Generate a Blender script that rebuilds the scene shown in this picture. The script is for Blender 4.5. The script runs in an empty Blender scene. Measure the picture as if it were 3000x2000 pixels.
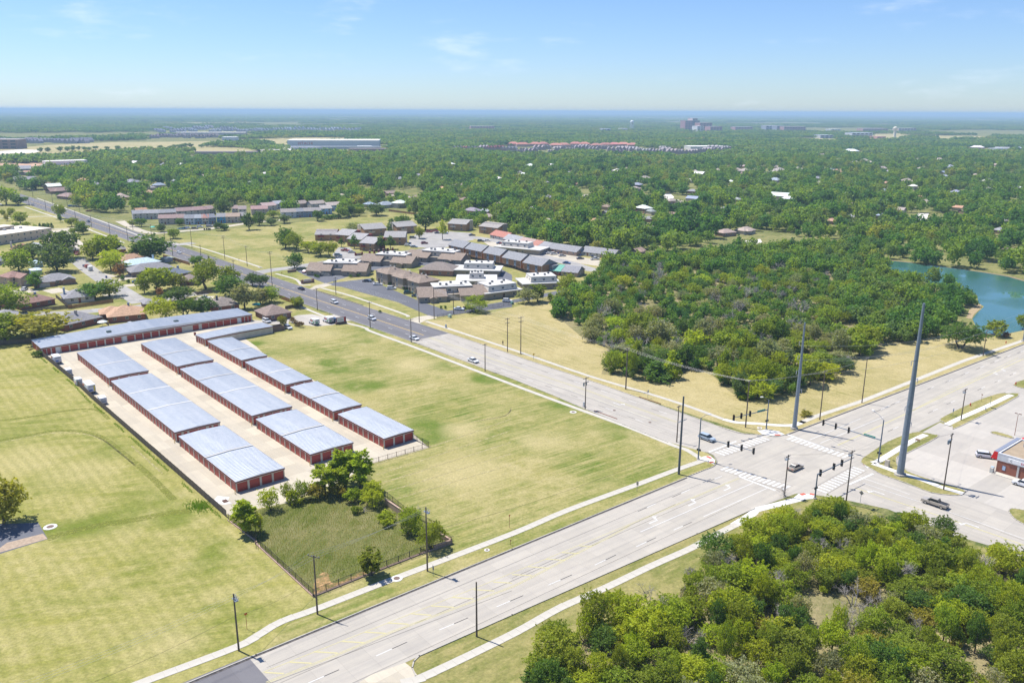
import bpy, math, random
import numpy as np
from mathutils import Matrix, Vector
R = math.radians
rng = random.Random(7)
sc = bpy.context.scene
col = sc.collection

# ---------------------------------------------------------------- camera
CAM_H, FPX = 85.0, 2430.0            # metres above ground, focal length in photo pixels (photo 3000 wide)
HL, HR = 318.5, 332.5                # row of the level line at the left and right photo edge
HAZE = 0.000125
ROLL = math.atan2(HR - HL, 3000.0)
PITCH = math.atan2((1000 - (HL + HR) / 2) * math.cos(ROLL), FPX)
cam_d = bpy.data.cameras.new('camera'); cam = bpy.data.objects.new('camera', cam_d); col.objects.link(cam)
cam_d.sensor_width = 36.0; cam_d.lens = FPX / 3000.0 * 36.0
cam_d.clip_start = 1.0; cam_d.clip_end = 120000.0
cam.matrix_world = Matrix.Translation((0, 0, CAM_H)) @ Matrix.Rotation(math.pi / 2 - PITCH, 4, 'X') @ Matrix.Rotation(ROLL, 4, 'Z')
sc.camera = cam

# ---------------------------------------------------------------- sun and sky
SUN_AZ, SUN_EL = R(148.4), R(63.0)   # azimuth counter-clockwise from +X
to_sun = Vector((math.cos(SUN_AZ) * math.cos(SUN_EL), math.sin(SUN_AZ) * math.cos(SUN_EL), math.sin(SUN_EL)))
sd = bpy.data.lights.new('sun', 'SUN'); sd.energy = 4.6; sd.angle = R(0.53); sd.color = (1.0, 0.95, 0.87)
sun = bpy.data.objects.new('sun', sd); col.objects.link(sun)
sun.rotation_euler = to_sun.to_track_quat('Z', 'Y').to_euler(); sun.location = (0, 0, 200)

world = bpy.data.worlds.new('World'); sc.world = world; world.use_nodes = True
wn, wl = world.node_tree.nodes, world.node_tree.links
wn.clear()
w_out = wn.new('ShaderNodeOutputWorld'); w_bg = wn.new('ShaderNodeBackground'); w_bg.inputs['Strength'].default_value = 0.08
sky = wn.new('ShaderNodeTexSky'); sky.sky_type = 'NISHITA'; sky.sun_disc = False
sky.sun_elevation = SUN_EL; sky.sun_rotation = math.atan2(to_sun.x, to_sun.y)
sky.altitude = 350.0; sky.air_density = 1.0; sky.dust_density = 0.25; sky.ozone_density = 2.0
# thin fair-weather cloud, the same all round the sky
w_tc = wn.new('ShaderNodeTexCoord'); w_map = wn.new('ShaderNodeMapping'); w_map.inputs['Scale'].default_value = (1.0, 1.0, 4.2)
w_map.inputs['Location'].default_value = (0.62, 0.1, 0.05)
wl.new(w_tc.outputs['Generated'], w_map.inputs['Vector'])
w_n = wn.new('ShaderNodeTexNoise'); w_n.inputs['Scale'].default_value = 7.5; w_n.inputs['Detail'].default_value = 9; w_n.inputs['Roughness'].default_value = 0.58
wl.new(w_map.outputs['Vector'], w_n.inputs['Vector'])
w_n2 = wn.new('ShaderNodeTexNoise'); w_n2.inputs['Scale'].default_value = 1.7; w_n2.inputs['Detail'].default_value = 2
wl.new(w_map.outputs['Vector'], w_n2.inputs['Vector'])
w_add = wn.new('ShaderNodeMath'); w_add.operation = 'MULTIPLY_ADD'; w_add.inputs[1].default_value = 0.75
wl.new(w_n2.outputs['Fac'], w_add.inputs[0]); wl.new(w_n.outputs['Fac'], w_add.inputs[2])
w_r = wn.new('ShaderNodeMapRange'); w_r.inputs['From Min'].default_value = 0.94; w_r.inputs['From Max'].default_value = 1.25
w_r.inputs['To Max'].default_value = 0.6; w_r.interpolation_type = 'SMOOTHSTEP'
wl.new(w_add.outputs[0], w_r.inputs['Value'])
w_mix = wn.new('ShaderNodeMix'); w_mix.data_type = 'RGBA'
w_mix.inputs['B'].default_value = (8.6, 9.4, 10.6, 1)
w_t = wn.new('ShaderNodeMix'); w_t.data_type = 'RGBA'; w_t.blend_type = 'MULTIPLY'; w_t.inputs['Factor'].default_value = 1.0
w_t.inputs['B'].default_value = (.76, .93, 1.26, 1)
wl.new(sky.outputs['Color'], w_t.inputs['A'])
wl.new(w_r.outputs['Result'], w_mix.inputs['Factor']); wl.new(w_t.outputs['Result'], w_mix.inputs['A'])
wl.new(w_mix.outputs['Result'], w_bg.inputs['Color']); wl.new(w_bg.outputs['Background'], w_out.inputs['Surface'])

sc.view_settings.view_transform = 'Standard'; sc.view_settings.look = 'None'
sc.view_settings.exposure = 0.6; sc.view_settings.gamma = 1.0; sc.view_settings.use_curve_mapping = False
sc.render.engine = 'CYCLES'
sc.cycles.use_denoising = True
sc.cycles.max_bounces = 6; sc.cycles.diffuse_bounces = 2; sc.cycles.glossy_bounces = 2
sc.cycles.transmission_bounces = 2; sc.cycles.transparent_max_bounces = 4; sc.cycles.volume_bounces = 0

# ---------------------------------------------------------------- site survey: photo point -> metres on the ground
def ray(u, v):
    x, y = (u - 1500.0) / FPX, -(v - 1000.0) / FPX
    cr, sr = math.cos(ROLL), math.sin(ROLL)
    x, y = x * cr - y * sr, x * sr + y * cr
    return x, math.cos(PITCH) + y * math.sin(PITCH), -math.sin(PITCH) + y * math.cos(PITCH)
def P(u, v, z=0.0):
    x, f, w = ray(u, v)
    t = -(CAM_H - z) / w
    return np.array((x * t, f * t))
TILE = {1: (0, 300), 2: (750, 300), 3: (1500, 300), 4: (2250, 300), 5: (0, 700), 6: (750, 700), 7: (1500, 700), 8: (2250, 700),
        9: (0, 1100), 10: (750, 1100), 11: (1500, 1100), 12: (2250, 1100), 13: (0, 1500), 14: (750, 1500), 15: (1500, 1500), 16: (2250, 1500)}
def uv(n, x, y): o = TILE[n]; return o[0] + x / 3.136, o[1] + y / 3.136
def q(n, x, y, z=0.0): return P(*uv(n, x, y), z)
def pix(X, Y, Z=0.0):               # metres -> photo pixel (for reading the survey sheets)
    f = Y * math.cos(PITCH) - (Z - CAM_H) * math.sin(PITCH)
    up = Y * math.sin(PITCH) + (Z - CAM_H) * math.cos(PITCH)
    x, y = X / f, up / f
    cr, sr = math.cos(ROLL), math.sin(ROLL)
    x, y = x * cr + y * sr, -x * sr + y * cr
    return 1500 + x * FPX, 1000 - y * FPX
def rise(base, u, v):               # height of the thing standing at ground point base whose top is seen at (u,v)
    x, f, w = ray(u, v)
    return CAM_H + w * math.hypot(*base) / math.hypot(x, f)
def inpoly(x, y, poly):
    c = False; j = len(poly) - 1
    for i in range(len(poly)):
        xi, yi = poly[i]; xj, yj = poly[j]
        if (yi > y) != (yj > y) and x < (xj - xi) * (y - yi) / (yj - yi) + xi: c = not c
        j = i
    return c
def ang(a, b): return math.atan2(b[1] - a[1], b[0] - a[0])

# ---------------------------------------------------------------- materials
def nodes(name):
    m = bpy.data.materials.new(name); m.use_nodes = True
    nt = m.node_tree
    return m, nt.nodes, nt.links, nt.nodes['Principled BSDF']
def setspec(b, s): b.inputs['Specular IOR Level'].default_value = s
def nd(ns, t, **kw):
    n = ns.new(t)
    for k, v in kw.items():
        if k in n.inputs: n.inputs[k].default_value = v
        else: setattr(n, k, v)
    return n
def mixc(ns, ls, fac, a, b, blend='MIX'):
    m = ns.new('ShaderNodeMix'); m.data_type = 'RGBA'; m.blend_type = blend
    for s, v in (('Factor', fac), ('A', a), ('B', b)):
        i = [x for x in m.inputs if x.name == s and (x.type == 'RGBA' or s == 'Factor')][0]
        if hasattr(v, 'links'): ls.new(v, i)
        elif isinstance(v, (int, float)): i.default_value = v
        else: i.default_value = (*v, 1)
    return [o for o in m.outputs if o.type == 'RGBA'][0]
def noise(ns, ls, vec, scale, detail=4, rough=.55, lo=.35, hi=.65):
    n = nd(ns, 'ShaderNodeTexNoise', Scale=scale, Detail=detail, Roughness=rough)
    ls.new(vec, n.inputs['Vector'])
    r = nd(ns, 'ShaderNodeMapRange'); r.inputs['From Min'].default_value = lo; r.inputs['From Max'].default_value = hi
    ls.new(n.outputs['Fac'], r.inputs['Value'])
    return r.outputs['Result']
def pos(ns, ls, rot=0.0, scale=(1, 1, 1)):
    g = ns.new('ShaderNodeNewGeometry'); m = ns.new('ShaderNodeMapping')
    m.inputs['Rotation'].default_value = (0, 0, -rot); m.inputs['Scale'].default_value = scale
    if rot:
        m0 = m; m = ns.new('ShaderNodeMapping'); m.inputs['Scale'].default_value = scale
        m0.inputs['Scale'].default_value = (1, 1, 1)
        ls.new(g.outputs['Position'], m0.inputs['Vector']); ls.new(m0.outputs['Vector'], m.inputs['Vector'])
    else:
        ls.new(g.outputs['Position'], m.inputs['Vector'])
    return m.outputs['Vector']
def plain(name, c, rough=.7, spec=.3, metal=0., var=.12, scale=1.5):
    m, ns, ls, b = nodes(name)
    tc = ns.new('ShaderNodeTexCoord')
    f = noise(ns, ls, tc.outputs['Object'], scale)
    o = mixc(ns, ls, f, tuple(x * (1 - var) for x in c), tuple(min(1, x * (1 + var)) for x in c))
    ls.new(o, b.inputs['Base Color'])
    b.inputs['Roughness'].default_value = rough; b.inputs['Metallic'].default_value = metal; setspec(b, spec)
    return m
def tinted(name, rough=.7, spec=.3, var=.12, scale=1.5, stretch=(1, 1, 1), coat=0.0):
    """colour comes from the object's own colour, so one material serves every wall, roof or car"""
    m, ns, ls, b = nodes(name)
    oi = ns.new('ShaderNodeObjectInfo'); tc = ns.new('ShaderNodeTexCoord')
    mp = ns.new('ShaderNodeMapping'); mp.inputs['Scale'].default_value = stretch
    ls.new(tc.outputs['Object'], mp.inputs['Vector'])
    f = noise(ns, ls, mp.outputs['Vector'], scale)
    v = nd(ns, 'ShaderNodeMapRange'); v.inputs['To Min'].default_value = 1 - var; v.inputs['To Max'].default_value = 1 + var
    ls.new(f, v.inputs['Value'])
    vm = ns.new('ShaderNodeVectorMath'); vm.operation = 'SCALE'
    ls.new(oi.outputs['Color'], vm.inputs[0]); ls.new(v.outputs['Result'], vm.inputs['Scale'])
    ls.new(vm.outputs['Vector'], b.inputs['Base Color'])
    b.inputs['Roughness'].default_value = rough; setspec(b, spec); b.inputs['Coat Weight'].default_value = coat
    return m
def turf(name, dry, mid, green, dirt=None, rot=0.0, stripes=None, gbias=0.0, scale=1.0, dirtamt=.0, spots=(), aniso=(.11, .55)):
    """mown grass: dry and green patches, fine blade noise, optional mower stripes (rot, width)"""
    m, ns, ls, b = nodes(name)
    v = pos(ns, ls)
    big = noise(ns, ls, v, .03 * scale, 6, .65, .40 + gbias, .60 + gbias)
    med = noise(ns, ls, v, .13 * scale, 7, .7, .42, .62)
    vs = pos(ns, ls, rot, (*aniso, 1))
    strk = noise(ns, ls, vs, 1.0, 6, .7, .42, .62)
    fine = noise(ns, ls, v, 1.7, 7, .8, .28, .72)
    spot = noise(ns, ls, v, .38 * scale, 6, .75, .46, .66)
    c = mixc(ns, ls, big, mid, green)
    c = mixc(ns, ls, strk, c, mixc(ns, ls, .55, mid, dry))
    k = ns.new('ShaderNodeMath'); k.operation = 'MULTIPLY'; k.inputs[1].default_value = .8
    ls.new(med, k.inputs[0])
    c = mixc(ns, ls, k.outputs[0], c, mixc(ns, ls, big, dry, mid))
    k2 = ns.new('ShaderNodeMath'); k2.operation = 'MULTIPLY'; k2.inputs[1].default_value = .55
    ls.new(spot, k2.inputs[0])
    c = mixc(ns, ls, k2.outputs[0], c, mixc(ns, ls, big, tuple(x * .84 for x in mid), tuple(x * .9 for x in green)))
    for x, y, r, amt in spots:                       # greener or drier patches where the lot has them
        ds = ns.new('ShaderNodeVectorMath'); ds.operation = 'DISTANCE'; ds.inputs[1].default_value = (x, y, 0); ls.new(v, ds.inputs[0])
        mr = nd(ns, 'ShaderNodeMapRange'); mr.interpolation_type = 'SMOOTHSTEP'; mr.inputs['From Min'].default_value = r; mr.inputs['From Max'].default_value = r * .2; mr.inputs['To Max'].default_value = abs(amt); ls.new(ds.outputs['Value'], mr.inputs['Value'])
        mm = ns.new('ShaderNodeMath'); mm.operation = 'MULTIPLY'; ls.new(mr.outputs['Result'], mm.inputs[0])
        ad = ns.new('ShaderNodeMath'); ad.operation = 'MULTIPLY_ADD'; ad.inputs[1].default_value = -.8; ad.inputs[2].default_value = 1.2; ls.new(med, ad.inputs[0]); ls.new(ad.outputs[0], mm.inputs[1])
        c = mixc(ns, ls, mm.outputs[0], c, green if amt > 0 else dry)
    if stripes:
        a, w = stripes
        sv = pos(ns, ls, a)
        wv = nd(ns, 'ShaderNodeTexWave', Scale=.5 / w * .64, Distortion=5, Detail=3); wv.bands_direction = 'Y'
        wv.inputs['Detail Scale'].default_value = .15
        ls.new(sv, wv.inputs['Vector'])
        kk = ns.new('ShaderNodeMath'); kk.operation = 'MULTIPLY'; kk.inputs[1].default_value = .2
        ls.new(wv.outputs['Fac'], kk.inputs[0])
        c = mixc(ns, ls, kk.outputs[0], c, tuple(x * .72 for x in green))
    c = mixc(ns, ls, fine, mixc(ns, ls, 1.0, c, (.60, .61, .56), 'MULTIPLY'), mixc(ns, ls, 1.0, c, (1.38, 1.35, 1.3), 'MULTIPLY'))
    if dirt:
        d = noise(ns, ls, v, .1, 6, .7, .6 - dirtamt, .7 - dirtamt)
        c = mixc(ns, ls, d, c, dirt)
    ls.new(c, b.inputs['Base Color']); b.inputs['Roughness'].default_value = .95; setspec(b, .05)
    bp = nd(ns, 'ShaderNodeBump', Strength=.5, Distance=.12); ls.new(fine, bp.inputs['Height']); ls.new(bp.outputs['Normal'], b.inputs['Normal'])
    return m
def concrete(name, c, rot=0.0, joint=(4.6, 3.7), jdark=.72, track=.25, var=.1, origin=(0, 0)):
    m, ns, ls, b = nodes(name)
    g = ns.new('ShaderNodeNewGeometry'); sub = ns.new('ShaderNodeVectorMath'); sub.operation = 'SUBTRACT'; sub.inputs[1].default_value = (*origin, 0)
    ls.new(g.outputs['Position'], sub.inputs[0])
    mp = ns.new('ShaderNodeMapping'); mp.inputs['Rotation'].default_value = (0, 0, -rot); ls.new(sub.outputs[0], mp.inputs['Vector'])
    br = nd(ns, 'ShaderNodeTexBrick', Scale=1.0); br.offset = 0.0
    br.inputs['Brick Width'].default_value = joint[0]; br.inputs['Row Height'].default_value = joint[1]
    br.inputs['Mortar Size'].default_value = .025; br.inputs['Mortar Smooth'].default_value = .4; br.inputs['Bias'].default_value = 0
    br.inputs['Color1'].default_value = (*[x * (1 - var) for x in c], 1); br.inputs['Color2'].default_value = (*[min(1, x * (1 + var)) for x in c], 1)
    br.inputs['Mortar'].default_value = (*[x * jdark for x in c], 1)
    ls.new(mp.outputs['Vector'], br.inputs['Vector'])
    st = ns.new('ShaderNodeMapping'); st.inputs['Scale'].default_value = (.025, .9, 1); ls.new(mp.outputs['Vector'], st.inputs['Vector'])
    tr = noise(ns, ls, st.outputs['Vector'], 1.0, 4, .6, .42, .7)
    k = ns.new('ShaderNodeMath'); k.operation = 'MULTIPLY'; k.inputs[1].default_value = track; ls.new(tr, k.inputs[0])
    cc = mixc(ns, ls, k.outputs[0], br.outputs['Color'], (.2, .2, .205))
    blot = noise(ns, ls, mp.outputs['Vector'], .25, 6, .7, .35, .7)
    cc = mixc(ns, ls, blot, cc, mixc(ns, ls, 1.0, cc, (.9, .9, .92), 'MULTIPLY'))
    ls.new(cc, b.inputs['Base Color']); b.inputs['Roughness'].default_value = .85; setspec(b, .2)
    return m

def sp(n, x, y, r, amt=.85): return (*q(n, x, y), r, amt)
GRASS_A = turf('grass_lawn', (.41, .355, .185), (.285, .265, .095), (.115, .165, .028), rot=R(37), aniso=(.035, .7), spots=[sp(6, 680, 1140, 9), sp(6, 760, 1200, 9), sp(6, 930, 1360, 10), sp(6, 1060, 1340, 8), sp(10, 1560, 470, 10), sp(10, 1680, 540, 8), sp(10, 1530, 580, 7), sp(6, 0, 960, 6), sp(6, 1000, 940, 7, .6), sp(6, 1750, 1170, 9, .6), sp(11, 500, 280, 8), sp(11, 1000, 500, 10, .6), sp(6, 2100, 1280, 9), sp(10, 1250, 1080, 7, .6), sp(10, 1900, 500, 9, -.8), sp(6, 1400, 1150, 14, -.8), sp(6, 500, 880, 16, -.7), sp(11, 300, 600, 10, -.7), sp(10, 1900, 900, 16, -.7)])
GRASS_W = turf('grass_west_field', (.41, .36, .175), (.295, .28, .082), (.15, .185, .032), rot=R(15), aniso=(.12, .4), stripes=(R(131), 2.4), gbias=.03, spots=[sp(9, 520, 1440, 7), sp(9, 800, 1370, 8), sp(9, 1100, 1330, 9, .7), sp(9, 1400, 1150, 10, .6), sp(9, 1600, 1300, 8, .7), sp(13, 1940, 430, 5), sp(13, 2000, 300, 6, .7), sp(13, 1850, 500, 6, .6), sp(9, 80, 560, 12, .5), sp(9, 1000, 700, 9, .5), sp(9, 200, 780, 14, -.6), sp(9, 700, 900, 12, -.6), sp(13, 1500, 1200, 10, -.7), sp(13, 2000, 760, 4, -1)])
GRASS_D = turf('grass_dry', (.44, .375, .205), (.365, .31, .15), (.25, .235, .085), rot=R(128), aniso=(.03, .6), gbias=.04)
GRASS_V = turf('grass_verge', (.36, .31, .15), (.25, .235, .085), (.115, .15, .032), rot=R(39), aniso=(.1, .5))
WEEDS = turf('weeds', (.22, .20, .10), (.12, .135, .036), (.075, .10, .018), rot=R(80), scale=2.6)
LITTER = turf('leaf_litter', (.33, .28, .17), (.24, .21, .11), (.13, .15, .05), rot=R(60), scale=2.0)
GROUND = turf('ground_cover', (.30, .27, .13), (.185, .195, .07), (.075, .11, .032), rot=R(50), gbias=-.02)
FAR_DRY = turf('far_pasture', (.44, .385, .225), (.38, .325, .165), (.25, .25, .09), gbias=.05, scale=.3)
CONC_A = concrete('concrete_road_a', (0.42, 0.388, 0.335), R(131.2), track=.26, var=.05)
CONC_B = concrete('concrete_road_b', (0.43, 0.397, 0.34), R(39), track=.26, var=.05)
CONC_LOT = concrete('concrete_lot', (0.49, 0.44, 0.345), R(131), joint=(6, 5), track=.16)
CONC_STORE = concrete('concrete_forecourt', (0.44, 0.41, 0.36), R(39), joint=(7, 5.5), track=.12)
CONC_ST = concrete('concrete_street', (0.35, 0.336, 0.315), R(125), joint=(5, 4), track=.2)
CONC_WALK = plain('concrete_walk', (.47, .445, .39), .9, .1, var=.07, scale=.5)
CONC_NEW = plain('concrete_new', (.60, .59, .565), .9, .1, var=.04, scale=.5)
KERB = plain('kerb_concrete', (.40, .375, .33), .9, .1, var=.1)
GUTTER = plain('gutter_dirt_shade', (.11, .10, .095), .95, .05, var=.3)  # gutter dirt and the kerb's cast shade painted as one dark tone
ASPHALT = concrete('asphalt', (.155, .15, .158), R(131.2), joint=(400, 3.7), jdark=.8, track=.25)
ASPHALT_LOT = concrete('asphalt_lot', (.125, .13, .15), R(128), joint=(90, 60), jdark=.9, track=.2)
PAINT_W = plain('paint_white', (.58, .58, .565), .7, .2, var=.16, scale=2)
PAINT_Y = plain('paint_yellow', (.62, .42, .09), .6, .2, var=.12, scale=3)
PAINT_YF = plain('paint_yellow_faded', (.47, .43, .24), .7, .2, var=.1, scale=3)
SEAM = plain('joint_sealant', (.045, .045, .05), .6, .2)
WALL = tinted('wall_paint', .85, .15, .08, .6)
BRICKW = tinted('brick_wall', .9, .1, .2, 4.0)
ROOF = tinted('roof_shingle', .9, .15, .17, 1.3)
METAL = tinted('painted_metal', .45, .4, .06, 2.0)
CARPAINT = tinted('car_paint', .28, .5, .03, .5, coat=.6)
GLASS = plain('window_glass', (.045, .06, .075), .06, .6, var=.2)
CARGLASS = plain('car_glass', (.02, .025, .03), .05, .6, var=.1)
TYRE = plain('tyre_rubber', (.02, .02, .02), .8, .2)
RIM = plain('wheel_rim', (.45, .45, .46), .35, .5, .7)
LAMP_W = plain('headlight_lens', (.75, .77, .8), .15, .6)
LAMP_R = plain('tail_light_lens', (.45, .02, .02), .2, .5)
WOODPOLE = plain('pole_wood', (.15, .12, .095), .9, .1, var=.2, scale=1.2)
SIGSTEEL = plain('signal_steel', (.14, .18, .23), .5, .4, .3, var=.08)
STEEL = plain('galvanised_steel', (.21, .255, .31), .5, .4, .3, var=.08)
DARKMETAL = plain('dark_metal', (.03, .03, .032), .5, .4)
SIGNALBLACK = plain('signal_black', (.012, .012, .012), .6, .3)
PORCELAIN = plain('insulator', (.42, .42, .43), .3, .5)
WIRE = plain('conductor', (.50, .50, .50), .4, .5, .3)
DARKWIRE = plain('cable_jacket', (.05, .05, .05), .6, .3)
WOODFENCE = plain('fence_wood', (.15, .125, .105), .9, .1, var=.3, scale=1.0)
CEDARFENCE = plain('fence_cedar', (.30, .17, .085), .9, .1, var=.25, scale=1.0)
WHITEROOF = plain('white_membrane', (.54, .53, .505), .8, .2, var=.04, scale=.4)
BARK = plain('bark', (.13, .105, .085), .95, .05, var=.3, scale=3)
DEADWOOD = plain('dead_wood', (.36, .33, .31), .95, .05, var=.2, scale=3)
BLUE = plain('blue_plastic', (.02, .05, .22), .5, .4)
GREENSIGN = plain('sign_green', (.0, .30, .19), .5, .3, var=.05)
def metal_roof():
    m, ns, ls, b = nodes('galvalume_roof')
    tc = ns.new('ShaderNodeTexCoord'); mp = ns.new('ShaderNodeMapping'); mp.inputs['Scale'].default_value = (.5, .035, 1)
    ls.new(tc.outputs['Object'], mp.inputs['Vector'])
    f = noise(ns, ls, mp.outputs['Vector'], 1.0, 5, .65, .35, .68)
    c = mixc(ns, ls, f, (.60, .635, .67), (.72, .735, .745))
    f2 = noise(ns, ls, tc.outputs['Object'], .8, 5, .7)
    c = mixc(ns, ls, f2, c, mixc(ns, ls, 1.0, c, (.88, .9, .92), 'MULTIPLY'))
    ls.new(c, b.inputs['Base Color']); b.inputs['Roughness'].default_value = .5; b.inputs['Metallic'].default_value = .25; setspec(b, .4)
    return m
GALV = metal_roof()
def leafmat(name, random_hue=False, trans=.48):
    m, ns, ls, b = nodes(name)
    oi = ns.new('ShaderNodeObjectInfo'); g = ns.new('ShaderNodeNewGeometry'); tc = ns.new('ShaderNodeTexCoord')
    if random_hue:
        r = ns.new('ShaderNodeValToRGB'); cr = r.color_ramp; cr.interpolation = 'LINEAR'
        stops = [(0, (.052, .14, .042)), (.2, (.072, .175, .048)), (.36, (.11, .23, .05)), (.5, (.17, .285, .052)), (.62, (.235, .325, .055)), (.72, (.125, .215, .085)), (.85, (.285, .32, .062)), (1, (.27, .25, .11))]
        while len(cr.elements) < len(stops): cr.elements.new(.5)
        for e, (p, c) in zip(cr.elements, stops): e.position = p; e.color = (*c, 1)
        hz_ = noise(ns, ls, oi.outputs['Location'], .011, 3, .6, .3, .7); hm = ns.new('ShaderNodeMath'); hm.operation = 'MULTIPLY'; hm.inputs[1].default_value = .5; ls.new(hz_, hm.inputs[0])
        ha = ns.new('ShaderNodeMath'); ha.operation = 'MULTIPLY_ADD'; ha.inputs[1].default_value = .5; ls.new(oi.outputs['Random'], ha.inputs[0]); ls.new(hm.outputs[0], ha.inputs[2])
        ls.new(ha.outputs[0], r.inputs['Fac']); base = r.outputs['Color']
    else: base = oi.outputs['Color']
    v = nd(ns, 'ShaderNodeMapRange'); v.inputs['To Min'].default_value = .72; v.inputs['To Max'].default_value = 1.32
    ls.new(g.outputs['Random Per Island'], v.inputs['Value'])
    n = noise(ns, ls, tc.outputs['Object'], .55, 3, .6, .3, .7)
    base2 = mixc(ns, ls, n, mixc(ns, ls, 1.0, base, (.80, .85, .8), 'MULTIPLY'), mixc(ns, ls, 1.0, base, (1.22, 1.14, 1.0), 'MULTIPLY'))
    vm = ns.new('ShaderNodeVectorMath'); vm.operation = 'SCALE'; ls.new(base2, vm.inputs[0]); ls.new(v.outputs['Result'], vm.inputs['Scale'])
    ls.new(vm.outputs['Vector'], b.inputs['Base Color']); b.inputs['Roughness'].default_value = .6; setspec(b, .25)
    tr = ns.new('ShaderNodeBsdfTranslucent')
    tint = mixc(ns, ls, 1.0, vm.outputs['Vector'], (1.5, 1.45, .5), 'MULTIPLY'); ls.new(tint, tr.inputs['Color'])
    mx = ns.new('ShaderNodeMixShader'); mx.inputs['Fac'].default_value = trans
    out = [x for x in ns if x.type == 'OUTPUT_MATERIAL'][0]
    ls.new(b.outputs[0], mx.inputs[1]); ls.new(tr.outputs[0], mx.inputs[2]); ls.new(mx.outputs[0], out.inputs['Surface'])
    return m
LEAF = leafmat('leaves'); LEAF_R = leafmat('leaves_mixed', True)

# ---------------------------------------------------------------- mesh helpers
class MB:
    def __init__(s): s.v, s.f, s.m = [], [], []
    def add(s, vs, fs, mi=0):
        o = len(s.v); s.v += [tuple(map(float, x)) for x in vs]; s.f += [tuple(i + o for i in f) for f in fs]; s.m += [mi] * len(fs); return s
    def box(s, x0, x1, y0, y1, z0, z1, mi=0, taper=0.0):
        t = taper
        vs = [(x0, y0, z0), (x1, y0, z0), (x1, y1, z0), (x0, y1, z0), (x0 + t, y0 + t, z1), (x1 - t, y0 + t, z1), (x1 - t, y1 - t, z1), (x0 + t, y1 - t, z1)]
        return s.add(vs, [(3, 2, 1, 0), (4, 5, 6, 7), (0, 1, 5, 4), (1, 2, 6, 5), (2, 3, 7, 6), (3, 0, 4, 7)], mi)
    def rbox(s, cx, cy, L, W, z0, z1, a=0.0, mi=0):
        c, n = math.cos(a), math.sin(a)
        b = [(cx + dx * c - dy * n, cy + dx * n + dy * c) for dx, dy in ((-L / 2, -W / 2), (L / 2, -W / 2), (L / 2, W / 2), (-L / 2, W / 2))]
        return s.add([(*p, z0) for p in b] + [(*p, z1) for p in b], [(3, 2, 1, 0), (4, 5, 6, 7), (0, 1, 5, 4), (1, 2, 6, 5), (2, 3, 7, 6), (3, 0, 4, 7)], mi)
    def prism(s, poly, z0, z1, mi=0):
        n = len(poly)
        if sum(poly[i][0] * poly[(i + 1) % n][1] - poly[(i + 1) % n][0] * poly[i][1] for i in range(n)) < 0: poly = poly[::-1]
        return s.add([(p[0], p[1], z0) for p in poly] + [(p[0], p[1], z1) for p in poly],
                     [tuple(range(n, 2 * n))] + [(i, (i + 1) % n, (i + 1) % n + n, i + n) for i in range(n)], mi)
    def sheet(s, poly, z, mi=0):
        n = len(poly)
        if sum(poly[i][0] * poly[(i + 1) % n][1] - poly[(i + 1) % n][0] * poly[i][1] for i in range(n)) < 0: poly = poly[::-1]
        return s.add([(p[0], p[1], z) for p in poly], [tuple(range(n))], mi)
    def tube(s, a, b, r0, r1=None, n=6, mi=0, cap=True):
        a, b = Vector(a), Vector(b); r1 = r0 if r1 is None else r1
        d = (b - a).normalized(); e = d.orthogonal().normalized(); g = d.cross(e)
        vs = []
        for c, r in ((a, r0), (b, r1)):
            for i in range(n):
                t = 2 * math.pi * i / n; vs.append(c + e * (r * math.cos(t)) + g * (r * math.sin(t)))
        fs = [(i, (i + 1) % n, (i + 1) % n + n, i + n) for i in range(n)]
        if cap: fs += [tuple(range(n, 2 * n)), tuple(range(n - 1, -1, -1))]
        return s.add(vs, fs, mi)
    def path(s, pts, r, n=4, mi=0):
        pts = [Vector(p) for p in pts]; vs = []; k = len(pts)
        for i, c in enumerate(pts):
            d = (pts[min(i + 1, k - 1)] - pts[max(i - 1, 0)]).normalized()
            e = d.cross(Vector((0, 0, 1))); e = e.normalized() if e.length > 1e-4 else Vector((1, 0, 0)); g = d.cross(e)
            vs += [c + e * (r * math.cos(2 * math.pi * j / n)) + g * (r * math.sin(2 * math.pi * j / n)) for j in range(n)]
        fs = [(i * n + j, i * n + (j + 1) % n, (i + 1) * n + (j + 1) % n, (i + 1) * n + j) for i in range(k - 1) for j in range(n)]
        return s.add(vs, fs, mi)
    def lathe(s, prof, n=16, mi=0, c=(0, 0, 0)):
        vs = [(c[0] + r * math.cos(2 * math.pi * j / n), c[1] + r * math.sin(2 * math.pi * j / n), c[2] + z) for r, z in prof for j in range(n)]
        fs = [(i * n + j, i * n + (j + 1) % n, (i + 1) * n + (j + 1) % n, (i + 1) * n + j) for i in range(len(prof) - 1) for j in range(n)]
        return s.add(vs, fs, mi)
    def hip(s, x0, x1, y0, y1, z, pitch=.42, o=.5, mi=0, t=.16):
        """hipped roof over the rectangle with a small eaves edge"""
        x0 -= o; x1 += o; y0 -= o; y1 += o
        L, W = x1 - x0, y1 - y0; h = min(L, W) / 2 * pitch; k = min(L, W) / 2
        if L >= W: r = [(x0 + k, (y0 + y1) / 2), (x1 - k, (y0 + y1) / 2)]; fs = [(0, 1, 5, 4), (2, 3, 4, 5), (1, 2, 5), (3, 0, 4)]
        else: r = [((x0 + x1) / 2, y0 + k), ((x0 + x1) / 2, y1 - k)]; fs = [(1, 2, 5, 4), (3, 0, 4, 5), (0, 1, 4), (2, 3, 5)]
        b = [(x0, y0), (x1, y0), (x1, y1), (x0, y1)]
        s.add([(*p, z) for p in b] + [(*p, z + h) for p in r], fs, mi)
        return s.box(x0, x1, y0, y1, z - t, z - .004, mi)
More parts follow.
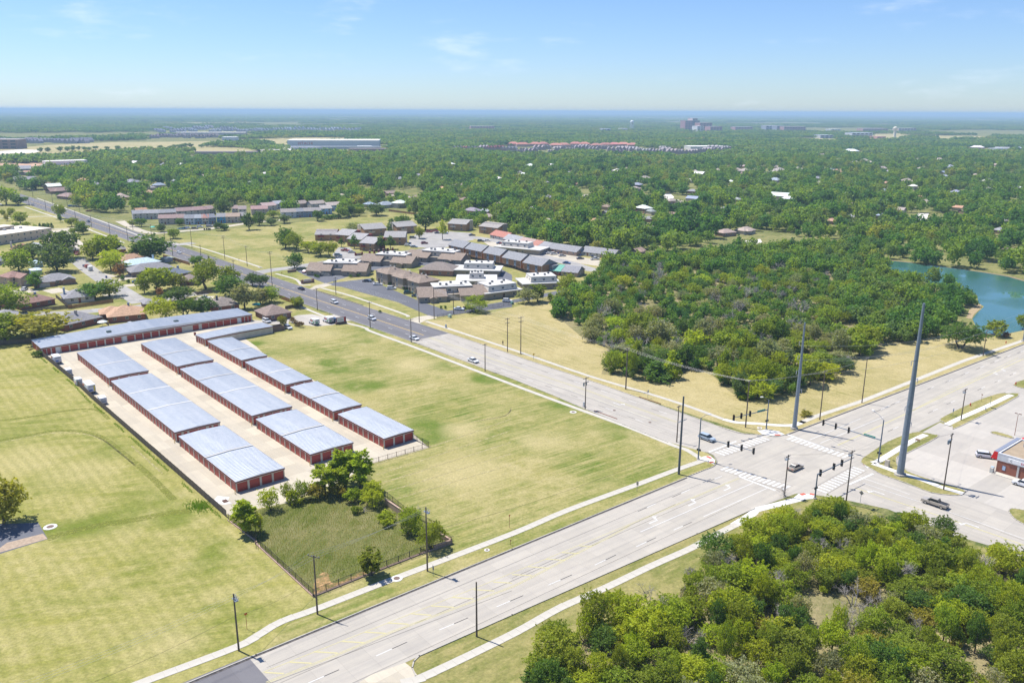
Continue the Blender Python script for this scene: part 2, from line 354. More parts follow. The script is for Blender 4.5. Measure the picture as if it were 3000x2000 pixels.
    def gable(s, x0, x1, y0, y1, z, pitch=.42, o=.4, mi=0, t=.16, along='x', ridge=.5, mw=None):
        """gabled roof; ridge line runs along x or y; ridge = where across the span it sits; gable walls filled"""
        if along == 'y':
            sub = MB(); sub.gable(y0, y1, x0, x1, z, pitch, o, mi, t, 'x', ridge, mw)
            s2 = [(y, x, zz) for x, y, zz in sub.v]
            oo = len(s.v); s.v += s2; s.f += [tuple(i + oo for i in f[::-1]) for f in sub.f]; s.m += sub.m; return s
        W = y1 - y0; ym = y0 + W * ridge; h = max(ridge, 1 - ridge) * W * pitch
        if mw is not None:
            for x in (x0, x1): s.add([(x, y0, z - .02), (x, y1, z - .02), (x, ym, z + h - .02)], [(0, 1, 2) if x == x1 else (2, 1, 0)], mw)
        s0 = h / (ym - y0); s1 = h / (y1 - ym); X0, X1 = x0 - o, x1 + o
        pr = [(y0 - o, z - o * s0), (ym, z + h), (y1 + o, z - o * s1)]
        vs = [(x, y, zz) for x in (X0, X1) for y, zz in pr] + [(x, y, zz - t) for x in (X0, X1) for y, zz in pr]
        return s.add(vs, [(0, 3, 4, 1), (1, 4, 5, 2), (9, 6, 7, 10), (10, 7, 8, 11), (6, 9, 3, 0), (2, 5, 11, 8), (0, 1, 7, 6), (1, 2, 8, 7), (4, 3, 9, 10), (5, 4, 10, 11)], mi)
    def mesh(s, name, mats):
        me = bpy.data.meshes.new(name); me.from_pydata(s.v, [], s.f)
        for m in (mats if isinstance(mats, (list, tuple)) else [mats]): me.materials.append(m)
        if any(s.m): me.polygons.foreach_set('material_index', s.m)
        me.update(); return me
    def obj(s, name, mats, parent=None, color=None, loc=None, rz=0.0, smooth=False):
        me = s.mesh(name, mats)
        if smooth: me.polygons.foreach_set('use_smooth', [True] * len(me.polygons))
        return inst(name, me, parent, color, loc, rz)
def inst(name, me, parent=None, color=None, loc=None, rz=0.0, scale=None):
    o = bpy.data.objects.new(name, me); col.objects.link(o)
    if parent is not None: o.parent = parent
    if color is not None: o.color = (*color[:3], 1)
    if loc is not None: o.location = (loc[0], loc[1], loc[2] if len(loc) > 2 else 0)
    if rz: o.rotation_euler = (0, 0, rz)
    if scale is not None: o.scale = scale
    return o
def tag(o, label, cat, group=None, kind=None):
    o['label'] = label; o['category'] = cat
    if group: o['group'] = group
    if kind: o['kind'] = kind
    return o
def thing(name, label, cat, loc, rz=0.0, group=None):
    o = bpy.data.objects.new(name, None); col.objects.link(o); o.empty_display_size = .5
    o.location = (loc[0], loc[1], loc[2] if len(loc) > 2 else 0); o.rotation_euler = (0, 0, rz)
    return tag(o, label, cat, group)
def struct(name, mb, mats, label, cat):
    return tag(mb.obj(name, mats), label, cat, kind='structure')
def strip(pts, w, z, mb=None, mi=0, side=0.0):
    """flat band of width w along a ground polyline; side -1..1 shifts it to the right or left of the line"""
    mb = mb or MB(); pts = [np.array(p, float) for p in pts]; k = len(pts); L = []; Rr = []
    for i in range(k):
        d = pts[min(i + 1, k - 1)] - pts[max(i - 1, 0)]; d = d / np.linalg.norm(d); n = np.array((-d[1], d[0]))
        c = pts[i] + n * w / 2 * side; L.append(c + n * w / 2); Rr.append(c - n * w / 2)
    for i in range(k - 1): mb.add([(*Rr[i], z), (*Rr[i + 1], z), (*L[i + 1], z), (*L[i], z)], [(0, 1, 2, 3)], mi)
    return mb
def wallstrip(pts, w, z0, z1, mb=None, mi=0):
    mb = mb or MB()
    for a, b in zip(pts[:-1], pts[1:]):
        a, b = np.array(a), np.array(b); c = (a + b) / 2
        mb.rbox(c[0], c[1], float(np.linalg.norm(b - a)) + w, w, z0, z1, ang(a, b), mi)
    return mb
def smooth_line(pts, n=6):
    """Catmull-Rom through survey points"""
    pts = [np.array(p, float) for p in pts]; pp = [2 * pts[0] - pts[1]] + pts + [2 * pts[-1] - pts[-2]]; out = []
    for i in range(1, len(pp) - 2):
        for j in range(n):
            t = j / n; a, b, c, d = pp[i - 1], pp[i], pp[i + 1], pp[i + 2]
            out.append(.5 * (2 * b + (c - a) * t + (2 * a - 5 * b + 4 * c - d) * t * t + (3 * b - a - 3 * c + d) * t ** 3))
    return out + [pts[-1]]
def text_mesh(s, size, depth=.01):
    cu = bpy.data.curves.new('lettering', 'FONT'); cu.body = s; cu.size = size; cu.extrude = depth; cu.align_x = 'CENTER'; cu.align_y = 'CENTER'
    cu.resolution_u = 2
    o = bpy.data.objects.new('lettering', cu); me = bpy.data.meshes.new_from_object(o)
    bpy.data.objects.remove(o); return me
def lettering(s, size, mat, parent, loc, rot, color=None):
    me = text_mesh(s, size); me.materials.clear(); me.materials.append(mat)
    o = inst('lettering', me, parent, color, loc); o.rotation_euler = rot; return o

# ================================================================ SETTING: ground, fields, roads, water
def px(*uvs): return [P(*a) for a in uvs]
def tl(n, *pts): return [q(n, *a) for a in pts]
mb = MB(); NG = 96
rad = [0, 300, 900, 2500, 7000, 18000, 42000]
vs = [(0, 0, 0)]; fs = []
for r in rad[1:]:
    for i in range(NG):
        a = 2 * math.pi * i / NG; vs.append((r * math.cos(a), r * math.sin(a), 0.0))
for i in range(NG): fs.append((0, 1 + i, 1 + (i + 1) % NG))
for k in range(len(rad) - 2):
    o0, o1 = 1 + k * NG, 1 + (k + 1) * NG
    for i in range(NG): j = (i + 1) % NG; fs.append((o0 + i, o1 + i, o1 + j, o0 + j))
mb.add(vs, fs)
struct('ground', mb, GROUND, 'flat green and tan plain reaching to the horizon', 'ground')

FIELD_W = px((-700, 985), (-300, 1000), (104, 1006), (668, 1513), (920, 1748), (760, 1912), (300, 2110), (-900, 2400))
struct('mown_field', MB().sheet(FIELD_W, .004), GRASS_W, 'mown yellow green field beside the wooden storage fence', 'field')
FIELD_S = px((700, 1000), (800, 960), (1011, 940), (1310, 1010), (1500, 1108), (2074, 1326), (2095, 1362), (1500, 1606), (765, 1910), (920, 1750), (668, 1513), (300, 1120), (640, 1040))
struct('vacant_lot', MB().sheet(FIELD_S, .005), GRASS_A, 'patchy dry grass lot between storage units and the corner', 'field')
struct('neighborhood_lawn', MB().sheet(px((-400, 1012), (104, 1004), (700, 1000), (800, 960), (1011, 940), (880, 890), (640, 790), (400, 700), (60, 585), (-300, 480)), .004), GRASS_A, 'lawns under the houses beside the storage units', 'lawn')
struct('meadow', MB().sheet(px((470, 690), (700, 668), (1000, 640), (1130, 622), (1440, 640), (1790, 745), (1700, 830), (1640, 872), (1380, 936), (1265, 985), (1000, 885), (620, 748)), .004), GRASS_A, 'open meadow and lawns around the apartment blocks', 'meadow')
FIELD_D = px((1228, 942), (1380, 930), (1640, 868), (1720, 860), (1760, 985), (1800, 1030), (1900, 1090), (2050, 1080), (2200, 1120), (2400, 1080), (2550, 1020), (2700, 960), (2860, 980), (3000, 945), (3300, 850), (3300, 900), (3000, 1006), (2511, 1196), (2310, 1274), (2250, 1278), (2175, 1262), (1880, 1166), (1500, 1040), (1300, 975))
struct('dry_field', MB().sheet(FIELD_D, .005), GRASS_D, 'mown straw coloured field between the road and the wood', 'field')
struct('roadside_verge', MB().sheet(px((500, 2090), (900, 2010), (1500, 1803), (2042, 1565), (2250, 1478), (2390, 1452), (2480, 1470), (3000, 1640), (3300, 1740), (3300, 2700), (300, 2700)), .004), GRASS_V, 'dry verge beside the thicket', 'verge')
THICKET = [(a * 1.2755, b * 1.2755) for a, b in ((1225, 1600), (1240, 1530), (1320, 1462), (1420, 1420), (1560, 1365), (1620, 1300), (1730, 1245), (1810, 1195), (1960, 1178), (2120, 1220), (2230, 1268), (2420, 1310), (2420, 1720), (1225, 1720))]
struct('thicket_floor', MB().sheet([P(*a) for a in THICKET], .008), LITTER, 'brown leaf litter and dry grass under the thicket', 'ground')
WOOD = [uv(*a) for a in ((7, 400, 700), (7, 640, 900), (7, 900, 1020), (7, 820, 1240), (7, 1200, 1290), (7, 1520, 1290), (7, 1690, 1180), (7, 1850, 1260), (7, 2000, 1400), (7, 2120, 1480), (8, 0, 1480), (8, 230, 1390), (8, 560, 1300), (8, 760, 1180), (8, 900, 1050), (8, 1080, 990), (8, 1250, 950), (8, 1540, 890), (8, 1720, 720), (8, 1880, 600), (8, 1900, 480), (8, 1560, 420), (8, 1300, 330), (8, 1120, 285), (8, 1020, 215), (8, 1000, 60), (7, 2352, 100), (7, 900, 240), (7, 620, 470))]
struct('wood_floor', MB().sheet([P(*a) for a in WOOD], .008), LITTER, 'brown leaf litter under the scrubby wood', 'ground')

# pond
POND = tl(8, (1030, 190), (1250, 212), (1500, 243), (1700, 270), (1940, 302), (2200, 345), (2352, 388), (2700, 470), (3000, 800), (2700, 800), (2352, 838), (2150, 880), (1960, 865), (1905, 790), (1878, 735), (1910, 690), (1985, 620), (1935, 590), (1920, 515), (1520, 430), (1330, 345), (1130, 290))
def watermat():
    m, ns, ls, b = nodes('pond_water')
    v = pos(ns, ls)
    calm = noise(ns, ls, v, .03, 2, .5, .35, .6)
    n = nd(ns, 'ShaderNodeTexNoise', Scale=1.1, Detail=4, Roughness=.6); ls.new(pos(ns, ls, R(20), (.6, 1.6, 1)), n.inputs['Vector'])
    bp = nd(ns, 'ShaderNodeBump', Distance=.25); ls.new(n.outputs['Fac'], bp.inputs['Height'])
    k = ns.new('ShaderNodeMath'); k.operation = 'MULTIPLY'; k.inputs[1].default_value = .7; ls.new(calm, k.inputs[0]); ls.new(k.outputs[0], bp.inputs['Strength'])
    ls.new(bp.outputs['Normal'], b.inputs['Normal'])
    b.inputs['Base Color'].default_value = (.045, .14, .12, 1); b.inputs['Roughness'].default_value = .05; b.inputs['IOR'].default_value = 1.7; setspec(b, .9)
    return m
struct('pond', MB().sheet(POND, .03), watermat(), 'green and blue pond behind the wood', 'pond')
struct('pond_bank', strip(smooth_line(POND[:8]), 4.0, .02), plain('mud', (.26, .20, .13), .95, .05, var=.2), 'muddy bank along the far side of the pond', 'bank')
struct('pond_spit', MB().sheet(tl(8, (1925, 590), (1960, 605), (1955, 640), (1895, 690), (1870, 735), (1820, 725), (1850, 650)), .035), plain('sand', (.36, .28, .17), .95, .05, var=.2), 'sandy spit at the edge of the pond', 'bank')

# ---------------------------------------------------------------- road A (runs away to the upper left)
cA = [q(11, 1720, 500), q(11, 640, 120), q(7, 0, 1165), q(6, 1560, 890), q(6, 400, 505), q(1, 1280, 1250), q(1, 270, 905)]
d0 = cA[-1] - cA[-3]; d0 = d0 / np.linalg.norm(d0); cA.append(cA[-1] + d0 * 900)
dAn = (cA[0] - cA[3]) / np.linalg.norm(cA[0] - cA[3])
DA = math.atan2(-dAn[1], -dAn[0])                         # heading away from the crossing
DB = ang(q(14, 0, 1310), q(11, 1860, 830))
def resample(pts, step):
    out = []; acc = 0.0; s = 0.0
    for a, b in zip(pts[:-1], pts[1:]):
        L = np.linalg.norm(b - a); t = acc
        while t < L: out.append((s + t, a + (b - a) * t / L, (b - a) / L)); t += step
        acc = t - L; s += L
    return out
def offs(pts, t0, t1=None, s0=None, s1=None):
    """polyline offset sideways (left positive); t may be a table of (s,t)"""
    r = resample(pts, 4.0); o = []
    for s, p, d in r:
        if s0 is not None and (s < s0 or s > s1): continue
        t = np.interp(s, [a for a, b in t0], [b for a, b in t0]) if isinstance(t0, list) else t0
        o.append(p + np.array((-d[1], d[0])) * t)
    return o
S_SEAM = float(sum(np.linalg.norm(b - a) for a, b in zip(cA[:3], cA[1:4])))
tn = [(0, 13.6), (32, 12.6), (68, 9.8), (112, 9.0), (S_SEAM, 9.0), (260, 8.8), (1500, 8.4)]
tf = [(0, -6.6), (26, -7.3), (90, -9.0), (S_SEAM, -9.2), (260, -8.8), (1500, -8.4)]
nearA, farA = offs(cA, tn), offs(cA, tf)
def band(a, b, z): 
    m_ = MB(); n = min(len(a), len(b))
    for i in range(n - 1): m_.add([(*b[i], z), (*b[i + 1], z), (*a[i + 1], z), (*a[i], z)], [(0, 1, 2, 3)])
    return m_
ks = int(S_SEAM / 4.0)
roadA = struct('road', band(farA[:ks + 1], nearA[:ks + 1], .020), CONC_A, 'pale concrete main road running past the vacant lot', 'road')
roadA2 = struct('road', band(farA[ks:], nearA[ks:], .020), ASPHALT, 'dark asphalt main road running away past the houses', 'road')
# crossing and road B
CROSS = tl(11, (1780, 703), (1850, 735), (1882, 790), (1850, 835), (2352, 1130)) + tl(12, (280, 1080), (440, 1095), (660, 1130), (940, 848), (855, 800), (885, 748), (160, 545), (0, 562)) + tl(11, (2330, 547), (2100, 532))
crossing = struct('crossing', MB().sheet(CROSS, .016).sheet([nearA[0] - dAn * 1, farA[0] - dAn * 1, q(11, 2110, 525), q(11, 2230, 620), q(11, 1900, 740), q(11, 1775, 703)], .018), CONC_B, 'concrete crossing of the two wide roads with zebra ladders', 'road')
seamB = q(14, 0, 1418); sB2 = q(14, 140, 1568)
kN = [q(14, 0, 1310), q(14, 2352, 340), q(11, 1600, 935), q(11, 1860, 830), q(12, 160, 545), q(12, 1600, 0), q(8, 2352, 965)]
eB = (kN[1] - kN[0]) / np.linalg.norm(kN[1] - kN[0]); kN = [kN[0] - eB * 60] + kN; eE = (kN[-1] - kN[-2]) / np.linalg.norm(kN[-1] - kN[-2]); kN.append(kN[-1] + eE * 300)
kS = [q(14, 960, 1568), q(14, 1480, 1330), q(15, 0, 945), q(15, 1700, 200), q(11, 2230, 1222), q(12, 290, 1070), q(12, 885, 750), q(12, 1570, 425), q(12, 2160, 160), q(8, 2352, 1315)]
kS = [kS[0] - eB * 60] + kS; kS.append(kS[-1] + eE * 300)
roadB = struct('road', MB().sheet(kN + kS[::-1], .024), CONC_B, 'wide pale concrete cross road with yellow hatched median', 'road')
nB = np.array((-eB[1], eB[0]))
struct('road_patch', MB().sheet([seamB + nB * 3.4, seamB - eB * 70 + nB * 3.4, sB2 - eB * 60 - nB * 14, sB2 - nB * 14, sB2], .0275), ASPHALT, 'grey asphalt stretch joining the concrete cross road', 'road')
legE = tl(12, (940, 848), (1060, 915), (1250, 985), (1500, 1078), (1740, 1102), (1900, 1140), (2210, 1250), (2352, 1370), (2700, 1560)) + tl(16, (2700, 560), (2150, 340), (1640, 190), (1100, -30)) + tl(12, (660, 1130))
roadC = struct('road', MB().sheet(legE, .020), CONC_A, 'concrete road leaving the crossing beside the thicket', 'road')

def kerb(pts, label):
    struct('kerb', wallstrip(pts, .22, 0.0, .15), KERB, label, 'kerb')
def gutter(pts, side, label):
    struct('gutter', strip(pts, .38, .032, side=side), GUTTER, label, 'gutter')  # dark strip carries both the dirt and the kerb's shadow in its colour
kNe = [np.array(p) for p in kN[5:]]
kerb([np.array(p) for p in kN[:4]], 'kerb along the cross road below the basin')
gutter([np.array(p) for p in kN[:4]], -1.6, 'dark gutter line of dirt and painted kerb shade along the cross road below the basin')
kerb([q(12, 160, 545)] + kNe, 'kerb along the cross road beside the steel poles'); gutter([q(12, 160, 545)] + kNe, -1.6, 'dark gutter line of dirt and painted kerb shade along the cross road beside the steel poles')
kerb(nearA, 'kerb of the main road on the storage side'); kerb(farA, 'kerb of the main road on the wood side')
kerb(tl(14, (1465, 1500), (1435, 1430), (1450, 1370), (1500, 1320)) + tl(15, (0, 943), (1700, 198)) + [q(11, 2230, 1220)], 'kerb along the cross road beside the thicket')
kerb(smooth_line(tl(11, (1780, 703), (1850, 735), (1882, 790), (1850, 835), (1760, 870), (1620, 926))), 'curved kerb at the vacant lot corner')
kerb(smooth_line(tl(11, (1900, 470), (2100, 530), (2330, 547)) + tl(12, (60, 560), (160, 545))), 'curved kerb at the signal corner by the wood')

# ---------------------------------------------------------------- markings (children of their road)
UNIT = MB().add([(-.5, -.5, 0), (.5, -.5, 0), (.5, .5, 0), (-.5, .5, 0)], [(0, 1, 2, 3)])
U = {m.name: UNIT.mesh('marking', m) for m in (PAINT_W, PAINT_Y, PAINT_YF, SEAM)}
def bar(parent, name, a, b, w, mat, z=.036):
    a, b = np.array(a), np.array(b); c = (a + b) / 2
    return inst(name, U[mat.name], parent, None, (c[0], c[1], z), ang(a, b), (float(np.linalg.norm(b - a)), w, 1))
def line(parent, name, pts, w, mat, z=.036):
    return strip(pts, w, z).obj(name, mat, parent)
lineA = lambda t, s0, s1: offs(cA, t, None, s0, s1)
line(roadA2, 'centre_line', lineA(.18, S_SEAM, 1400), .16, PAINT_Y); line(roadA2, 'centre_line', lineA(-.18, S_SEAM, 1400), .16, PAINT_Y)
for t in (.3, -.3): line(roadA, 'centre_line', lineA(t, 6, S_SEAM), .22, PAINT_YF)
line(roadA, 'turn_lane_line', lineA([(0, 3.6), (50, 3.6), (90, 3.0), (130, .6)], 10, 128), .16, PAINT_YF)
ra = resample(cA, 1.0)
def atA(s, t): 
    ss, p, d = ra[min(int(s), len(ra) - 1)]; return p + np.array((-d[1], d[0])) * t
for k in range(11):
    s = 14 + k * 12.2
    if s < S_SEAM - 4:
        for t in (np.interp(s, [0, 60, 150], [7.6, 6.4, 4.2]), np.interp(s, [0, 60, 150], [-2.9, -3.7, -4.0])):
            bar(roadA, 'lane_dash', atA(s, t), atA(s + 3.05, t), .17, PAINT_W); bar(roadA, 'contrast_dash', atA(s + 3.05, t), atA(s + 6.1, t), .14, SEAM)
        if s < 80: bar(roadA, 'lane_line', atA(s, 3.9), atA(s + 12.2, 3.7), .15, PAINT_W)
for k in range(60):
    s = S_SEAM + 6 + k * 12.2
    for t in (4.0, -4.1): bar(roadA2, 'lane_dash', atA(s, t), atA(s + 3.05, t), .17, PAINT_W)
for t in (-4.3, 4.6, 8.4): line(roadA, 'joint_line', lineA(t, 0, S_SEAM), .07, SEAM, .034)
for t in (4.1, 8.9, 15.9): line(roadB, 'joint_line', [kN[1] - nB * t, kN[3] - nB * (t + .3)], .06, SEAM, .034)
# cross road, west leg
top = tl(14, (60, 1470), (1200, 1020), (2150, 640)) + tl(15, (600, 310), (1080, 110)) + tl(11, (1200, 1312), (2080, 940))
bot = tl(14, (90, 1560), (770, 1290), (1200, 1110), (2352, 680)) + tl(15, (200, 580), (600, 370), (860, 240), (1080, 115))
line(roadB, 'median_line', top, .15, PAINT_YF); line(roadB, 'median_line', bot, .15, PAINT_YF)
line(roadB, 'median_line', [p + nB * -.34 for p in bot], .15, PAINT_YF)
line(roadB, 'median_line', [p + nB * -.34 for p in top[-3:]], .15, PAINT_YF)
hat = [(14, 80, 1470, 255, 1480), (14, 310, 1375, 510, 1385), (14, 530, 1280, 750, 1292), (14, 790, 1185, 1000, 1197), (14, 1000, 1100, 1190, 1110), (14, 1210, 1015, 1400, 1027), (14, 1420, 930, 1610, 945), (14, 1610, 860, 1820, 872), (14, 1800, 780, 2000, 795), (14, 2000, 710, 2190, 722), (14, 2180, 640, 2352, 650), (15, 0, 572, 180, 580), (15, 150, 500, 340, 512), (15, 310, 430, 490, 440), (15, 460, 370, 620, 378), (15, 620, 308, 730, 312)]
for n, a, b, c, d in hat: bar(roadB, 'hatch_bar', q(n, a, b), q(n, c, d), .32, PAINT_YF, .038)
for (n, a, b), (n2, c, d) in (((14, 480, 1568), (14, 625, 1505)), ((14, 1105, 1318), (14, 1250, 1253)), ((14, 1685, 1080), (14, 1820, 1023)), ((14, 2210, 868), (14, 2335, 815)), ((15, 335, 668), (15, 445, 620)), ((15, 760, 485), (15, 860, 437)), ((15, 1143, 315), (15, 1235, 273)), ((15, 1485, 163), (15, 1570, 126))):
    A_, B_ = q(n, a, b), q(n2, c, d); bar(roadB, 'lane_dash', A_, B_, .17, PAINT_W); bar(roadB, 'contrast_dash', B_, B_ + (B_ - A_) * .98, .15, SEAM)
for a in ((1240, 1210, 1320, 1175), (1555, 1080, 1635, 1045), (1860, 950, 1930, 922)):
    A_, B_ = q(11, a[0], a[1]), q(11, a[2], a[3]); bar(roadB, 'lane_dash', A_, B_, .17, PAINT_W); bar(roadB, 'contrast_dash', A_ - (B_ - A_), A_, .15, SEAM)
bar(roadB, 'lane_line', q(11, 1180, 1435), q(11, 2215, 985), .17, PAINT_W); bar(roadB, 'lane_line', q(11, 1760, 1295), q(11, 2345, 1033), .17, PAINT_W)
line(roadB, 'joint_line', tl(15, (0, 605), (1000, 160)) + tl(11, (1500, 1180),), .07, SEAM); line(roadB, 'joint_line', tl(14, (0, 1620), (2352, 720)), .07, SEAM)
# north-east leg
line(roadB, 'median_line', tl(12, (640, 640), (1270, 350), (1900, 50)) + tl(8, (2352, 1100),), .35, PAINT_YF)
line(roadB, 'median_line', tl(12, (1270, 350), (1700, 120), (1900, 30)) + tl(8, (2300, 1090),), .18, PAINT_YF)
for n, a, b, c, d in ((12, 1100, 515, 1150, 492), (12, 1470, 345, 1515, 325), (12, 1640, 265, 1680, 247), (12, 1925, 135, 1960, 118), (12, 2080, 65, 2110, 52), (8, 2220, 1255, 2250, 1240), (12, 1130, 270, 1170, 253), (12, 1465, 130, 1495, 115), (12, 1625, 65, 1660, 50), (8, 1770, 1255, 1810, 1238), (8, 1910, 1200, 1950, 1183), (8, 2040, 1145, 2080, 1128), (8, 2170, 1095, 2200, 1080), (8, 2290, 1050, 2320, 1038), (12, 960, 345, 1040, 310)):
    A_, B_ = q(n, a, b), q(n, c, d); bar(roadB, 'lane_dash', B_, B_ + (B_ - A_), .17, PAINT_W); bar(roadB, 'contrast_dash', A_, B_, .15, SEAM)
for a in ((385, 590, 850, 395), (480, 620, 1060, 380)): bar(roadB, 'lane_line', q(12, a[0], a[1]), q(12, a[2], a[3]), .17, PAINT_W)
# south-east leg
line(roadC, 'centre_line', tl(12, (800, 1030), (1100, 1130), (1700, 1330), (2352, 1555)), .35, PAINT_YF)
line(roadC, 'lane_line', tl(12, (870, 985), (1400, 1160), (2000, 1370), (2352, 1500)), .16, PAINT_W)
bar(roadC, 'lane_line', q(12, 830, 925), q(12, 1300, 1090), .16, PAINT_W)
line(roadC, 'joint_line', tl(12, (1500, 1195), (2352, 1515)), .06, SEAM)
# zebra ladders and stop lines
def ladder(a, b, n, d, L=3.0, w=.62):
    a, b = np.array(a), np.array(b); e = np.array((math.cos(d), math.sin(d)))
    for i in range(n):
        c = a + (b - a) * (i + .5) / n
        bar(crossing, 'crosswalk_bar', c - e * L / 2, c + e * L / 2, w, PAINT_W, .042)
    for sg in (-1, 1): bar(crossing, 'crosswalk_edge', a + e * sg * (L / 2 + .35), b + e * sg * (L / 2 + .35), .06, SEAM, .0415)
ladder(q(11, 1895, 722), q(11, 2335, 572), 13, DA); ladder(q(11, 1935, 845), q(12, 190, 1035), 14, DB)
ladder(q(12, 185, 570), q(12, 735, 748), 13, DB); ladder(q(12, 845, 850), q(12, 470, 1065), 13, DA)
for a, b in ((q(11, 1810, 703), q(11, 2060, 603)), (q(11, 2085, 925), q(11, 2420, 1055)), (q(12, 170, 538), q(12, 610, 690)), (q(12, 745, 1000), q(12, 965, 900))): bar(crossing, 'stop_line', a, b, .55, PAINT_W, .042)
# turn arrows
ar = MB().add([(-1.5, -.09, 0), (.3, -.09, 0), (.3, .09, 0), (-1.5, .09, 0), (.15, .09, 0), (.3, .09, 0), (.55, .6, 0), (.35, .68, 0), (.1, .45, 0), (1.0, .75, 0), (.45, 1.25, 0), (.3, -.09, 0)], [(0, 1, 2, 3), (4, 5, 6, 7), (8, 9, 10)])
ARW = ar.mesh('turn_arrow', PAINT_W)
for par, n, x, y, a in ((roadB, 11, 1325, 1330, DB), (roadB, 11, 1680, 1168, DB), (roadB, 11, 2000, 1032, DB), (roadC, 12, 985, 1062, DA), (roadC, 12, 1835, 1358, DA), (roadB, 8, 2075, 1230, DB + math.pi), (roadB, 8, 2145, 1198, DB + math.pi), (roadA, 11, 980, 266, DA + math.pi)):
    inst('turn_arrow', ARW, par, None, (*q(n, x, y), .037), a, (1.5, 1.5, 1))

# ---------------------------------------------------------------- sidewalks, cast slab by slab where the joints show
def sidewalk(label, pts, w=1.55, slab=None, mat=CONC_WALK):
    base = struct('sidewalk', strip(pts, w + .06, .036), KERB if slab else mat, label, 'sidewalk')
    if not slab: return base
    me = MB().box(-.5, .5, -.5, .5, 0, .045).mesh('slab', mat)
    for s, p, d in resample([np.array(p) for p in pts], slab):
        inst('slab', me, base, None, (*(p + d * slab / 2), .02), math.atan2(d[1], d[0]), (slab - .05, w, 1))
    return base
SWN = smooth_line(tl(13, (900, 1720), (1290, 1568), (2150, 1245)) + tl(14, (0, 1140), (230, 1005), (560, 885), (1300, 598), (2352, 198)) + tl(11, (500, 1240), (1150, 1000), (1500, 868), (1740, 785)), 4)
sidewalk('pale slab sidewalk between the basin and the cross road', SWN, 1.7, 1.9)
SWS = smooth_line(tl(14, (1330, 1568), (1560, 1500), (2352, 1120)) + tl(15, (430, 882), (860, 692), (1280, 492), (1640, 332), (1850, 218), (2040, 122)), 4)
sidewalk('slab sidewalk beside the thicket', SWS, 1.7, 1.9)
sidewalk('slab sidewalk curving to the signal corner by the thicket', smooth_line(tl(15, (2040, 120), (2200, 20)) + tl(11, (2240, 1235), (2352, 1205)) + tl(12, (60, 1190), (300, 1130))), 1.9, mat=CONC_NEW)
sidewalk('narrow sidewalk along the vacant lot and the main road', smooth_line(tl(6, (800, 765), (1000, 815), (1060, 850), (1500, 1010), (2352, 1335)) + tl(11, (600, 303), (1080, 478), (1480, 640), (1600, 680), (1740, 765)), 4), 1.5)
sidewalk('narrow sidewalk along the dry field', smooth_line(tl(6, (1560, 755), (2352, 1015)) + tl(7, (700, 1255), (1240, 1415)) + tl(11, (1600, 275), (1940, 400)), 4), 1.5)
sidewalk('new white sidewalk at the signal corner by the wood', smooth_line(tl(11, (1940, 400), (2070, 430), (2250, 440)) + tl(12, (80, 455), (230, 455), (330, 420))), 1.7, mat=CONC_NEW)
sidewalk('narrow sidewalk between apartments parking and the main road', smooth_line(tl(6, (600, 450), (830, 510), (1050, 582), (1360, 690), (1400, 715))), 1.5)
sidewalk('narrow sidewalk along the meadow', smooth_line(tl(1, (340, 880), (900, 1080), (1420, 1270)) + tl(1, (1780, 1320), (2352, 1500)) + tl(6, (20, 262),)), 1.5)
sidewalk('sidewalk along the cross road beside the steel poles', tl(12, (300, 432), (450, 370), (860, 235), (1300, 62)) + tl(8, (1800, 1118), (2352, 930), (2700, 800)), 1.7)
sidewalk('winding sidewalk beside the apartment sign', smooth_line(tl(6, (180, 318), (350, 365), (395, 395), (420, 420), (500, 425))), 1.5)
sidewalk('narrow sidewalk left of the main road beside the school lawn', smooth_line(tl(1, (230, 960), (450, 1035), (700, 1120), (850, 1180), (1140, 1290))), 1.5)
sidewalk('narrow sidewalk by the storage office drive', tl(6, (420, 625), (640, 715)), 1.5)
struct('corner_ramp', MB().prism(tl(11, (1700, 775), (1760, 742), (1820, 735), (1868, 775), (1858, 815), (1790, 790), (1735, 795)), 0, .05), CONC_NEW, 'white concrete corner ramp at the vacant lot corner', 'ramp')
struct('corner_ramp', MB().prism(tl(12, (850, 790), (870, 775), (960, 790), (1010, 800), (1060, 840), (960, 830), (915, 850)), 0, .052), CONC_NEW, 'white concrete corner ramp by the utility cabinet', 'ramp')
struct('corner_ramp', MB().prism(tl(11, (2250, 500), (2352, 495)) + tl(12, (100, 510), (160, 545), (0, 558)) + tl(11, (2300, 540),), 0, .05), CONC_NEW, 'white concrete corner ramp below the street name sign by the wood', 'ramp')
struct('corner_ramp', MB().prism(tl(12, (280, 1085), (440, 1090), (420, 1130), (200, 1150)), 0, .052), CONC_NEW, 'white concrete corner ramp beside the thicket', 'ramp')
TACT = plain('tactile_red', (.50, .12, .08), .8, .1)
for i, (n, a, b, c, d, lb) in enumerate(((11, 1790, 742, 1830, 760, 'corner ramp of the vacant lot, road side'), (11, 1815, 800, 1850, 793, 'corner ramp of the vacant lot, cross road side'), (12, 870, 800, 905, 795, 'corner ramp by the utility cabinet, road side'), (12, 880, 815, 925, 832, 'corner ramp by the utility cabinet, cross road side'), (12, 60, 545, 115, 545, 'corner ramp by the wood'), (12, 300, 1095, 340, 1085, 'corner ramp beside the thicket, cross road side'), (12, 385, 1085, 425, 1095, 'corner ramp beside the thicket, road side'))):
    A_, B_ = q(n, a, b), q(n, c, d); k = (A_ + B_) / 2
    tag(MB().rbox(0, 0, float(np.linalg.norm(B_ - A_)), .8, 0, .02).obj('tactile_pad', TACT, None, None, (*k, .052), ang(A_, B_)), 'red tactile pad on the ' + lb, 'tactile pad', kind='structure')

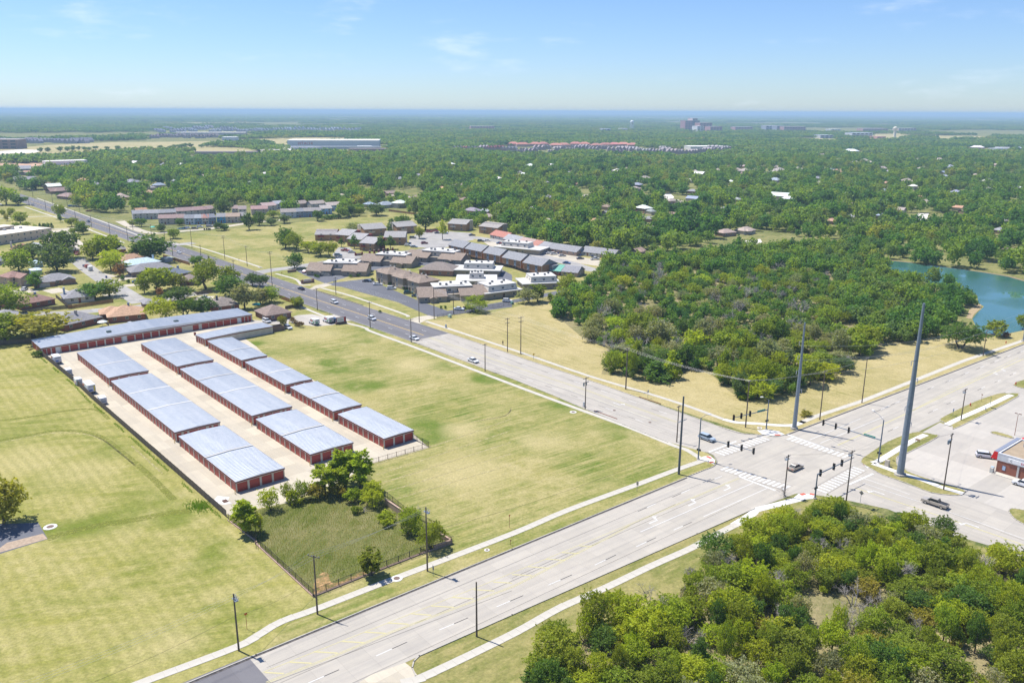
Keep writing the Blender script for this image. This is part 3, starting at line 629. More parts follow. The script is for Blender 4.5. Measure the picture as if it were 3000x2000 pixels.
# ---------------------------------------------------------------- lots, driveways, streets
LOT = tl(5, (385, 1050)) + tl(9, (2062, 1262), (2130, 1290)) + tl(10, (25, 1218), (300, 1165), (480, 1085), (800, 960), (1040, 815), (1590, 660), (1455, 545), (965, 290)) + tl(6, (520, 1290), (95, 1075)) + tl(5, (2352, 985), (2230, 900), (2352, 800), (2300, 760))
struct('storage_yard', MB().sheet(LOT, .012), CONC_LOT, 'cream concrete yard between the storage units', 'yard')
struct('drain_apron', MB().prism(tl(9, (1940, 1165), (2000, 1105), (2110, 1115), (2090, 1150), (2130, 1170), (2060, 1185)), 0, .03), CONC_NEW, 'white concrete drain apron in the storage yard', 'drain')
tag(MB().rbox(0, 0, 1.6, 1.1, 0, .03).obj('drain_grate', plain('rusty_iron', (.10, .055, .04), .8, .2), None, None, (*q(9, 2068, 1152), .03), DA), 'dark rusty drain grate on the white apron', 'grate')
struct('office_drive', MB().sheet(tl(6, (380, 700), (520, 690), (620, 715), (740, 690), (900, 745), (810, 760), (700, 790), (590, 800), (520, 800), (440, 790), (330, 770), (270, 740)), .013), CONC_STORE, 'pale concrete drive beside the storage office', 'driveway')
struct('office_drive_lane', strip(tl(6, (300, 760), (120, 770), (0, 760)) + tl(5, (2300, 790), (1900, 880)), 7, .0125), CONC_STORE, 'pale concrete lane from the storage office into the yard', 'driveway')
struct('basin_floor', MB().sheet(tl(9, (2130, 1340)) + tl(14, (525, 770), (1785, 285)) + tl(10, (1640, 1380), (1190, 1120), (1040, 900), (700, 1050), (480, 1110), (30, 1225)), .010), WEEDS, 'weedy green and brown floor of the drainage basin', 'basin')
struct('parking_lot', MB().sheet(tl(6, (600, 415), (1060, 360), (1100, 400), (1480, 560), (1760, 660), (1960, 630), (2352, 560)) + tl(7, (600, 440), (620, 470), (0, 590)) + tl(6, (2352, 625), (1670, 715), (1590, 705), (1300, 580), (1000, 500), (790, 440)), .012), ASPHALT_LOT, 'dark asphalt parking lot of the apartments', 'parking lot')
struct('parking_lot', MB().sheet(tl(6, (360, 285), (460, 280), (620, 330), (560, 300), (930, 240), (1460, 130), (1700, 105), (1900, 190), (2260, 280), (2352, 330), (2352, 420), (1700, 250), (1400, 240), (1060, 290), (900, 330), (640, 410), (440, 330)), .0115), ASPHALT_LOT, 'asphalt lanes between the apartment blocks', 'parking lot')
PLOT = bpy.data.objects['parking_lot']
for i in range(22):
    f = i / 21; A_ = q(6, 800 + 520 * f, 437 + 150 * f); B_ = q(6, 870 + 470 * f, 425 + 140 * f)
    bar(PLOT, 'bay_line', A_, A_ + np.array((math.cos(R(42)), math.sin(R(42)))) * 5.2, .11, PAINT_W)
struct('street', strip(smooth_line(tl(6, (-40, 320), (150, 285), (330, 262), (700, 205), (1100, 150), (1500, 105), (1740, 62)) + tl(2, (1850, 1275), (1800, 1235))), 9, .014), CONC_ST, 'pale concrete side street behind the apartments', 'street')
struct('street', strip(smooth_line(tl(2, (1560, 1260), (1700, 1225), (1950, 1235), (2352, 1300)) + tl(7, (200, 140), (480, 210), (700, 275), (880, 300))), 10, .0142), CONC_ST, 'pale concrete street in front of the duplex row', 'street')
struct('apron', MB().sheet(tl(2, (1400, 1270), (1480, 1200), (1700, 1180), (1980, 1200), (2000, 1260), (1700, 1340), (1440, 1330)), .0125), CONC_ST, 'pale concrete lot beside the red brown apartments', 'parking lot')
struct('apron', MB().sheet(tl(2, (760, 1330), (860, 1330), (930, 1400), (980, 1430), (740, 1440), (700, 1400)), .0125), CONC_ST, 'small concrete lot beside the hedge', 'parking lot')
struct('apron', MB().sheet(tl(7, (-300, 0), (0, 60), (300, 105), (800, 195), (880, 225), (870, 260), (480, 205), (0, 105), (-200, 70)), .0125), CONC_LOT, 'pale concrete driveways of the duplex row', 'driveway')
struct('street', strip(smooth_line(tl(5, (700, 180), (790, 260), (960, 380), (1130, 480), (1300, 585))), 8.5, .0135), CONC_ST, 'residential street running between the houses', 'street')
struct('street', strip(smooth_line(tl(5, (-200, 720), (300, 690), (600, 682), (900, 655), (1250, 625), (1420, 590), (1700, 520), (1900, 495))), 8, .0137), CONC_ST, 'residential street behind the long storage building', 'street')
struct('school_lot', MB().sheet(tl(1, (340, 1185), (640, 1160), (720, 1190), (640, 1200), (800, 1320), (700, 1345), (340, 1240)), .012), CONC_LOT, 'pale concrete lot beside the flat roofed school', 'parking lot')
struct('path', strip(smooth_line(tl(1, (-50, 1070), (300, 1050), (540, 1045))), 3, .013), CONC_WALK, 'pale path crossing the school lawn', 'path')
struct('path', strip(smooth_line(tl(1, (360, 1168), (560, 1160), (720, 1152))), 3.5, .0132), CONC_WALK, 'pale path beside the clipped shrubs', 'path')
struct('street', strip(smooth_line(tl(1, (1500, 1285), (1620, 1305), (1780, 1290))), 9, .0145), CONC_ST, 'concrete side street mouth by the meadow', 'street')
struct('street', strip(smooth_line(tl(1, (1100, 1090), (1350, 1195), (1700, 1180), (2000, 1150), (2352, 1100)) + tl(2, (300, 1075),)), 7, .0143), CONC_LOT, 'concrete lane in front of the town house rows', 'street')
struct('street', strip(tl(1, (0, 940), (-300, 800)), 5, .013), CONC_ST, 'lane at the edge of the school lawn', 'street')
for i, (a, b, w, lb) in enumerate((((5, 460, 460), (5, 560, 490), 8, 'drive beside the grey hip house'), ((5, 110, 470), (5, 230, 500), 14, 'drive in front of the small garage house'), ((5, 980, 500), (5, 1110, 540), 6, 'drive beside the cedar fenced house'), ((5, 900, 320), (5, 1040, 350), 6, 'drive beside the pale blue roofed house'), ((5, 1060, 380), (5, 1230, 350), 6, 'drive with the parked dark sedan'), ((5, 1150, 430), (5, 1330, 410), 6, 'drive with the two parked cars'), ((5, 1800, 545), (5, 1960, 540), 8, 'drive behind the dark brown house'))):
    struct('driveway', strip([q(*a), q(*b)], w, .0128), CONC_LOT, 'pale concrete ' + lb, 'driveway')
struct('apartment_drive', MB().sheet(tl(6, (470, 470), (540, 430), (640, 405), (700, 420), (640, 440), (560, 455), (540, 490)), .0132), CONC_LOT, 'concrete apron from the main road to the asphalt parking', 'driveway')
struct('apartment_drive', MB().sheet(tl(6, (1380, 745), (1480, 715), (1590, 700), (1665, 725), (1560, 745), (1480, 790)), .0132), CONC_LOT, 'concrete apron at the end of the asphalt parking', 'driveway')
struct('south_drive', MB().sheet(tl(14, (940, 1568), (1060, 1490), (1370, 1380), (1435, 1430), (1500, 1520), (1330, 1568)), .03), CONC_LOT, 'cracked concrete drive mouth with weeds', 'driveway')
struct('school_drive', MB().sheet(px((-60, 1537), (112, 1530), (140, 1578), (-60, 1640)), .012), ASPHALT_LOT, 'end of a dark asphalt drive in the mown field', 'driveway')
struct('school_drive_edge', MB().sheet(px((20, 1589), (126, 1562), (139, 1577), (-30, 1626)), .0135), plain('worn_concrete', (.36, .28, .21), .9, .1, var=.15), 'worn tan strip at the asphalt drive end', 'driveway')
struct('forecourt', MB().sheet(tl(12, (1180, 740), (1560, 565), (1420, 520), (1580, 430), (1680, 470), (2300, 190), (2150, 150), (2352, 60), (2900, -200), (2900, 1700), (2352, 1380), (2210, 1250), (1740, 1102), (1300, 900), (1180, 850)), .013), CONC_STORE, 'pale concrete forecourt of the corner store', 'forecourt')
def island(pts, label):
    k = smooth_line(pts + [pts[0]], 3)[:-1]
    i_ = struct('grass_island', MB().prism(k, 0, .13), GRASS_V, label, 'verge')
    wallstrip(k + [k[0]], .2, 0, .145).obj('kerb_edge', KERB, i_)
island(tl(12, (870, 757), (1100, 607), (1330, 525), (1430, 526), (1520, 543), (1555, 567), (1270, 715), (1185, 750), (1190, 830), (1250, 850), (1300, 890), (1560, 980), (1790, 1050), (1800, 1078), (1740, 1100), (1500, 1075), (1250, 980), (1050, 912), (940, 850), (855, 800)), 'grass corner island under the tall steel pole')
island(tl(12, (1575, 410), (1625, 372), (1900, 240), (2100, 172), (2180, 166), (2300, 190), (1760, 468), (1690, 465)), 'long grass island with the green feather banner')
island(tl(12, (2252, 90), (2280, 62), (2352, 40), (2500, 0), (2500, 125), (2330, 115)), 'grass island with the red hydrant by the forecourt')
island(tl(12, (2055, 517), (2110, 520), (2240, 560), (2230, 576), (2060, 532)), 'thin grass island in the forecourt')
island(tl(12, (2210, 1245), (2240, 1222), (2352, 1238), (2500, 1280), (2500, 1420), (2352, 1365), (2260, 1310)), 'small grass island at the forecourt exit')
def walkon(pts, w, label): struct('sidewalk', strip(pts, w, .15), CONC_NEW, label, 'sidewalk')
walkon(smooth_line(tl(12, (960, 805), (1020, 785), (1210, 670), (1360, 585), (1450, 545))), 1.7, 'white sidewalk crossing the corner island towards the banner')
walkon(smooth_line(tl(12, (960, 810), (1080, 850), (1190, 890), (1400, 955), (1600, 1030), (1790, 1085))), 1.7, 'white sidewalk crossing the corner island beside the forecourt')
walkon(smooth_line(tl(12, (1640, 455), (1750, 400), (2000, 290), (2200, 195), (2240, 180))), 1.7, 'sidewalk along the long grass island')

# ---- tyre and mower tracks worn into the turf
def trackmat(name, c):
    m, ns, ls, b = nodes(name); v = pos(ns, ls); f = noise(ns, ls, v, .9, 6, .75, .40, .62)
    b.inputs['Base Color'].default_value = (*c, 1); b.inputs['Roughness'].default_value = .95; setspec(b, .05)
    tr = ns.new('ShaderNodeBsdfTransparent'); mx = ns.new('ShaderNodeMixShader'); out = [x for x in ns if x.type == 'OUTPUT_MATERIAL'][0]
    ls.new(f, mx.inputs['Fac']); ls.new(tr.outputs[0], mx.inputs[1]); ls.new(b.outputs[0], mx.inputs[2]); ls.new(mx.outputs[0], out.inputs['Surface']); return m
HAY = trackmat('hay', (.35, .30, .14))
TG, TD = trackmat('track_green', (.20, .215, .045)), trackmat('track_straw', (.42, .37, .19))
struct('bare_soil', MB().sheet(smooth_line(tl(14, (530, 750), (535, 650), (600, 560), (660, 560), (690, 640), (760, 640), (860, 600), (980, 545), (1010, 570), (850, 650), (700, 715), (590, 750), (530, 750))), .014), trackmat('red_soil', (.46, .29, .14)), 'bare orange soil in the corner of the drainage basin', 'soil')
def track(label, pts, w, mat): struct('track', strip(smooth_line(pts), w, .0085), mat, label, 'track')
arc = tl(9, (-60, 608), (200, 560), (450, 515), (640, 505), (820, 525), (960, 580), (1080, 670), (1240, 800), (1420, 960), (1600, 1140))
track('curved greener mower track across the mown field', arc, 1.6, TG); track('curved straw line beside the mower track', [p + np.array((.6, -1.4)) for p in arc[:8]], .5, TD)
track('second faint mower track across the mown field', tl(9, (-60, 420), (300, 375), (700, 310), (900, 320), (1000, 400)), 1.2, TG)
track('green swale across the mown field below the fence end', tl(9, (430, 1500), (620, 1440), (900, 1375), (1250, 1320), (1500, 1270), (1750, 1240)), 2.4, TG)
track('straw tyre rut along the wooden fence', tl(9, (1210, 645), (1350, 770), (1490, 895)), .5, TD)
for k, lb in enumerate(('outer', 'middle', 'inner')): track(lb + ' curved tyre rut in the vacant lot', tl(10, (1950 + 60 * k, 430 - 12 * k), (2230 + 30 * k, 385 - 8 * k), (2310 + 10 * k, 350 - 6 * k), (2345, 315 - 8 * k)), .35, TD)
for k in range(5): track(('first', 'second', 'third', 'fourth', 'fifth')[k] + ' mown straw line along the vacant lot from the cross road', tl(10, (1100, 820 + 90 * k), (1500, 690 + 95 * k), (2000, 520 + 100 * k), (2340, 400 + 105 * k)), .6, TD)
for k in range(7): track(('first', 'second', 'third', 'fourth', 'fifth', 'sixth', 'seventh')[k] + ' straw mowing line curving through the dry field', tl(6, (1800 + 90 * k, 740 - 4 * k), (2100 + 75 * k, 820 - 8 * k), (2352 + 60 * k, 905 - 10 * k), (2700 + 40 * k, 1030 - 14 * k)), .5, HAY if k % 2 else TD)

# ================================================================ STORAGE UNITS
BEIGE, RED, MAROON = (.56, .51, .42), (.36, .050, .036), (.16, .028, .024)
DOOR = MB().box(-.5, .5, -.03, .03, 0, 2.15)
for k in range(6): DOOR.box(-.5, .5, -.045, -.03, .12 + k * .34, .28 + k * .34)
DOOR_ME = DOOR.mesh('roll_door', METAL)
ZE = 2.75
def storage(label, FL, NL, NR, FR, left=None, front=None, caps=(), step=.75, ze=ZE, ac=()):
    fl, nl, nr, fr = (P(*a, ze) for a in (FL, NL, NR, FR))
    a = ang(nl, fl) - math.pi / 2
    L = (np.linalg.norm(fl - nl) + np.linalg.norm(fr - nr)) / 2; W = (np.linalg.norm(nr - nl) + np.linalg.norm(fr - fl)) / 2
    root = thing('storage_building', label, 'storage unit', nl, a, 'drive-up storage buildings with red doors')
    c = .14
    w = MB().box(c, W - c, c, L - c, 0, ze - .3)
    w.box(.0, W, 0, L, ze - .52, ze - .3)
    rh = .012 * W + .1
    # left side bays
    nL = left if left else max(3, round(L / 3.25)); bw = L / nL; doors = []
    for i in range(nL + 1):
        y = min(max(i * bw, .18), L - .18); w.box(0, c + .01, y - .17, y + .17, 0, ze - .5)
        if i < nL: doors.append(('l', (i + .5) * bw, bw - .42))
    for i in range(nL + 1):
        y = min(max(i * bw, .18), L - .18); w.box(W - c - .01, W, y - .17, y + .17, 0, ze - .5)
        if i < nL: doors.append(('r', (i + .5) * bw, bw - .42))
    fr_ = front if front else [(W / 4 * (i + .5), W / 4 - .5, RED) for i in range(4)]
    edges = sorted([x - ww / 2 for x, ww, _ in fr_] + [x + ww / 2 for x, ww, _ in fr_])
    e = [0.0] + edges + [W]
    for i in range(0, len(e) - 1, 2):
        if e[i + 1] - e[i] > .03: w.box(e[i] + (.001 if i else 0), e[i + 1] - .001, 0, c + .01, 0, ze - .5)
    w.obj('wall', WALL, root, BEIGE)
    for s, y, ww in doors:
        d = inst('roll_door', DOOR_ME, root, RED, (c if s == 'l' else W - c, y, .01), (-math.pi / 2 if s == 'l' else math.pi / 2), (ww, 1, 1))
        d.scale = (ww, 1, 1.0)
    for x, ww, cc in fr_: inst('roll_door' if cc is RED else 'entry_door', DOOR_ME, root, cc, (x, c, .01), 0, (ww, 1, 1))
    t = MB(); o = .12
    t.box(-o, W + o, -o, .02 - o, ze - .32, ze + .02); t.box(-o, W + o, L + o - .02, L + o, ze - .32, ze + .02)
    t.box(-o, .02 - o, -o, L + o, ze - .32, ze + .02); t.box(W + o - .02, W + o, -o, L + o, ze - .32, ze + .02)
    t.obj('fascia', METAL, root, MAROON)
    r = MB()
    r.add([(-o, -o, ze), (W / 2, -o, ze + rh), (W + o, -o, ze), (-o, L + o, ze), (W / 2, L + o, ze + rh), (W + o, L + o, ze)], [(0, 1, 4, 3), (1, 2, 5, 4), (0, 2, 1), (3, 4, 5), (0, 3, 5, 2)])
    n = int((L + 2 * o) / step)
    for i in range(n + 1):
        y = -o + .05 + i * (L + 2 * o - .1) / n
        for x0, x1, z0, z1 in ((-o, W / 2, ze, ze + rh), (W / 2, W + o, ze + rh, ze)):
            r.add([(x0, y - .13, z0), (x0, y + .13, z0), (x0, y, z0 + .15), (x1, y - .13, z1), (x1, y + .13, z1), (x1, y, z1 + .15)], [(0, 3, 5, 2), (2, 5, 4, 1)])
    ro = r.obj('roof', GALV, root)
    for cf in caps:
        y = L * cf
        MB().add([(-o, y - .3, ze + .17), (W / 2, y - .3, ze + rh + .17), (W + o, y - .3, ze + .17), (-o, y + .3, ze + .17), (W / 2, y + .3, ze + rh + .17), (W + o, y + .3, ze + .17)], [(0, 1, 4, 3), (1, 2, 5, 4)]).obj('ridge_cap', WHITEROOF, ro)
    # down pipes and corner guards
    for y in (.06, L - .06): MB().box(-.09, -.01, y - .05, y + .05, 0, ze - .3).obj('down_pipe', WALL, root, (.36, .25, .2))
    b = MB(); b.tube((-.55, -.5, 0), (-.55, -.5, 1.0), .09, n=8); b.obj('bollard', METAL, root, (.62, .45, .12))
    for x, y in ac:
        k = MB().box(x - .8, x + .8, y - .6, y + .6, ze + .02, ze + 1.1); k.box(x - .7, x + .7, y - .5, y + .5, ze + 1.1, ze + 1.16); k.obj('roof_vent', METAL, ro, (.06, .09, .085))
    return root
six = lambda W: [(1.0, 1.3, RED), (3.0, 1.5, RED), (W * .39, 3.0, RED), (W * .63, 3.0, RED), (W - 3.0, 1.5, RED), (W - 1.1, 1.3, RED)]
st = [('silver roofed storage building with one white ridge strip, beside the parked rental trailers', (226.4, 1033.2), (318.2, 1106.6), (435.3, 1086.5), (336.4, 1015.7), 12, None, (.42,)),
      ('longest silver roofed storage building next to the wooden fence, two white ridge strips', (326.9, 1117), (512.4, 1265.8), (645, 1236.5), (444.8, 1094.5), 22, 'six', (.38, .7)),
      ('silver roofed storage building next to the white drain apron', (525.2, 1278.6), (690.4, 1410.9), (834.5, 1372.6), (658.5, 1247.3), 11, None, (.5,)),
      ('silver roofed storage building in the middle row facing the long back building', (413.6, 1006.1), (519.1, 1073.1), (624.4, 1053.3), (513.4, 989.5), 12, None, (.45,)),
      ('longest silver roofed storage building of the middle row, two white ridge strips', (528.7, 1081.1), (738.2, 1217.3), (856.8, 1190.9), (634.6, 1061.9), 22, 'six', (.42, .72)),
      ('silver roofed storage building behind the tall basin trees', (751.6, 1228.5), (909.4, 1330.2), (1036.3, 1297.7), (871.2, 1200.4), 11, None, (.5,)),
      ('silver roofed storage building beside the vacant lot, next to the small beige end building', (609, 999.7), (707.9, 1054.9), (781.3, 1039.6), (676, 987), 11, 'three', (.42,)),
      ('silver roofed storage building beside the vacant lot, second from the small beige end building', (719, 1061), (835.5, 1126.7), (914.9, 1107.5), (785, 1046.6), 10, 'three', (.45,)),
      ('silver roofed storage building beside the vacant lot, second from the picket fence', (850.4, 1133.7), (975.8, 1204.3), (1057.7, 1182.3), (926.3, 1116.6), 10, 'three', (.5,)),
      ('silver roofed storage building beside the vacant lot, next to the picket fence', (990.8, 1213.2), (1124.7, 1284.3), (1210.8, 1258.8), (1073.7, 1191.5), 9, 'three', ())]
for lb, a, b, c_, d, n, fr_, caps in st:
    Wm = float(np.linalg.norm(P(*c_, ZE) - P(*b, ZE)))
    f_ = six(Wm) if fr_ == 'six' else [(Wm / 3 * (i + .5), Wm / 3 - .5, RED) for i in range(3)] if fr_ == 'three' else None
    storage(lb, a, b, c_, d, n, f_, caps)
# long back building: its long front faces the yard
TNL, TNR, TFL, TFR = (119.6, 1019.8), (750, 928.4), (92.5, 996.6), (712.7, 908.9)
tnl, tnr = P(*TNL, ZE), P(*TNR, ZE); TW = float(np.linalg.norm(tnr - tnl)); TA = ang(tnl, tnr)
def along(xz):                       # position along the back building's front from a photo column
    f = (xz / 3.136 - TNL[0]) / (TNR[0] - TNL[0]); g = P(xz / 3.136, TNL[1] + (TNR[1] - TNL[1]) * f, ZE)
    return float((g - tnl) @ (tnr - tnl) / TW)
WHT = (.66, .66, .64)
fd = [(along(x), 1.15, RED) for x in (405, 445, 490)] + [(along(530), 1.3, WHT)] + [(along(x), 2.55, RED) for x in (597, 680, 767, 850, 930, 1012, 1092)] + [(along(1155), 1.3, WHT)] + [(along(x), 2.6, RED) for x in (1212, 1290, 1365, 1442, 1517, 1590, 1663)] + [(along(1825), 2.4, RED)] + [(along(x), 2.75, RED) for x in (1915, 1982, 2052, 2120, 2187)] + [(along(2238), 1.4, WHT)] + [(along(x), 1.2, RED) for x in (2272, 2305, 2337)]
tfl = P(*TFL, ZE)
root = storage('long low storage building with silver roof backing onto the houses', TFL, TNL, TNR, TFR, 2, fd, (), ac=())
rd = [c for c in root.children if c.name.startswith('roof') and not c.name.startswith('roll')][0]
for xz in (1050, 1687):
    x = along(xz); k = MB().box(x - .8, x + .8, 4.2, 5.6, ZE + .1, ZE + 1.3); k.box(x - .65, x + .65, 4.3, 5.5, ZE + 1.3, ZE + 1.36); k.obj('roof_vent', METAL, rd, (.06, .09, .085))
snl, snr, sfl, sfr = (599.5, 992.7), (803.3, 960.0), (572.4, 980.6), (783.5, 948.7)
Ws = float(np.linalg.norm(P(*snr, ZE) - P(*snl, ZE)))
storage('small beige walled storage building at the lawn, white roof', sfl, snl, snr, sfr, 4, [(.9, 1.2, RED)], ())
tag(MB().box(-.45, .45, -.3, .3, 0, 1.2).obj('gate_keypad', METAL, None, MAROON, (*q(5, 1792, 885), 0), DA), 'maroon gate post by the small storage building', 'gate post')

# ================================================================ FENCES
def panel_fence(name, label, pts, h, mat, bay=2.4, planks=15, post=WOODFENCE, cat='fence', t=.03):
    root = thing(name, label, cat, pts[0]); o = np.array(pts[0])
    pm = MB()
    for k in range(planks):
        x0 = -.5 + k / planks; pm.box(x0 + .004, x0 + 1 / planks - .004, -t / 2, t / 2, .05, 1 - (k % 3) * .006)
    pm.box(-.5, .5, t / 2, t / 2 + .05, .22, .28); pm.box(-.5, .5, t / 2, t / 2 + .05, .75, .81)
    pm = pm.mesh('panel', mat); po = MB().box(-.055, .055, -.055, .055, 0, 1.04).mesh('post', post)
    for s, p, d in resample([np.array(p, float) for p in pts], bay):
        e = math.atan2(d[1], d[0]); r = p - o
        hh = h * (1 + .015 * math.sin(s * 3.1))
        inst('panel', pm, root, None, (*(r + d * bay / 2), 0), e, (bay - .08, 1, hh)); inst('post', po, root, None, (*r, 0), e, (1, 1, h))
    return root
panel_fence('wooden_fence', 'weathered grey wooden privacy fence between mown field and storage yard', tl(5, (362, 1050), (700, 1330)) + tl(9, (840, 210), (1480, 770), (2062, 1285)), 1.85, WOODFENCE)
def picket_fence(name, label, pts, h=1.5, bay=2.6, pick=12, mat=DARKMETAL, curb=None):
    root = thing(name, label, 'fence', pts[0]); o = np.array(pts[0])
    pm = MB(); pm.box(-.5, .5, -.02, .02, .93, .97); pm.box(-.5, .5, -.02, .02, .1, .14)
    for k in range(pick): x = -.5 + (k + .5) / pick; pm.box(x - .005, x + .005, -.012, .012, .03, 1)
    pm = pm.mesh('rail_panel', mat); po = MB().box(-.045, .045, -.045, .045, 0, 1.06).mesh('post', mat)
    for s, p, d in resample([np.array(p, float) for p in pts], bay):
        e = math.atan2(d[1], d[0]); r = p - o
        inst('rail_panel', pm, root, None, (*(r + d * bay / 2), .15 if curb else 0), e, (bay, 1, h)); inst('post', po, root, None, (*r, .1 if curb else 0), e, (1, 1, h))
    if curb: wallstrip([np.array(p) - o for p in pts], .35, 0, .28).obj('footing', curb, root)
    return root
PINKCONC = plain('pinkish_concrete', (.42, .30, .24), .9, .1, var=.12)
picket_fence('picket_fence', 'black metal picket fence on a concrete footing beside the mown field', tl(9, (2100, 1330), (2352, 1520)) + tl(14, (0, 290), (528, 775)), 1.5, curb=PINKCONC)
picket_fence('picket_fence', 'black metal picket fence between drainage basin and sidewalk', tl(14, (528, 775), (1000, 585), (1500, 390), (1795, 285)), 1.4, curb=PINKCONC)
picket_fence('picket_fence', 'black metal picket fence on the brick retaining wall of the basin', tl(14, (1795, 285), (1660, 150)) + tl(10, (1360, 1250), (1190, 1110)), 1.5)
picket_fence('picket_fence', 'rusty metal picket fence closing the yard at the vacant lot', tl(10, (1045, 815), (1585, 657)), 1.3, mat=plain('rusty_metal', (.13, .075, .055), .8, .2), pick=6)
picket_fence('picket_fence', 'short black metal picket fence at the end of the storage row', tl(10, (1585, 657), (1452, 590)), 1.6)
# segmental retaining wall: real blocks
root = thing('retaining_wall', 'tan block retaining wall at the edge of the drainage basin', 'wall', q(10, 1185, 1180))
o = q(10, 1185, 1180); A_, B_ = q(10, 1185, 1180) - o, q(10, 1360, 1300) - o; n = 11; L = float(np.linalg.norm(B_ - A_)); e = ang(A_, B_)
BLK = MB().box(-.5, .5, -.15, .15, 0, .19, 0, .012).mesh('block', plain('tan_block', (.34, .26, .19), .95, .05, var=.25, scale=2))
for r in range(7):
    for k in range(n):
        f = (k + .5 + (.5 if r % 2 else 0)) / (n + .5); c = A_ + (B_ - A_) * f
        inst('block', BLK, root, None, (*c, r * .2), e, (L / (n + .5) - .02, 1, 1))
wallstrip([A_, B_], .4, 1.41, 1.5).obj('coping', PINKCONC, root)
root = thing('retaining_wall', 'pinkish coping wall at the sharp corner of the basin', 'wall', q(14, 1700, 320)); o = q(14, 1700, 320)
wallstrip([q(14, 1690, 225) - o, q(14, 1795, 290) - o, q(14, 1640, 345) - o], .35, 0, .9).obj('wall_face', BRICKW, root, (.30, .22, .17)); wallstrip([q(14, 1690, 225) - o, q(14, 1795, 290) - o, q(14, 1640, 345) - o], .42, .9, 1.0).obj('coping', PINKCONC, root)
def chain_fence(label, pts, h=1.6, bay=3.0):
    root = thing('chain_fence', label, 'fence', pts[0]); o = np.array(pts[0])
    pm = MB(); pm.box(-.5, .5, -.02, .02, .97, 1.0); pm.box(-.5, .5, -.015, .015, .03, .05)
    for k in range(9): x = -.5 + k / 9; pm.add([(x, 0, .04), (x + .012, 0, .04), (x + .125, 0, .97), (x + .113, 0, .97)], [(0, 1, 2, 3)]); pm.add([(x + .113, 0, .04), (x + .125, 0, .04), (x + .012, 0, .97), (x, 0, .97)], [(0, 1, 2, 3)])
    pm = pm.mesh('mesh_panel', DARKMETAL); po = MB().tube((0, 0, 0), (0, 0, 1.05), .04, n=6).mesh('post', DARKMETAL)
    for s, p, d in resample([np.array(p, float) for p in pts], bay):
        e = math.atan2(d[1], d[0]); r = p - o
        inst('mesh_panel', pm, root, None, (*(r + d * bay / 2), 0), e, (bay, 1, h)); inst('post', po, root, None, (*r, 0), e, (1, 1, h))
chain_fence('dark chain fence between dry field and apartments', tl(6, (1668, 728), (1980, 670), (2352, 605)) + tl(7, (0, 612), (300, 565), (610, 500)))
chain_fence('dark chain fence behind the apartments along the side street', tl(6, (556, 245), (1000, 190), (1500, 118), (1700, 95)), 1.8, 4)
root = panel_fence('wooden_fence', 'cedar fence behind the white trimmed grey roofed house', tl(5, (630, 645), (1003, 590)), 1.7, CEDARFENCE, post=CEDARFENCE)
panel_fence('wooden_fence', 'grey fence behind the dark red hip roofed house', tl(5, (210, 680), (625, 640)), 1.7, WOODFENCE)
panel_fence('wooden_fence', 'grey fence between the dark red roofed house and the white trimmed one', tl(5, (515, 540), (625, 630)), 1.7, WOODFENCE)
panel_fence('wooden_fence', 'grey fence beside the orange roofed house', tl(5, (925, 740), (1000, 800)), 1.7, WOODFENCE)
panel_fence('wooden_fence', 'grey fence along the mown field behind the crepe trees', tl(5, (-100, 985), (290, 955)), 1.8, WOODFENCE)
panel_fence('wooden_fence', 'long cedar fence along the asphalt road behind the houses', tl(5, (1500, 170), (1740, 240)), 1.8, CEDARFENCE, post=CEDARFENCE)
panel_fence('wooden_fence', 'cedar fence along the asphalt road beside the storage office', tl(6, (215, 545), (330, 590)), 1.8, CEDARFENCE, post=CEDARFENCE)
panel_fence('wooden_fence', 'grey fence beside the storage office lawn', tl(6, (270, 650), (410, 620)), 1.7, WOODFENCE)
panel_fence('wooden_fence', 'weathered grey yard fence behind the big oak', tl(5, (1780, 490), (1810, 515), (1925, 500)), 1.7, WOODFENCE)
panel_fence('wooden_fence', 'black fence behind the brick town houses', tl(6, (1880, 165), (2352, 270)) + tl(7, (180, 330), (400, 365)), 1.7, plain('fence_dark', (.03, .027, .025), .9, .1), bay=3.5)
panel_fence('wooden_fence', 'brown fence at the edge of the meadow and the trees', tl(2, (1220, 1000), (1440, 1030)), 1.7, CEDARFENCE, bay=4)
panel_fence('wooden_fence', 'brown fence behind the duplex row', tl(3, (600, 1270), (770, 1310)), 1.7, CEDARFENCE, bay=4)

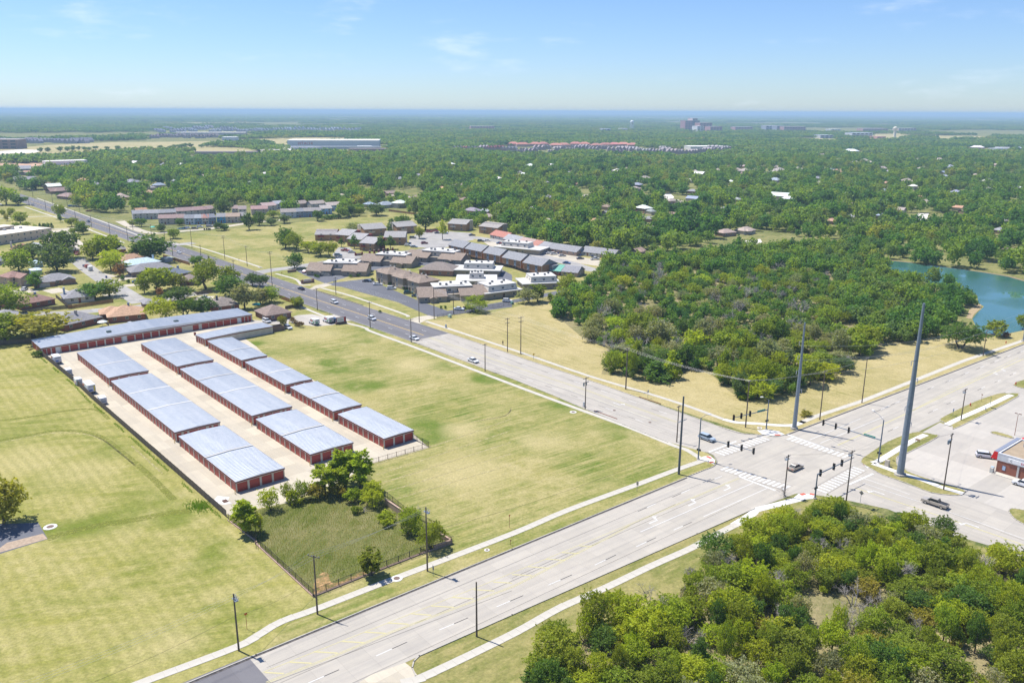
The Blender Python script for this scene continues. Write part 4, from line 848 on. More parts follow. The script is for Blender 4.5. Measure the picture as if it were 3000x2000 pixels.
# ================================================================ VEGETATION
nr = np.random.default_rng(11)
def crown(name, seed, Rr, Hc, z0, lobes, leaves, leaf, mode='round', mat=LEAF, bias=.25):
    g = np.random.default_rng(seed); cz = z0 + Hc / 2
    if mode == 'cone':
        t = g.random(lobes) ** .8; a = g.random(lobes) * 6.28; rr = Rr * (1 - t) * .55
        C = np.stack([np.cos(a) * rr, np.sin(a) * rr, z0 + Hc * (.1 + .82 * t)], 1); Rl = Rr * (.62 - .42 * t)
    else:
        d = g.normal(size=(lobes, 3)); d[:, 2] = d[:, 2] * .9 + .12; d /= np.linalg.norm(d, axis=1)[:, None]
        f = g.uniform(.3, .82, lobes) ** .8
        C = d * f[:, None] * np.array([Rr, Rr, Hc / 2]) + np.array([0, 0, cz]); Rl = g.uniform(.16, .34, lobes) * Rr
        if mode == 'tall': Rl *= .85
        C[0] = (0, 0, cz); Rl[0] = Rr * .45
    N = leaves * 3
    li = g.choice(lobes, N, p=Rl ** 2 / (Rl ** 2).sum())
    d = g.normal(size=(N, 3)); d[:, 2] += .3; d /= np.linalg.norm(d, axis=1)[:, None]
    p = C[li] + d * (Rl[li] * (.62 + .46 * g.random(N) ** .6))[:, None] * np.array([1, 1, .82])
    sh = g.random(N) < .32; nsh = 5; sd = g.normal(size=(lobes, nsh, 3)); sd[..., 2] += .35; sd /= np.linalg.norm(sd, axis=2)[..., None]
    dd = sd[li, g.integers(0, nsh, N)]; q_ = C[li] + dd * (Rl[li] * g.uniform(.9, 1.8, N))[:, None] + g.normal(size=(N, 3)) * leaf * .5
    p = np.where(sh[:, None], q_, p)
    keep = p[:, 2] > max(.05, z0 - .1)
    for k in range(lobes):
        ins = np.linalg.norm((p - C[k]) / np.array([1, 1, .82]), axis=1) < Rl[k] * .66
        keep &= ~(ins & (li != k))
    idx = np.nonzero(keep)[0][:leaves]; p, d = p[idx], d[idx]; n = len(idx)
    nn = d * .4 + g.normal(size=(n, 3)) * .7 + np.array([0, 0, bias]); nn /= np.linalg.norm(nn, axis=1)[:, None]
    tt = np.cross(nn, g.normal(size=(n, 3))); tt /= np.linalg.norm(tt, axis=1)[:, None]; bb = np.cross(nn, tt)
    s = leaf * g.uniform(.55, 1.25, n)[:, None]; as_ = g.uniform(.45, .9, n)[:, None]
    v = np.stack([p - tt * s, p - bb * s * as_ + nn * s * .15, p + tt * s, p + bb * s * as_ + nn * s * .15], 1).reshape(-1, 3)
    me = bpy.data.meshes.new(name); me.vertices.add(len(v)); me.vertices.foreach_set('co', v.ravel())
    me.loops.add(n * 4); me.loops.foreach_set('vertex_index', np.arange(n * 4))
    me.polygons.add(n); me.polygons.foreach_set('loop_start', np.arange(0, n * 4, 4)); me.polygons.foreach_set('loop_total', np.full(n, 4))
    me.materials.append(mat); me.update(calc_edges=True); me.validate()
    return me, C
def trunk(name, seed, C, z0, r, H, mat=BARK, limbs=7, multi=1):
    g = np.random.default_rng(seed + 99); m_ = MB()
    for k in range(multi):
        off = g.normal(size=2) * (.35 if multi > 1 else 0); fork = np.array([off[0] * 2.2, off[1] * 2.2, z0 + (H - z0) * g.uniform(.1, .25)])
        mid = np.array([off[0] * 1.4 + g.normal() * .1, off[1] * 1.4 + g.normal() * .1, fork[2] * .5]); rk = r / math.sqrt(multi)
        m_.tube((off[0] * .5, off[1] * .5, -.1), mid, rk * 1.25, rk * .95, 7, cap=False); m_.tube(mid, fork, rk * .95, rk * .7, 7, cap=False)
        top = np.array([fork[0] * 1.2, fork[1] * 1.2, z0 + (H - z0) * .8]); m_.tube(fork, top, rk * .65, rk * .12, 5, cap=False)
        for c in C[g.choice(len(C), min(limbs, len(C)), replace=False)]:
            s = fork + (top - fork) * g.uniform(0, .5); kn = (s + c) / 2 + np.array([0, 0, -.1 * np.linalg.norm(c - s)]); m_.tube(s, kn, rk * .42, rk * .28, 5, cap=False); m_.tube(kn, c, rk * .28, rk * .07, 4, cap=False)
            for _ in range(2):
                e = c + g.normal(size=3) * .6; m_.tube(kn + (c - kn) * .4, e, rk * .14, rk * .04, 3, cap=False)
    return m_.mesh(name, mat)
def bare(name, seed, H, spread=.55, mat=DEADWOOD, depth=5, multi=3):
    g = random.Random(seed); m_ = MB()
    def br(p, d, L, r, k):
        e = p + d * L; m_.tube(p, e, r, r * .62, 4 if k > 2 else 3, cap=False)
        if k == 0: return
        for _ in range(3 if k > 1 else 4):
            nd_ = (d + Vector((g.gauss(0, spread), g.gauss(0, spread), g.gauss(.12, spread * .6)))).normalized()
            br(p + d * L * g.uniform(.55, 1.0), nd_, L * g.uniform(.55, .8), r * .55, k - 1)
    for _ in range(multi):
        br(Vector((g.gauss(0, .2), g.gauss(0, .2), 0)), Vector((g.gauss(0, .3), g.gauss(0, .3), 1)).normalized(), H * .32, H * .018, depth - 1)
    return m_.mesh(name, mat)
# prototypes: kind -> list of (crown mesh, trunk mesh, nominal height, nominal radius)
PROTO = {}
def proto(kind, n, Rr, H, z0, lobes, leaves, leaf, mode='round', r=.2, multi=1, limbs=7, mat=LEAF, bias=.25):
    for i in range(n):
        sd_ = sum(map(ord, kind)) * 7 + i * 131
        me, C = crown('crown', sd_, Rr, H - z0, z0, lobes, leaves, leaf, mode, mat, bias)
        PROTO.setdefault(kind, []).append((me, trunk('trunk', sd_, C, z0, r, H, multi=multi, limbs=limbs), H, Rr))
proto('oak', 5, 3.4, 7.0, .6, 30, 5600, .155, multi=2)          # thicket trees seen from close by
proto('scrub', 3, 3.2, 6.0, .4, 36, 2400, .18, multi=4)         # thin see-through crowns
proto('ash', 4, 3.6, 7.5, .7, 32, 2200, .28)                   # wood and street trees at middle distance
proto('cotton', 2, 2.6, 9.5, 1.2, 26, 4200, .22, 'tall', r=.18)
proto('cedar', 2, 2.2, 6.5, .3, 22, 2000, .22, 'cone', r=.15)
proto('pine', 1, 3.0, 11.0, 3.0, 13, 900, .38, 'cone', r=.2)
proto('bush', 3, 2.0, 2.6, .1, 14, 1300, .17, r=.05, multi=4)
proto('mass', 4, 4.4, 8.4, .5, 24, 640, .55, mat=LEAF_R, r=.22)    # far trees
BARE = [bare('branches', s, 5.0) for s in (3, 8, 21)]
GREENS = {'lime': (.32, .385, .024), 'leaf': (.235, .30, .03), 'deep': (.105, .19, .034), 'blue': (.11, .175, .065), 'olive': (.285, .27, .04), 'grey': (.28, .30, .17), 'brown': (.23, .165, .085), 'gold': (.27, .25, .03), 'rust': (.26, .145, .085)}
HUE = {'lime': 'bright lime green', 'leaf': 'mid green', 'deep': 'dark green', 'blue': 'bluish green', 'olive': 'yellowish olive', 'grey': 'grey green', 'brown': 'brownish', 'gold': 'golden green', 'rust': 'rusty'}
KIND = {'scrub': 'scrub_tree', 'cedar': 'cedar_tree', 'pine': 'pine_tree', 'cotton': 'cottonwood_tree'}
def vary(c, k=.16): f = rng.uniform(1 - k, 1 + k); return tuple(min(1, x * f * rng.uniform(.94, 1.06)) for x in c)
def tree(kind, at, H, Rr, colr, label, group=None, name='tree', cat='tree', rz=None):
    me, tr, h0, r0 = rng.choice(PROTO[kind])
    if name == 'tree': name = KIND.get(kind, name)
    if group: label = HUE[colr] + ' ' + label.replace('leafy bright green', 'leafy').replace('leafy green', 'leafy').replace('dark green cedar', 'cedar').replace('dark cedar', 'cedar').replace('thin grey', 'thin').replace('round dark', 'round'); group = HUE[colr] + ' ' + group
    t = thing(name, label, cat, at, rng.uniform(0, 6.28) if rz is None else rz, group)
    s = (Rr / r0, Rr / r0 * rng.uniform(.9, 1.1), H / h0)
    inst('crown', me, t, vary(GREENS[colr]), None, 0, s); inst('trunk', tr, t, None, None, 0, s)
    return t
def bare_tree(at, H, label, group=None, w=1.0, name='bare_tree'):
    t = thing(name, label, 'tree', at, rng.uniform(0, 6.28), group)
    inst('branches', rng.choice(BARE), t, None, None, 0, (H / 5 * w, H / 5 * w, H / 5)); return t
def poisson(poly_px, spacing, tries=4000, rej=None, seed=1):
    """scatter ground points (metres) inside a survey outline given in photo pixels"""
    g = random.Random(seed); W = [P(*a) for a in poly_px]; xs = [p[0] for p in W]; ys = [p[1] for p in W]; out = []; grid = {}
    for _ in range(tries):
        x, y = g.uniform(min(xs), max(xs)), g.uniform(min(ys), max(ys))
        if not inpoly(x, y, W): continue
        if rej and rej(x, y): continue
        sp = spacing(x, y) if callable(spacing) else spacing
        k = (int(x // 4), int(y // 4)); n = int(sp // 4) + 1; ok = True
        for i in range(-n, n + 1):
            for j in range(-n, n + 1):
                for a, b in grid.get((k[0] + i, k[1] + j), ()):
                    if (a - x) ** 2 + (b - y) ** 2 < sp * sp: ok = False; break
                if not ok: break
            if not ok: break
        if ok: out.append((x, y)); grid.setdefault(k, []).append((x, y))
    return out
# ---- thicket in the foreground
GLADE = [(a * 1.2755, b * 1.2755) for a, b in ((1870, 1350), (1935, 1375), (1965, 1420), (1920, 1480), (1890, 1540), (1860, 1500), (1855, 1430), (1862, 1380))]
gl = [P(*a) for a in GLADE]
gap = lambda x, y: math.sin(x * .31 + 1.1) + math.sin(y * .37 + .4) + .8 * math.sin((x + y) * .23) < -1.6
pts = poisson(THICKET, 3.2, 9000, lambda x, y: inpoly(x, y, gl) or gap(x, y), seed=5)
pts = [p for p in pts if -150 < pix(*p)[0] < 3150 and pix(p[0], p[1], 7)[1] < 2060]
pts.sort(key=lambda p: p[1])
for i, p in enumerate(pts):
    u, v = pix(*p); rr = rng.random()
    edge = v < 1620
    H = rng.choice([3.6, 4.6, 5.4, 6.2, 7.2]) * rng.uniform(.9, 1.1) * (1.0 if v > 1650 else .85)
    if rr < .12: bare_tree(p, H * 1.05, 'leafless grey tree among the green thicket', 'leafless trees in the thicket', 1.1)
    elif rr < .34: tree('scrub', p, H * .85, rng.uniform(2.0, 3.4), rng.choice(['grey', 'olive', 'grey', 'leaf', 'lime']), 'thin see-through scrub tree in the thicket beside the cross road', 'thin scrub trees in the thicket')
    elif rr < .37: tree('cedar', p, H, 1.9, 'deep', 'dark green cedar in the thicket beside the cross road', 'cedars in the thicket')
    else: tree('oak', p, H, rng.choice([1.7, 2.3, 2.8, 3.2, 3.6, 4.3]), rng.choice(['lime', 'leaf', 'lime', 'leaf', 'leaf', 'deep', 'lime']), 'leafy bright green tree in the thicket beside the cross road', 'leafy trees in the thicket')
    if rng.random() < .7:
        b = (p[0] + rng.uniform(-2.2, 2.2), p[1] + rng.uniform(-2.2, 2.2))
        tree('bush', b, rng.uniform(1.2, 2.2), rng.uniform(1.3, 2.2), rng.choice(['leaf', 'lime', 'olive', 'grey', 'deep']), 'low undergrowth shrub in the thicket', 'shrubs under the thicket', 'shrub', 'shrub')
# ---- single trees: (tile, base x, base y, crown width px, height px, kind, colour, label)
def tree_px(n, x, y, wpx, hpx, kind, colr, label, group=None, name='tree', cat='tree'):
    b = q(n, x, y); D = math.hypot(b[0], b[1], CAM_H); mpp = D / FPX / 3.136
    dep = math.atan2(CAM_H, math.hypot(*b)); H = (hpx - .5 * wpx * math.sin(dep) * .5) * mpp / math.cos(dep)
    tree(kind, b, max(H, .8), wpx * mpp / 2 * 1.08, colr, label, group, name, cat)
singles = [
 (9, 35, 1360, 340, 360, 'ash', 'olive', 'lone round tree at the end of the asphalt drive'),
 (10, 820, 1030, 330, 360, 'cotton', 'lime', 'tallest leafy tree of the basin clump behind the storage end'),
 (10, 960, 1060, 300, 380, 'cotton', 'lime', 'broad leafy tree of the basin clump beside the yard fence'),
 (10, 640, 1090, 260, 330, 'cotton', 'lime', 'slender light green tree of the basin clump nearest the yard'),
 (10, 1080, 1190, 230, 220, 'oak', 'lime', 'bushy tree at the retaining wall of the basin'),
 (10, 560, 1130, 190, 130, 'bush', 'olive', 'low yellowish bush below the basin clump'),
 (10, 740, 1110, 190, 120, 'bush', 'olive', 'wide low bush at the foot of the basin clump'),
 (10, 900, 1160, 170, 120, 'bush', 'leaf', 'small bush between basin clump and retaining wall'),
 (10, 140, 1240, 190, 210, 'scrub', 'lime', 'feathery young tree at the yard edge by the basin'),
 (10, 345, 1180, 170, 130, 'bush', 'lime', 'round bright bush at the yard edge by the basin'),
 (10, 290, 1150, 110, 170, 'scrub', 'leaf', 'thin sapling at the yard edge by the basin'),
 (10, 420, 1130, 150, 180, 'scrub', 'leaf', 'airy sapling between yard and basin clump'),
 (9, 2260, 1450, 250, 310, 'cotton', 'lime', 'bright tree inside the basin fence beside the mown field'),
 (10, 10, 1440, 130, 190, 'oak', 'lime', 'leaning bright tree at the basin fence corner'),
 (10, 1190, 1350, 200, 100, 'bush', 'lime', 'low bright bush on the basin slope'),
 (10, 920, 1265, 110, 70, 'bush', 'leaf', 'small low bush on the weedy basin floor'),
 (10, 1420, 1440, 250, 240, 'oak', 'lime', 'broad bright tree at the corner of the basin'),
 (10, 1610, 1590, 230, 250, 'oak', 'leaf', 'dense tree at the sharp corner of the basin'),
 (14, 1060, 580, 220, 280, 'cotton', 'leaf', 'rounded feathery tree at the basin fence by the sidewalk'),
 (5, 310, 910, 520, 240, 'ash', 'olive', 'wide spreading tree behind the long storage building'),
 (5, 60, 930, 380, 230, 'ash', 'leaf', 'leafy tree by the fence at the edge of the mown field'),
 (5, 50, 690, 330, 260, 'oak', 'leaf', 'dense tree beside the dark red hip roofed house'),
 (5, 335, 455, 130, 140, 'ash', 'deep', 'small round tree on the lawn by the garage house'),
 (5, 180, 300, 240, 180, 'ash', 'leaf', 'leafy tree between the small garage house and the blue shed'),
 (5, 520, 300, 300, 230, 'ash', 'blue', 'big dark tree behind the grey hip house'),
 (5, 580, 180, 280, 260, 'ash', 'blue', 'big round tree beside the two storey pale house'),
 (5, 300, 190, 220, 150, 'ash', 'blue', 'dark tree behind the red roofed two storey house'),
 (5, 870, 550, 250, 150, 'ash', 'deep', 'spreading tree beside the cedar fence'),
 (5, 1010, 530, 220, 150, 'ash', 'leaf', 'open branched tree at the street bend'),
 (5, 1030, 290, 240, 180, 'oak', 'lime', 'bright round tree beside the orange brown roofed house'),
 (5, 850, 190, 200, 160, 'ash', 'leaf', 'light green tree at the head of the residential street'),
 (5, 960, 180, 260, 230, 'ash', 'leaf', 'tall light green tree behind the head of the street'),
 (5, 1070, 120, 110, 140, 'cedar', 'deep', 'dark conical tree beside the tall light green tree'),
 (5, 1390, 210, 340, 240, 'ash', 'deep', 'large dark tree beside the asphalt road'),
 (5, 1270, 200, 180, 120, 'bush', 'deep', 'dark bush below the large roadside tree'),
 (5, 1100, 340, 130, 100, 'bush', 'rust', 'reddish crepe myrtle in front of the pale blue roofed house'),
 (5, 1440, 490, 300, 250, 'ash', 'leaf', 'big leafy tree at the drive of the parked cars'),
 (5, 1330, 500, 120, 170, 'ash', 'leaf', 'narrow tree at the kerb of the residential street'),
 (5, 1600, 450, 200, 130, 'ash', 'leaf', 'leafy tree beside the grey roofed house by the oak'),
 (5, 1480, 550, 100, 90, 'bush', 'rust', 'small purple brown bush at the street corner'),
 (5, 1640, 570, 240, 130, 'ash', 'deep', 'low broad tree at the street corner'),
 (5, 1500, 750, 260, 200, 'oak', 'lime', 'bright bushy tree behind the long storage building'),
 (5, 1690, 720, 190, 180, 'ash', 'deep', 'dark green tree behind the long storage building'),
 (5, 1860, 690, 230, 150, 'ash', 'deep', 'dark pink flecked tree behind the long storage building'),
 (5, 1900, 460, 260, 260, 'oak', 'leaf', 'big oak between the fence and the asphalt road'),
 (5, 2110, 520, 250, 200, 'ash', 'deep', 'dark tree below the big oak'),
 (5, 2110, 400, 180, 150, 'ash', 'leaf', 'leafy tree next to the big oak by the road'),
 (5, 1810, 250, 140, 100, 'ash', 'deep', 'round tree at the asphalt road behind the yard fence'),
 (5, 2250, 640, 230, 230, 'ash', 'grey', 'grey green tree beside the dark brown house'),
 (5, 2320, 430, 130, 120, 'ash', 'blue', 'dark round tree at the asphalt road by the bus stop'),
 (6, 40, 440, 130, 120, 'ash', 'blue', 'dark tree at the kerb of the asphalt road'),
 (6, 130, 580, 190, 150, 'oak', 'leaf', 'bright tree by the cedar fence at the asphalt road'),
 (6, 40, 600, 180, 150, 'ash', 'grey', 'grey green tree beside the storage office'),
 (6, 390, 630, 130, 110, 'ash', 'leaf', 'round tree on the storage office lawn'),
 (6, 243, 820, 80, 125, 'oak', 'gold', 'thin yellow green sapling at the storage office'),
 (6, 355, 270, 180, 140, 'ash', 'deep', 'round dark tree by the side street entrance'),
 (6, 2025, 670, 230, 160, 'oak', 'leaf', 'round tree at the chain fence of the apartments'),
 (7, 155, 590, 190, 150, 'ash', 'grey', 'grey green tree in front of the white apartment block'),
 (7, 235, 575, 150, 200, 'cotton', 'leaf', 'tall thin tree in front of the white apartment block'),
 (7, 355, 570, 80, 70, 'bush', 'leaf', 'small round tree at the end of the chain fence'),
 (7, 500, 520, 190, 200, 'oak', 'leaf', 'leafy tree at the corner of the apartments lane'),
 (7, 410, 720, 70, 80, 'cedar', 'deep', 'small dark cedar alone at the edge of the wood'),
 (8, 1770, 1000, 350, 240, 'oak', 'deep', 'big round dark tree standing alone by the cross road'),
 (8, 2090, 890, 190, 120, 'bush', 'leaf', 'leafy shrub on the pond bank by the cross road'),
 (8, 2340, 830, 90, 130, 'ash', 'leaf', 'tree at the pond edge beside the steel pole'),
 (8, 2185, 900, 80, 40, 'bush', 'rust', 'reddish shrub on the pond bank'),
 (12, 345, 370, 120, 50, 'bush', 'olive', 'weedy shrub round the bare bush by the steel pole'),
 (6, 1910, 185, 40, 50, 'bush', 'blue', 'single bluish shrub behind the brick town houses'),
 (2, 270, 1340, 180, 180, 'ash', 'deep', 'big tree of the hedge beside the meadow'),
 (2, 360, 1360, 160, 160, 'oak', 'leaf', 'middle tree of the hedge beside the meadow'),
 (2, 480, 1380, 160, 120, 'ash', 'lime', 'light green tree of the hedge beside the meadow'),
 (2, 590, 1410, 180, 140, 'ash', 'leaf', 'broad tree of the hedge beside the red brown apartments'),
 (2, 690, 1420, 150, 150, 'oak', 'leaf', 'end tree of the hedge at the small concrete lot'),
 (2, 785, 1330, 60, 90, 'pine', 'deep', 'thin young pine in front of the maroon units'),
 (2, 905, 1340, 90, 130, 'pine', 'deep', 'pine in front of the maroon units'),
 (2, 1150, 1360, 100, 140, 'pine', 'deep', 'dark pine at the maroon brick pillars'),
 (2, 1237, 1350, 90, 130, 'pine', 'deep', 'second dark pine at the maroon brick pillars'),
 (2, 900, 1200, 150, 100, 'ash', 'grey', 'grey green tree behind the maroon units'),
 (2, 1250, 1190, 110, 130, 'cedar', 'blue', 'dark conical tree behind the tan apartment'),
 (2, 1340, 1160, 160, 130, 'ash', 'deep', 'round tree behind the tan apartment'),
 (2, 1500, 1250, 100, 110, 'ash', 'leaf', 'small tree in the concrete lot'),
 (2, 1560, 1170, 230, 180, 'ash', 'deep', 'large dark tree behind the parked cars of the concrete lot'),
 (2, 1715, 1260, 90, 190, 'pine', 'lime', 'bright yellow green pine on the round lawn'),
 (1, 550, 1070, 110, 125, 'oak', 'leaf', 'lollipop shaped tree beside the asphalt road'),
 (1, 555, 1100, 50, 60, 'bush', 'deep', 'dark bush under the lollipop shaped tree'),
 (1, 660, 1140, 90, 80, 'ash', 'leaf', 'small tree on the school lawn by the road'),
 (1, 765, 1210, 110, 90, 'ash', 'deep', 'flat topped tree on the school lawn by the lot'),
 (1, 680, 1215, 80, 60, 'ash', 'leaf', 'small round tree beside the school lot'),
 (1, 735, 1150, 100, 60, 'ash', 'leaf', 'wide tree on the school lawn behind the flat topped tree'),
 (1, 190, 1110, 110, 90, 'ash', 'leaf', 'leafy tree beside the school wing'),
 (1, 30, 1060, 40, 70, 'oak', 'leaf', 'young tree beside the school path'),
 (1, 105, 1050, 60, 75, 'oak', 'leaf', 'second young tree beside the school path'),
 (1, 65, 1090, 40, 60, 'oak', 'olive', 'third young tree beside the school path'),
 (1, 150, 1165, 70, 60, 'oak', 'leaf', 'small tree in front of the school'),
 (1, 235, 1150, 60, 50, 'ash', 'leaf', 'round tree by the school lawn lamp'),
 (1, 325, 1200, 60, 70, 'oak', 'leaf', 'young tree at the edge of the school lot'),
 (1, 370, 1160, 24, 50, 'cedar', 'deep', 'narrow clipped shrub by the school path'),
 (1, 405, 1160, 40, 40, 'bush', 'deep', 'round clipped shrub by the school path'),
 (1, 440, 1160, 40, 42, 'bush', 'deep', 'second round clipped shrub by the school path'),
 (1, 478, 1158, 24, 50, 'cedar', 'deep', 'conical clipped shrub by the school path'),
 (1, 1595, 1250, 110, 90, 'ash', 'leaf', 'small tree at the meadow corner by the road'),
 (1, 530, 865, 36, 26, 'bush', 'deep', 'dark bush beside the far stretch of asphalt road'),
 (1, 170, 945, 130, 85, 'ash', 'deep', 'dark tree at the bend of the far road'),
 (1, 60, 940, 180, 150, 'ash', 'leaf', 'big leafy tree at the edge of the far road'),
 (1, 100, 720, 110, 85, 'ash', 'deep', 'dark tree at the far end of the asphalt road'),
 (1, 330, 800, 170, 90, 'ash', 'blue', 'dark tree behind the road fence'),
 (1, 780, 880, 150, 140, 'ash', 'leaf', 'tall tree beside the brown roofed far house'),
 (1, 670, 850, 100, 90, 'ash', 'deep', 'round tree at the road behind the dark fence'),
 (1, 1030, 850, 150, 150, 'cedar', 'deep', 'tall dark conical tree beside the tan roofed house'),
 (1, 2010, 1180, 90, 70, 'bush', 'deep', 'shrub at the edge of the meadow by the town houses'),
 (1, 2070, 1175, 90, 50, 'bush', 'deep', 'low shrub at the edge of the meadow by the town houses'),
 (1, 1220, 1140, 70, 60, 'ash', 'leaf', 'round tree beside the grey town house row'),
 (1, 1300, 1140, 90, 80, 'ash', 'deep', 'dark tree in front of the grey town house row'),
 (1, 1650, 1130, 80, 60, 'ash', 'deep', 'dark tree in front of the long brown roofed town house row'),
 (1, 1480, 1190, 80, 70, 'ash', 'deep', 'dark tree by the green awning'),
 (1, 2060, 1030, 170, 130, 'ash', 'deep', 'big dark tree between the town house rows'),
 (1, 2290, 1170, 130, 150, 'ash', 'deep', 'dark tree at the end of the blue town houses'),
 (2, 30, 1130, 120, 120, 'ash', 'deep', 'dark leafy tree at the meadow by the town houses'),
 (2, 140, 1130, 110, 70, 'ash', 'blue', 'low dark tree at the meadow edge'),
 (2, 260, 1110, 110, 80, 'ash', 'blue', 'round dark tree in front of the grey blue town houses'),
 (2, 160, 1060, 110, 70, 'ash', 'leaf', 'tree in front of the pink roofed town houses'),
 (2, 565, 1090, 110, 110, 'ash', 'deep', 'big round tree in front of the pale blue town house'),
 (2, 320, 990, 120, 80, 'ash', 'olive', 'yellow green tree behind the town houses'),
 (2, 860, 1050, 110, 110, 'ash', 'deep', 'tree at the corner of the meadow beside the pale blue house'),
 (2, 950, 1045, 90, 90, 'ash', 'leaf', 'lighter tree at the corner of the meadow'),
 (2, 1110, 1040, 180, 110, 'ash', 'deep', 'broad dark tree at the edge of the meadow'),
]
for s in singles:
    bush = s[5] == 'bush'
    tree_px(s[0], s[1], s[2], s[3], s[4], s[5], s[6], s[7], None, 'shrub' if bush else 'tree', 'shrub' if bush else 'tree')
for n, x, y, h, lb, w in ((12, 150, 1110, 3.6, 'leafless tree at the thicket corner below the signal', 1.5), (12, 340, 360, 2.6, 'leafless bush beside the tall steel pole', 1.0), (14, 1500, 2, 2.0, 'pale dead brush heap in the basin', 2.0), (10, 990, 1250, 1.2, 'pale dead brush in the middle of the basin', 2.4)):
    bare_tree(q(n, x, y), h, lb, None, w)
for (x, y, w, h) in ((650, 1075, 120, 40), (720, 1072, 90, 40), (760, 1070, 70, 40), (1130, 380, 50, 40), (1180, 405, 40, 30), (350, 1080, 90, 50)):
    n = 2 if x < 800 and x != 350 else 5
    tree_px(n, x, y, w, h, 'bush', 'deep', 'clipped hedge shrub among the houses', 'garden hedge shrubs', 'shrub', 'shrub')
for (x, y) in ((340, 770), (375, 800), (410, 810)): tree_px(6, x, y, 60, 50, 'bush', 'brown', 'brown green hedge shrub behind the office drive', 'office drive hedge shrubs', 'shrub', 'shrub')
for (x, y) in ((1070, 385), (1160, 400), (1190, 415), (1230, 425), (1355, 465), (1395, 470), (1465, 490), (1500, 500), (870, 355), (940, 350), (545, 350), (570, 360), (1240, 235), (1760, 240), (1810, 230), (1140, 680), (1700, 640), (1740, 640)):
    tree_px(6, x, y, 34, 26, 'bush', 'deep', 'small clipped foundation shrub at the brown apartments', 'foundation shrubs', 'shrub', 'shrub')

# ---- the scrubby wood beside the pond: nearest trees one by one, the rest as one mass
PPX = [uv(8, *a) for a in ((1000, 150), (2352, 330), (2352, 900), (1950, 880), (1900, 760), (1985, 620), (1930, 500), (1480, 400), (1100, 270))]
wgap = lambda x, y: math.sin(x * .17 + .5) + math.sin(y * .15) + .7 * math.sin((x - y) * .11) < -1.7
wp = [p for p in poisson(WOOD, 5.0, 16000, wgap, seed=9) if not inpoly(*pix(p[0], p[1], 5), PPX) or rng.random() < .15]
dist = lambda p: math.hypot(*p)
wp.sort(key=dist)
near = wp[:135]; rest = []
for p in wp[135:]:
    u, v = pix(*p)
    if 1700 < u < 2500 and 800 < v < 1075 and rng.random() < .5: near.append(p)
    else: rest.append(p)
def wood_kind(u, v):
    r = rng.random()
    core = 1700 < u < 2500 and 800 < v < 1075
    if core: return ('bare' if r < .2 else 'scrub' if r < .55 else 'ash'), rng.choice(['grey', 'grey', 'leaf', 'leaf', 'deep', 'lime', 'leaf'])
    return ('scrub' if r < .12 else 'cedar' if r < .17 else 'ash' if r < .8 else 'oak'), rng.choice(['leaf', 'leaf', 'lime', 'deep', 'lime', 'blue', 'leaf'])
for i, p in enumerate(near):
    k, c = wood_kind(*pix(*p))
    if i >= 135 and k == 'ash': rest.append(p); continue
    H = rng.choice([4.6, 6.0, 7.2, 8.4, 9.8]) * rng.uniform(.9, 1.1)
    if k == 'bare': bare_tree(p, H * 1.05, 'leafless grey tree in the scrubby wood', 'leafless trees in the wood', 1.1)
    else: tree(k, p, H * (.8 if k == 'scrub' else 1), rng.choice([2.6, 3.3, 4.0, 4.6, 5.4]), c, {'scrub': 'thin grey scrub tree in the wood beside the dry field', 'cedar': 'dark cedar in the wood beside the dry field'}.get(k, 'leafy green tree in the wood beside the dry field'), {'scrub': 'thin scrub trees in the wood', 'cedar': 'cedars in the wood'}.get(k, 'leafy trees in the wood'))
for i in range(0, len(near), 3):
    p = near[i]; b = (p[0] + rng.uniform(-2.6, 2.6), p[1] + rng.uniform(-2.6, 2.6))
    tree('bush', b, rng.uniform(1.2, 2.4), rng.uniform(1.6, 2.6), rng.choice(['leaf', 'olive', 'lime', 'grey']), 'low undergrowth shrub at the edge of the wood', 'shrubs under the wood', 'shrub', 'shrub')

# ---- tall weeds: basin floor and the foot of the wooden fence
def tufts(name, label, pts, h, w, colr):
    m_ = MB(); g = random.Random(len(pts)); o = pts[0]
    for x, y in pts:
        hh = h * g.uniform(.5, 1.3); a = g.uniform(0, 6.28)
        for k in range(3):
            b = a + k * 2.1; dx, dy = math.cos(b) * w, math.sin(b) * w; lx, ly = g.uniform(-.3, .3) * hh, g.uniform(-.3, .3) * hh
            m_.add([(x - o[0] - dx, y - o[1] - dy, 0), (x - o[0] + dx, y - o[1] + dy, 0), (x - o[0] + dx * .3 + lx, y - o[1] + dy * .3 + ly, hh)], [(0, 1, 2)])
    tag(m_.obj(name, LEAF, None, colr, (*o, 0)), label, 'weeds', kind='stuff')
BASIN = [uv(*a) for a in ((9, 2150, 1350), (14, 535, 740), (14, 1500, 370), (14, 1680, 300), (10, 1600, 1380), (10, 1190, 1150), (10, 1000, 1080), (10, 480, 1130), (10, 60, 1235))]
soil_ = tl(14, (520, 770), (545, 610), (640, 535), (710, 640), (960, 540), (1030, 570), (800, 700))
bp_ = poisson(BASIN, .42, 30000, lambda x, y: inpoly(x, y, soil_), seed=2); s3 = [math.sin(x * .21) + math.sin(y * .27 + 1) for x, y in bp_]
tufts('tall_weeds', 'tall green weeds covering the basin floor', [p for p, t in zip(bp_, s3) if t > .1], .42, .05, (.24, .28, .05))
tufts('tall_weeds', 'yellowish dry weeds on the basin floor', [p for p, t in zip(bp_, s3) if -.8 < t <= .1], .4, .05, (.33, .29, .11))
tufts('tall_weeds', 'pale dead reeds on the basin floor', [p for p, t in zip(bp_, s3) if t <= -.8], .4, .05, (.45, .40, .29))
fl_ = []
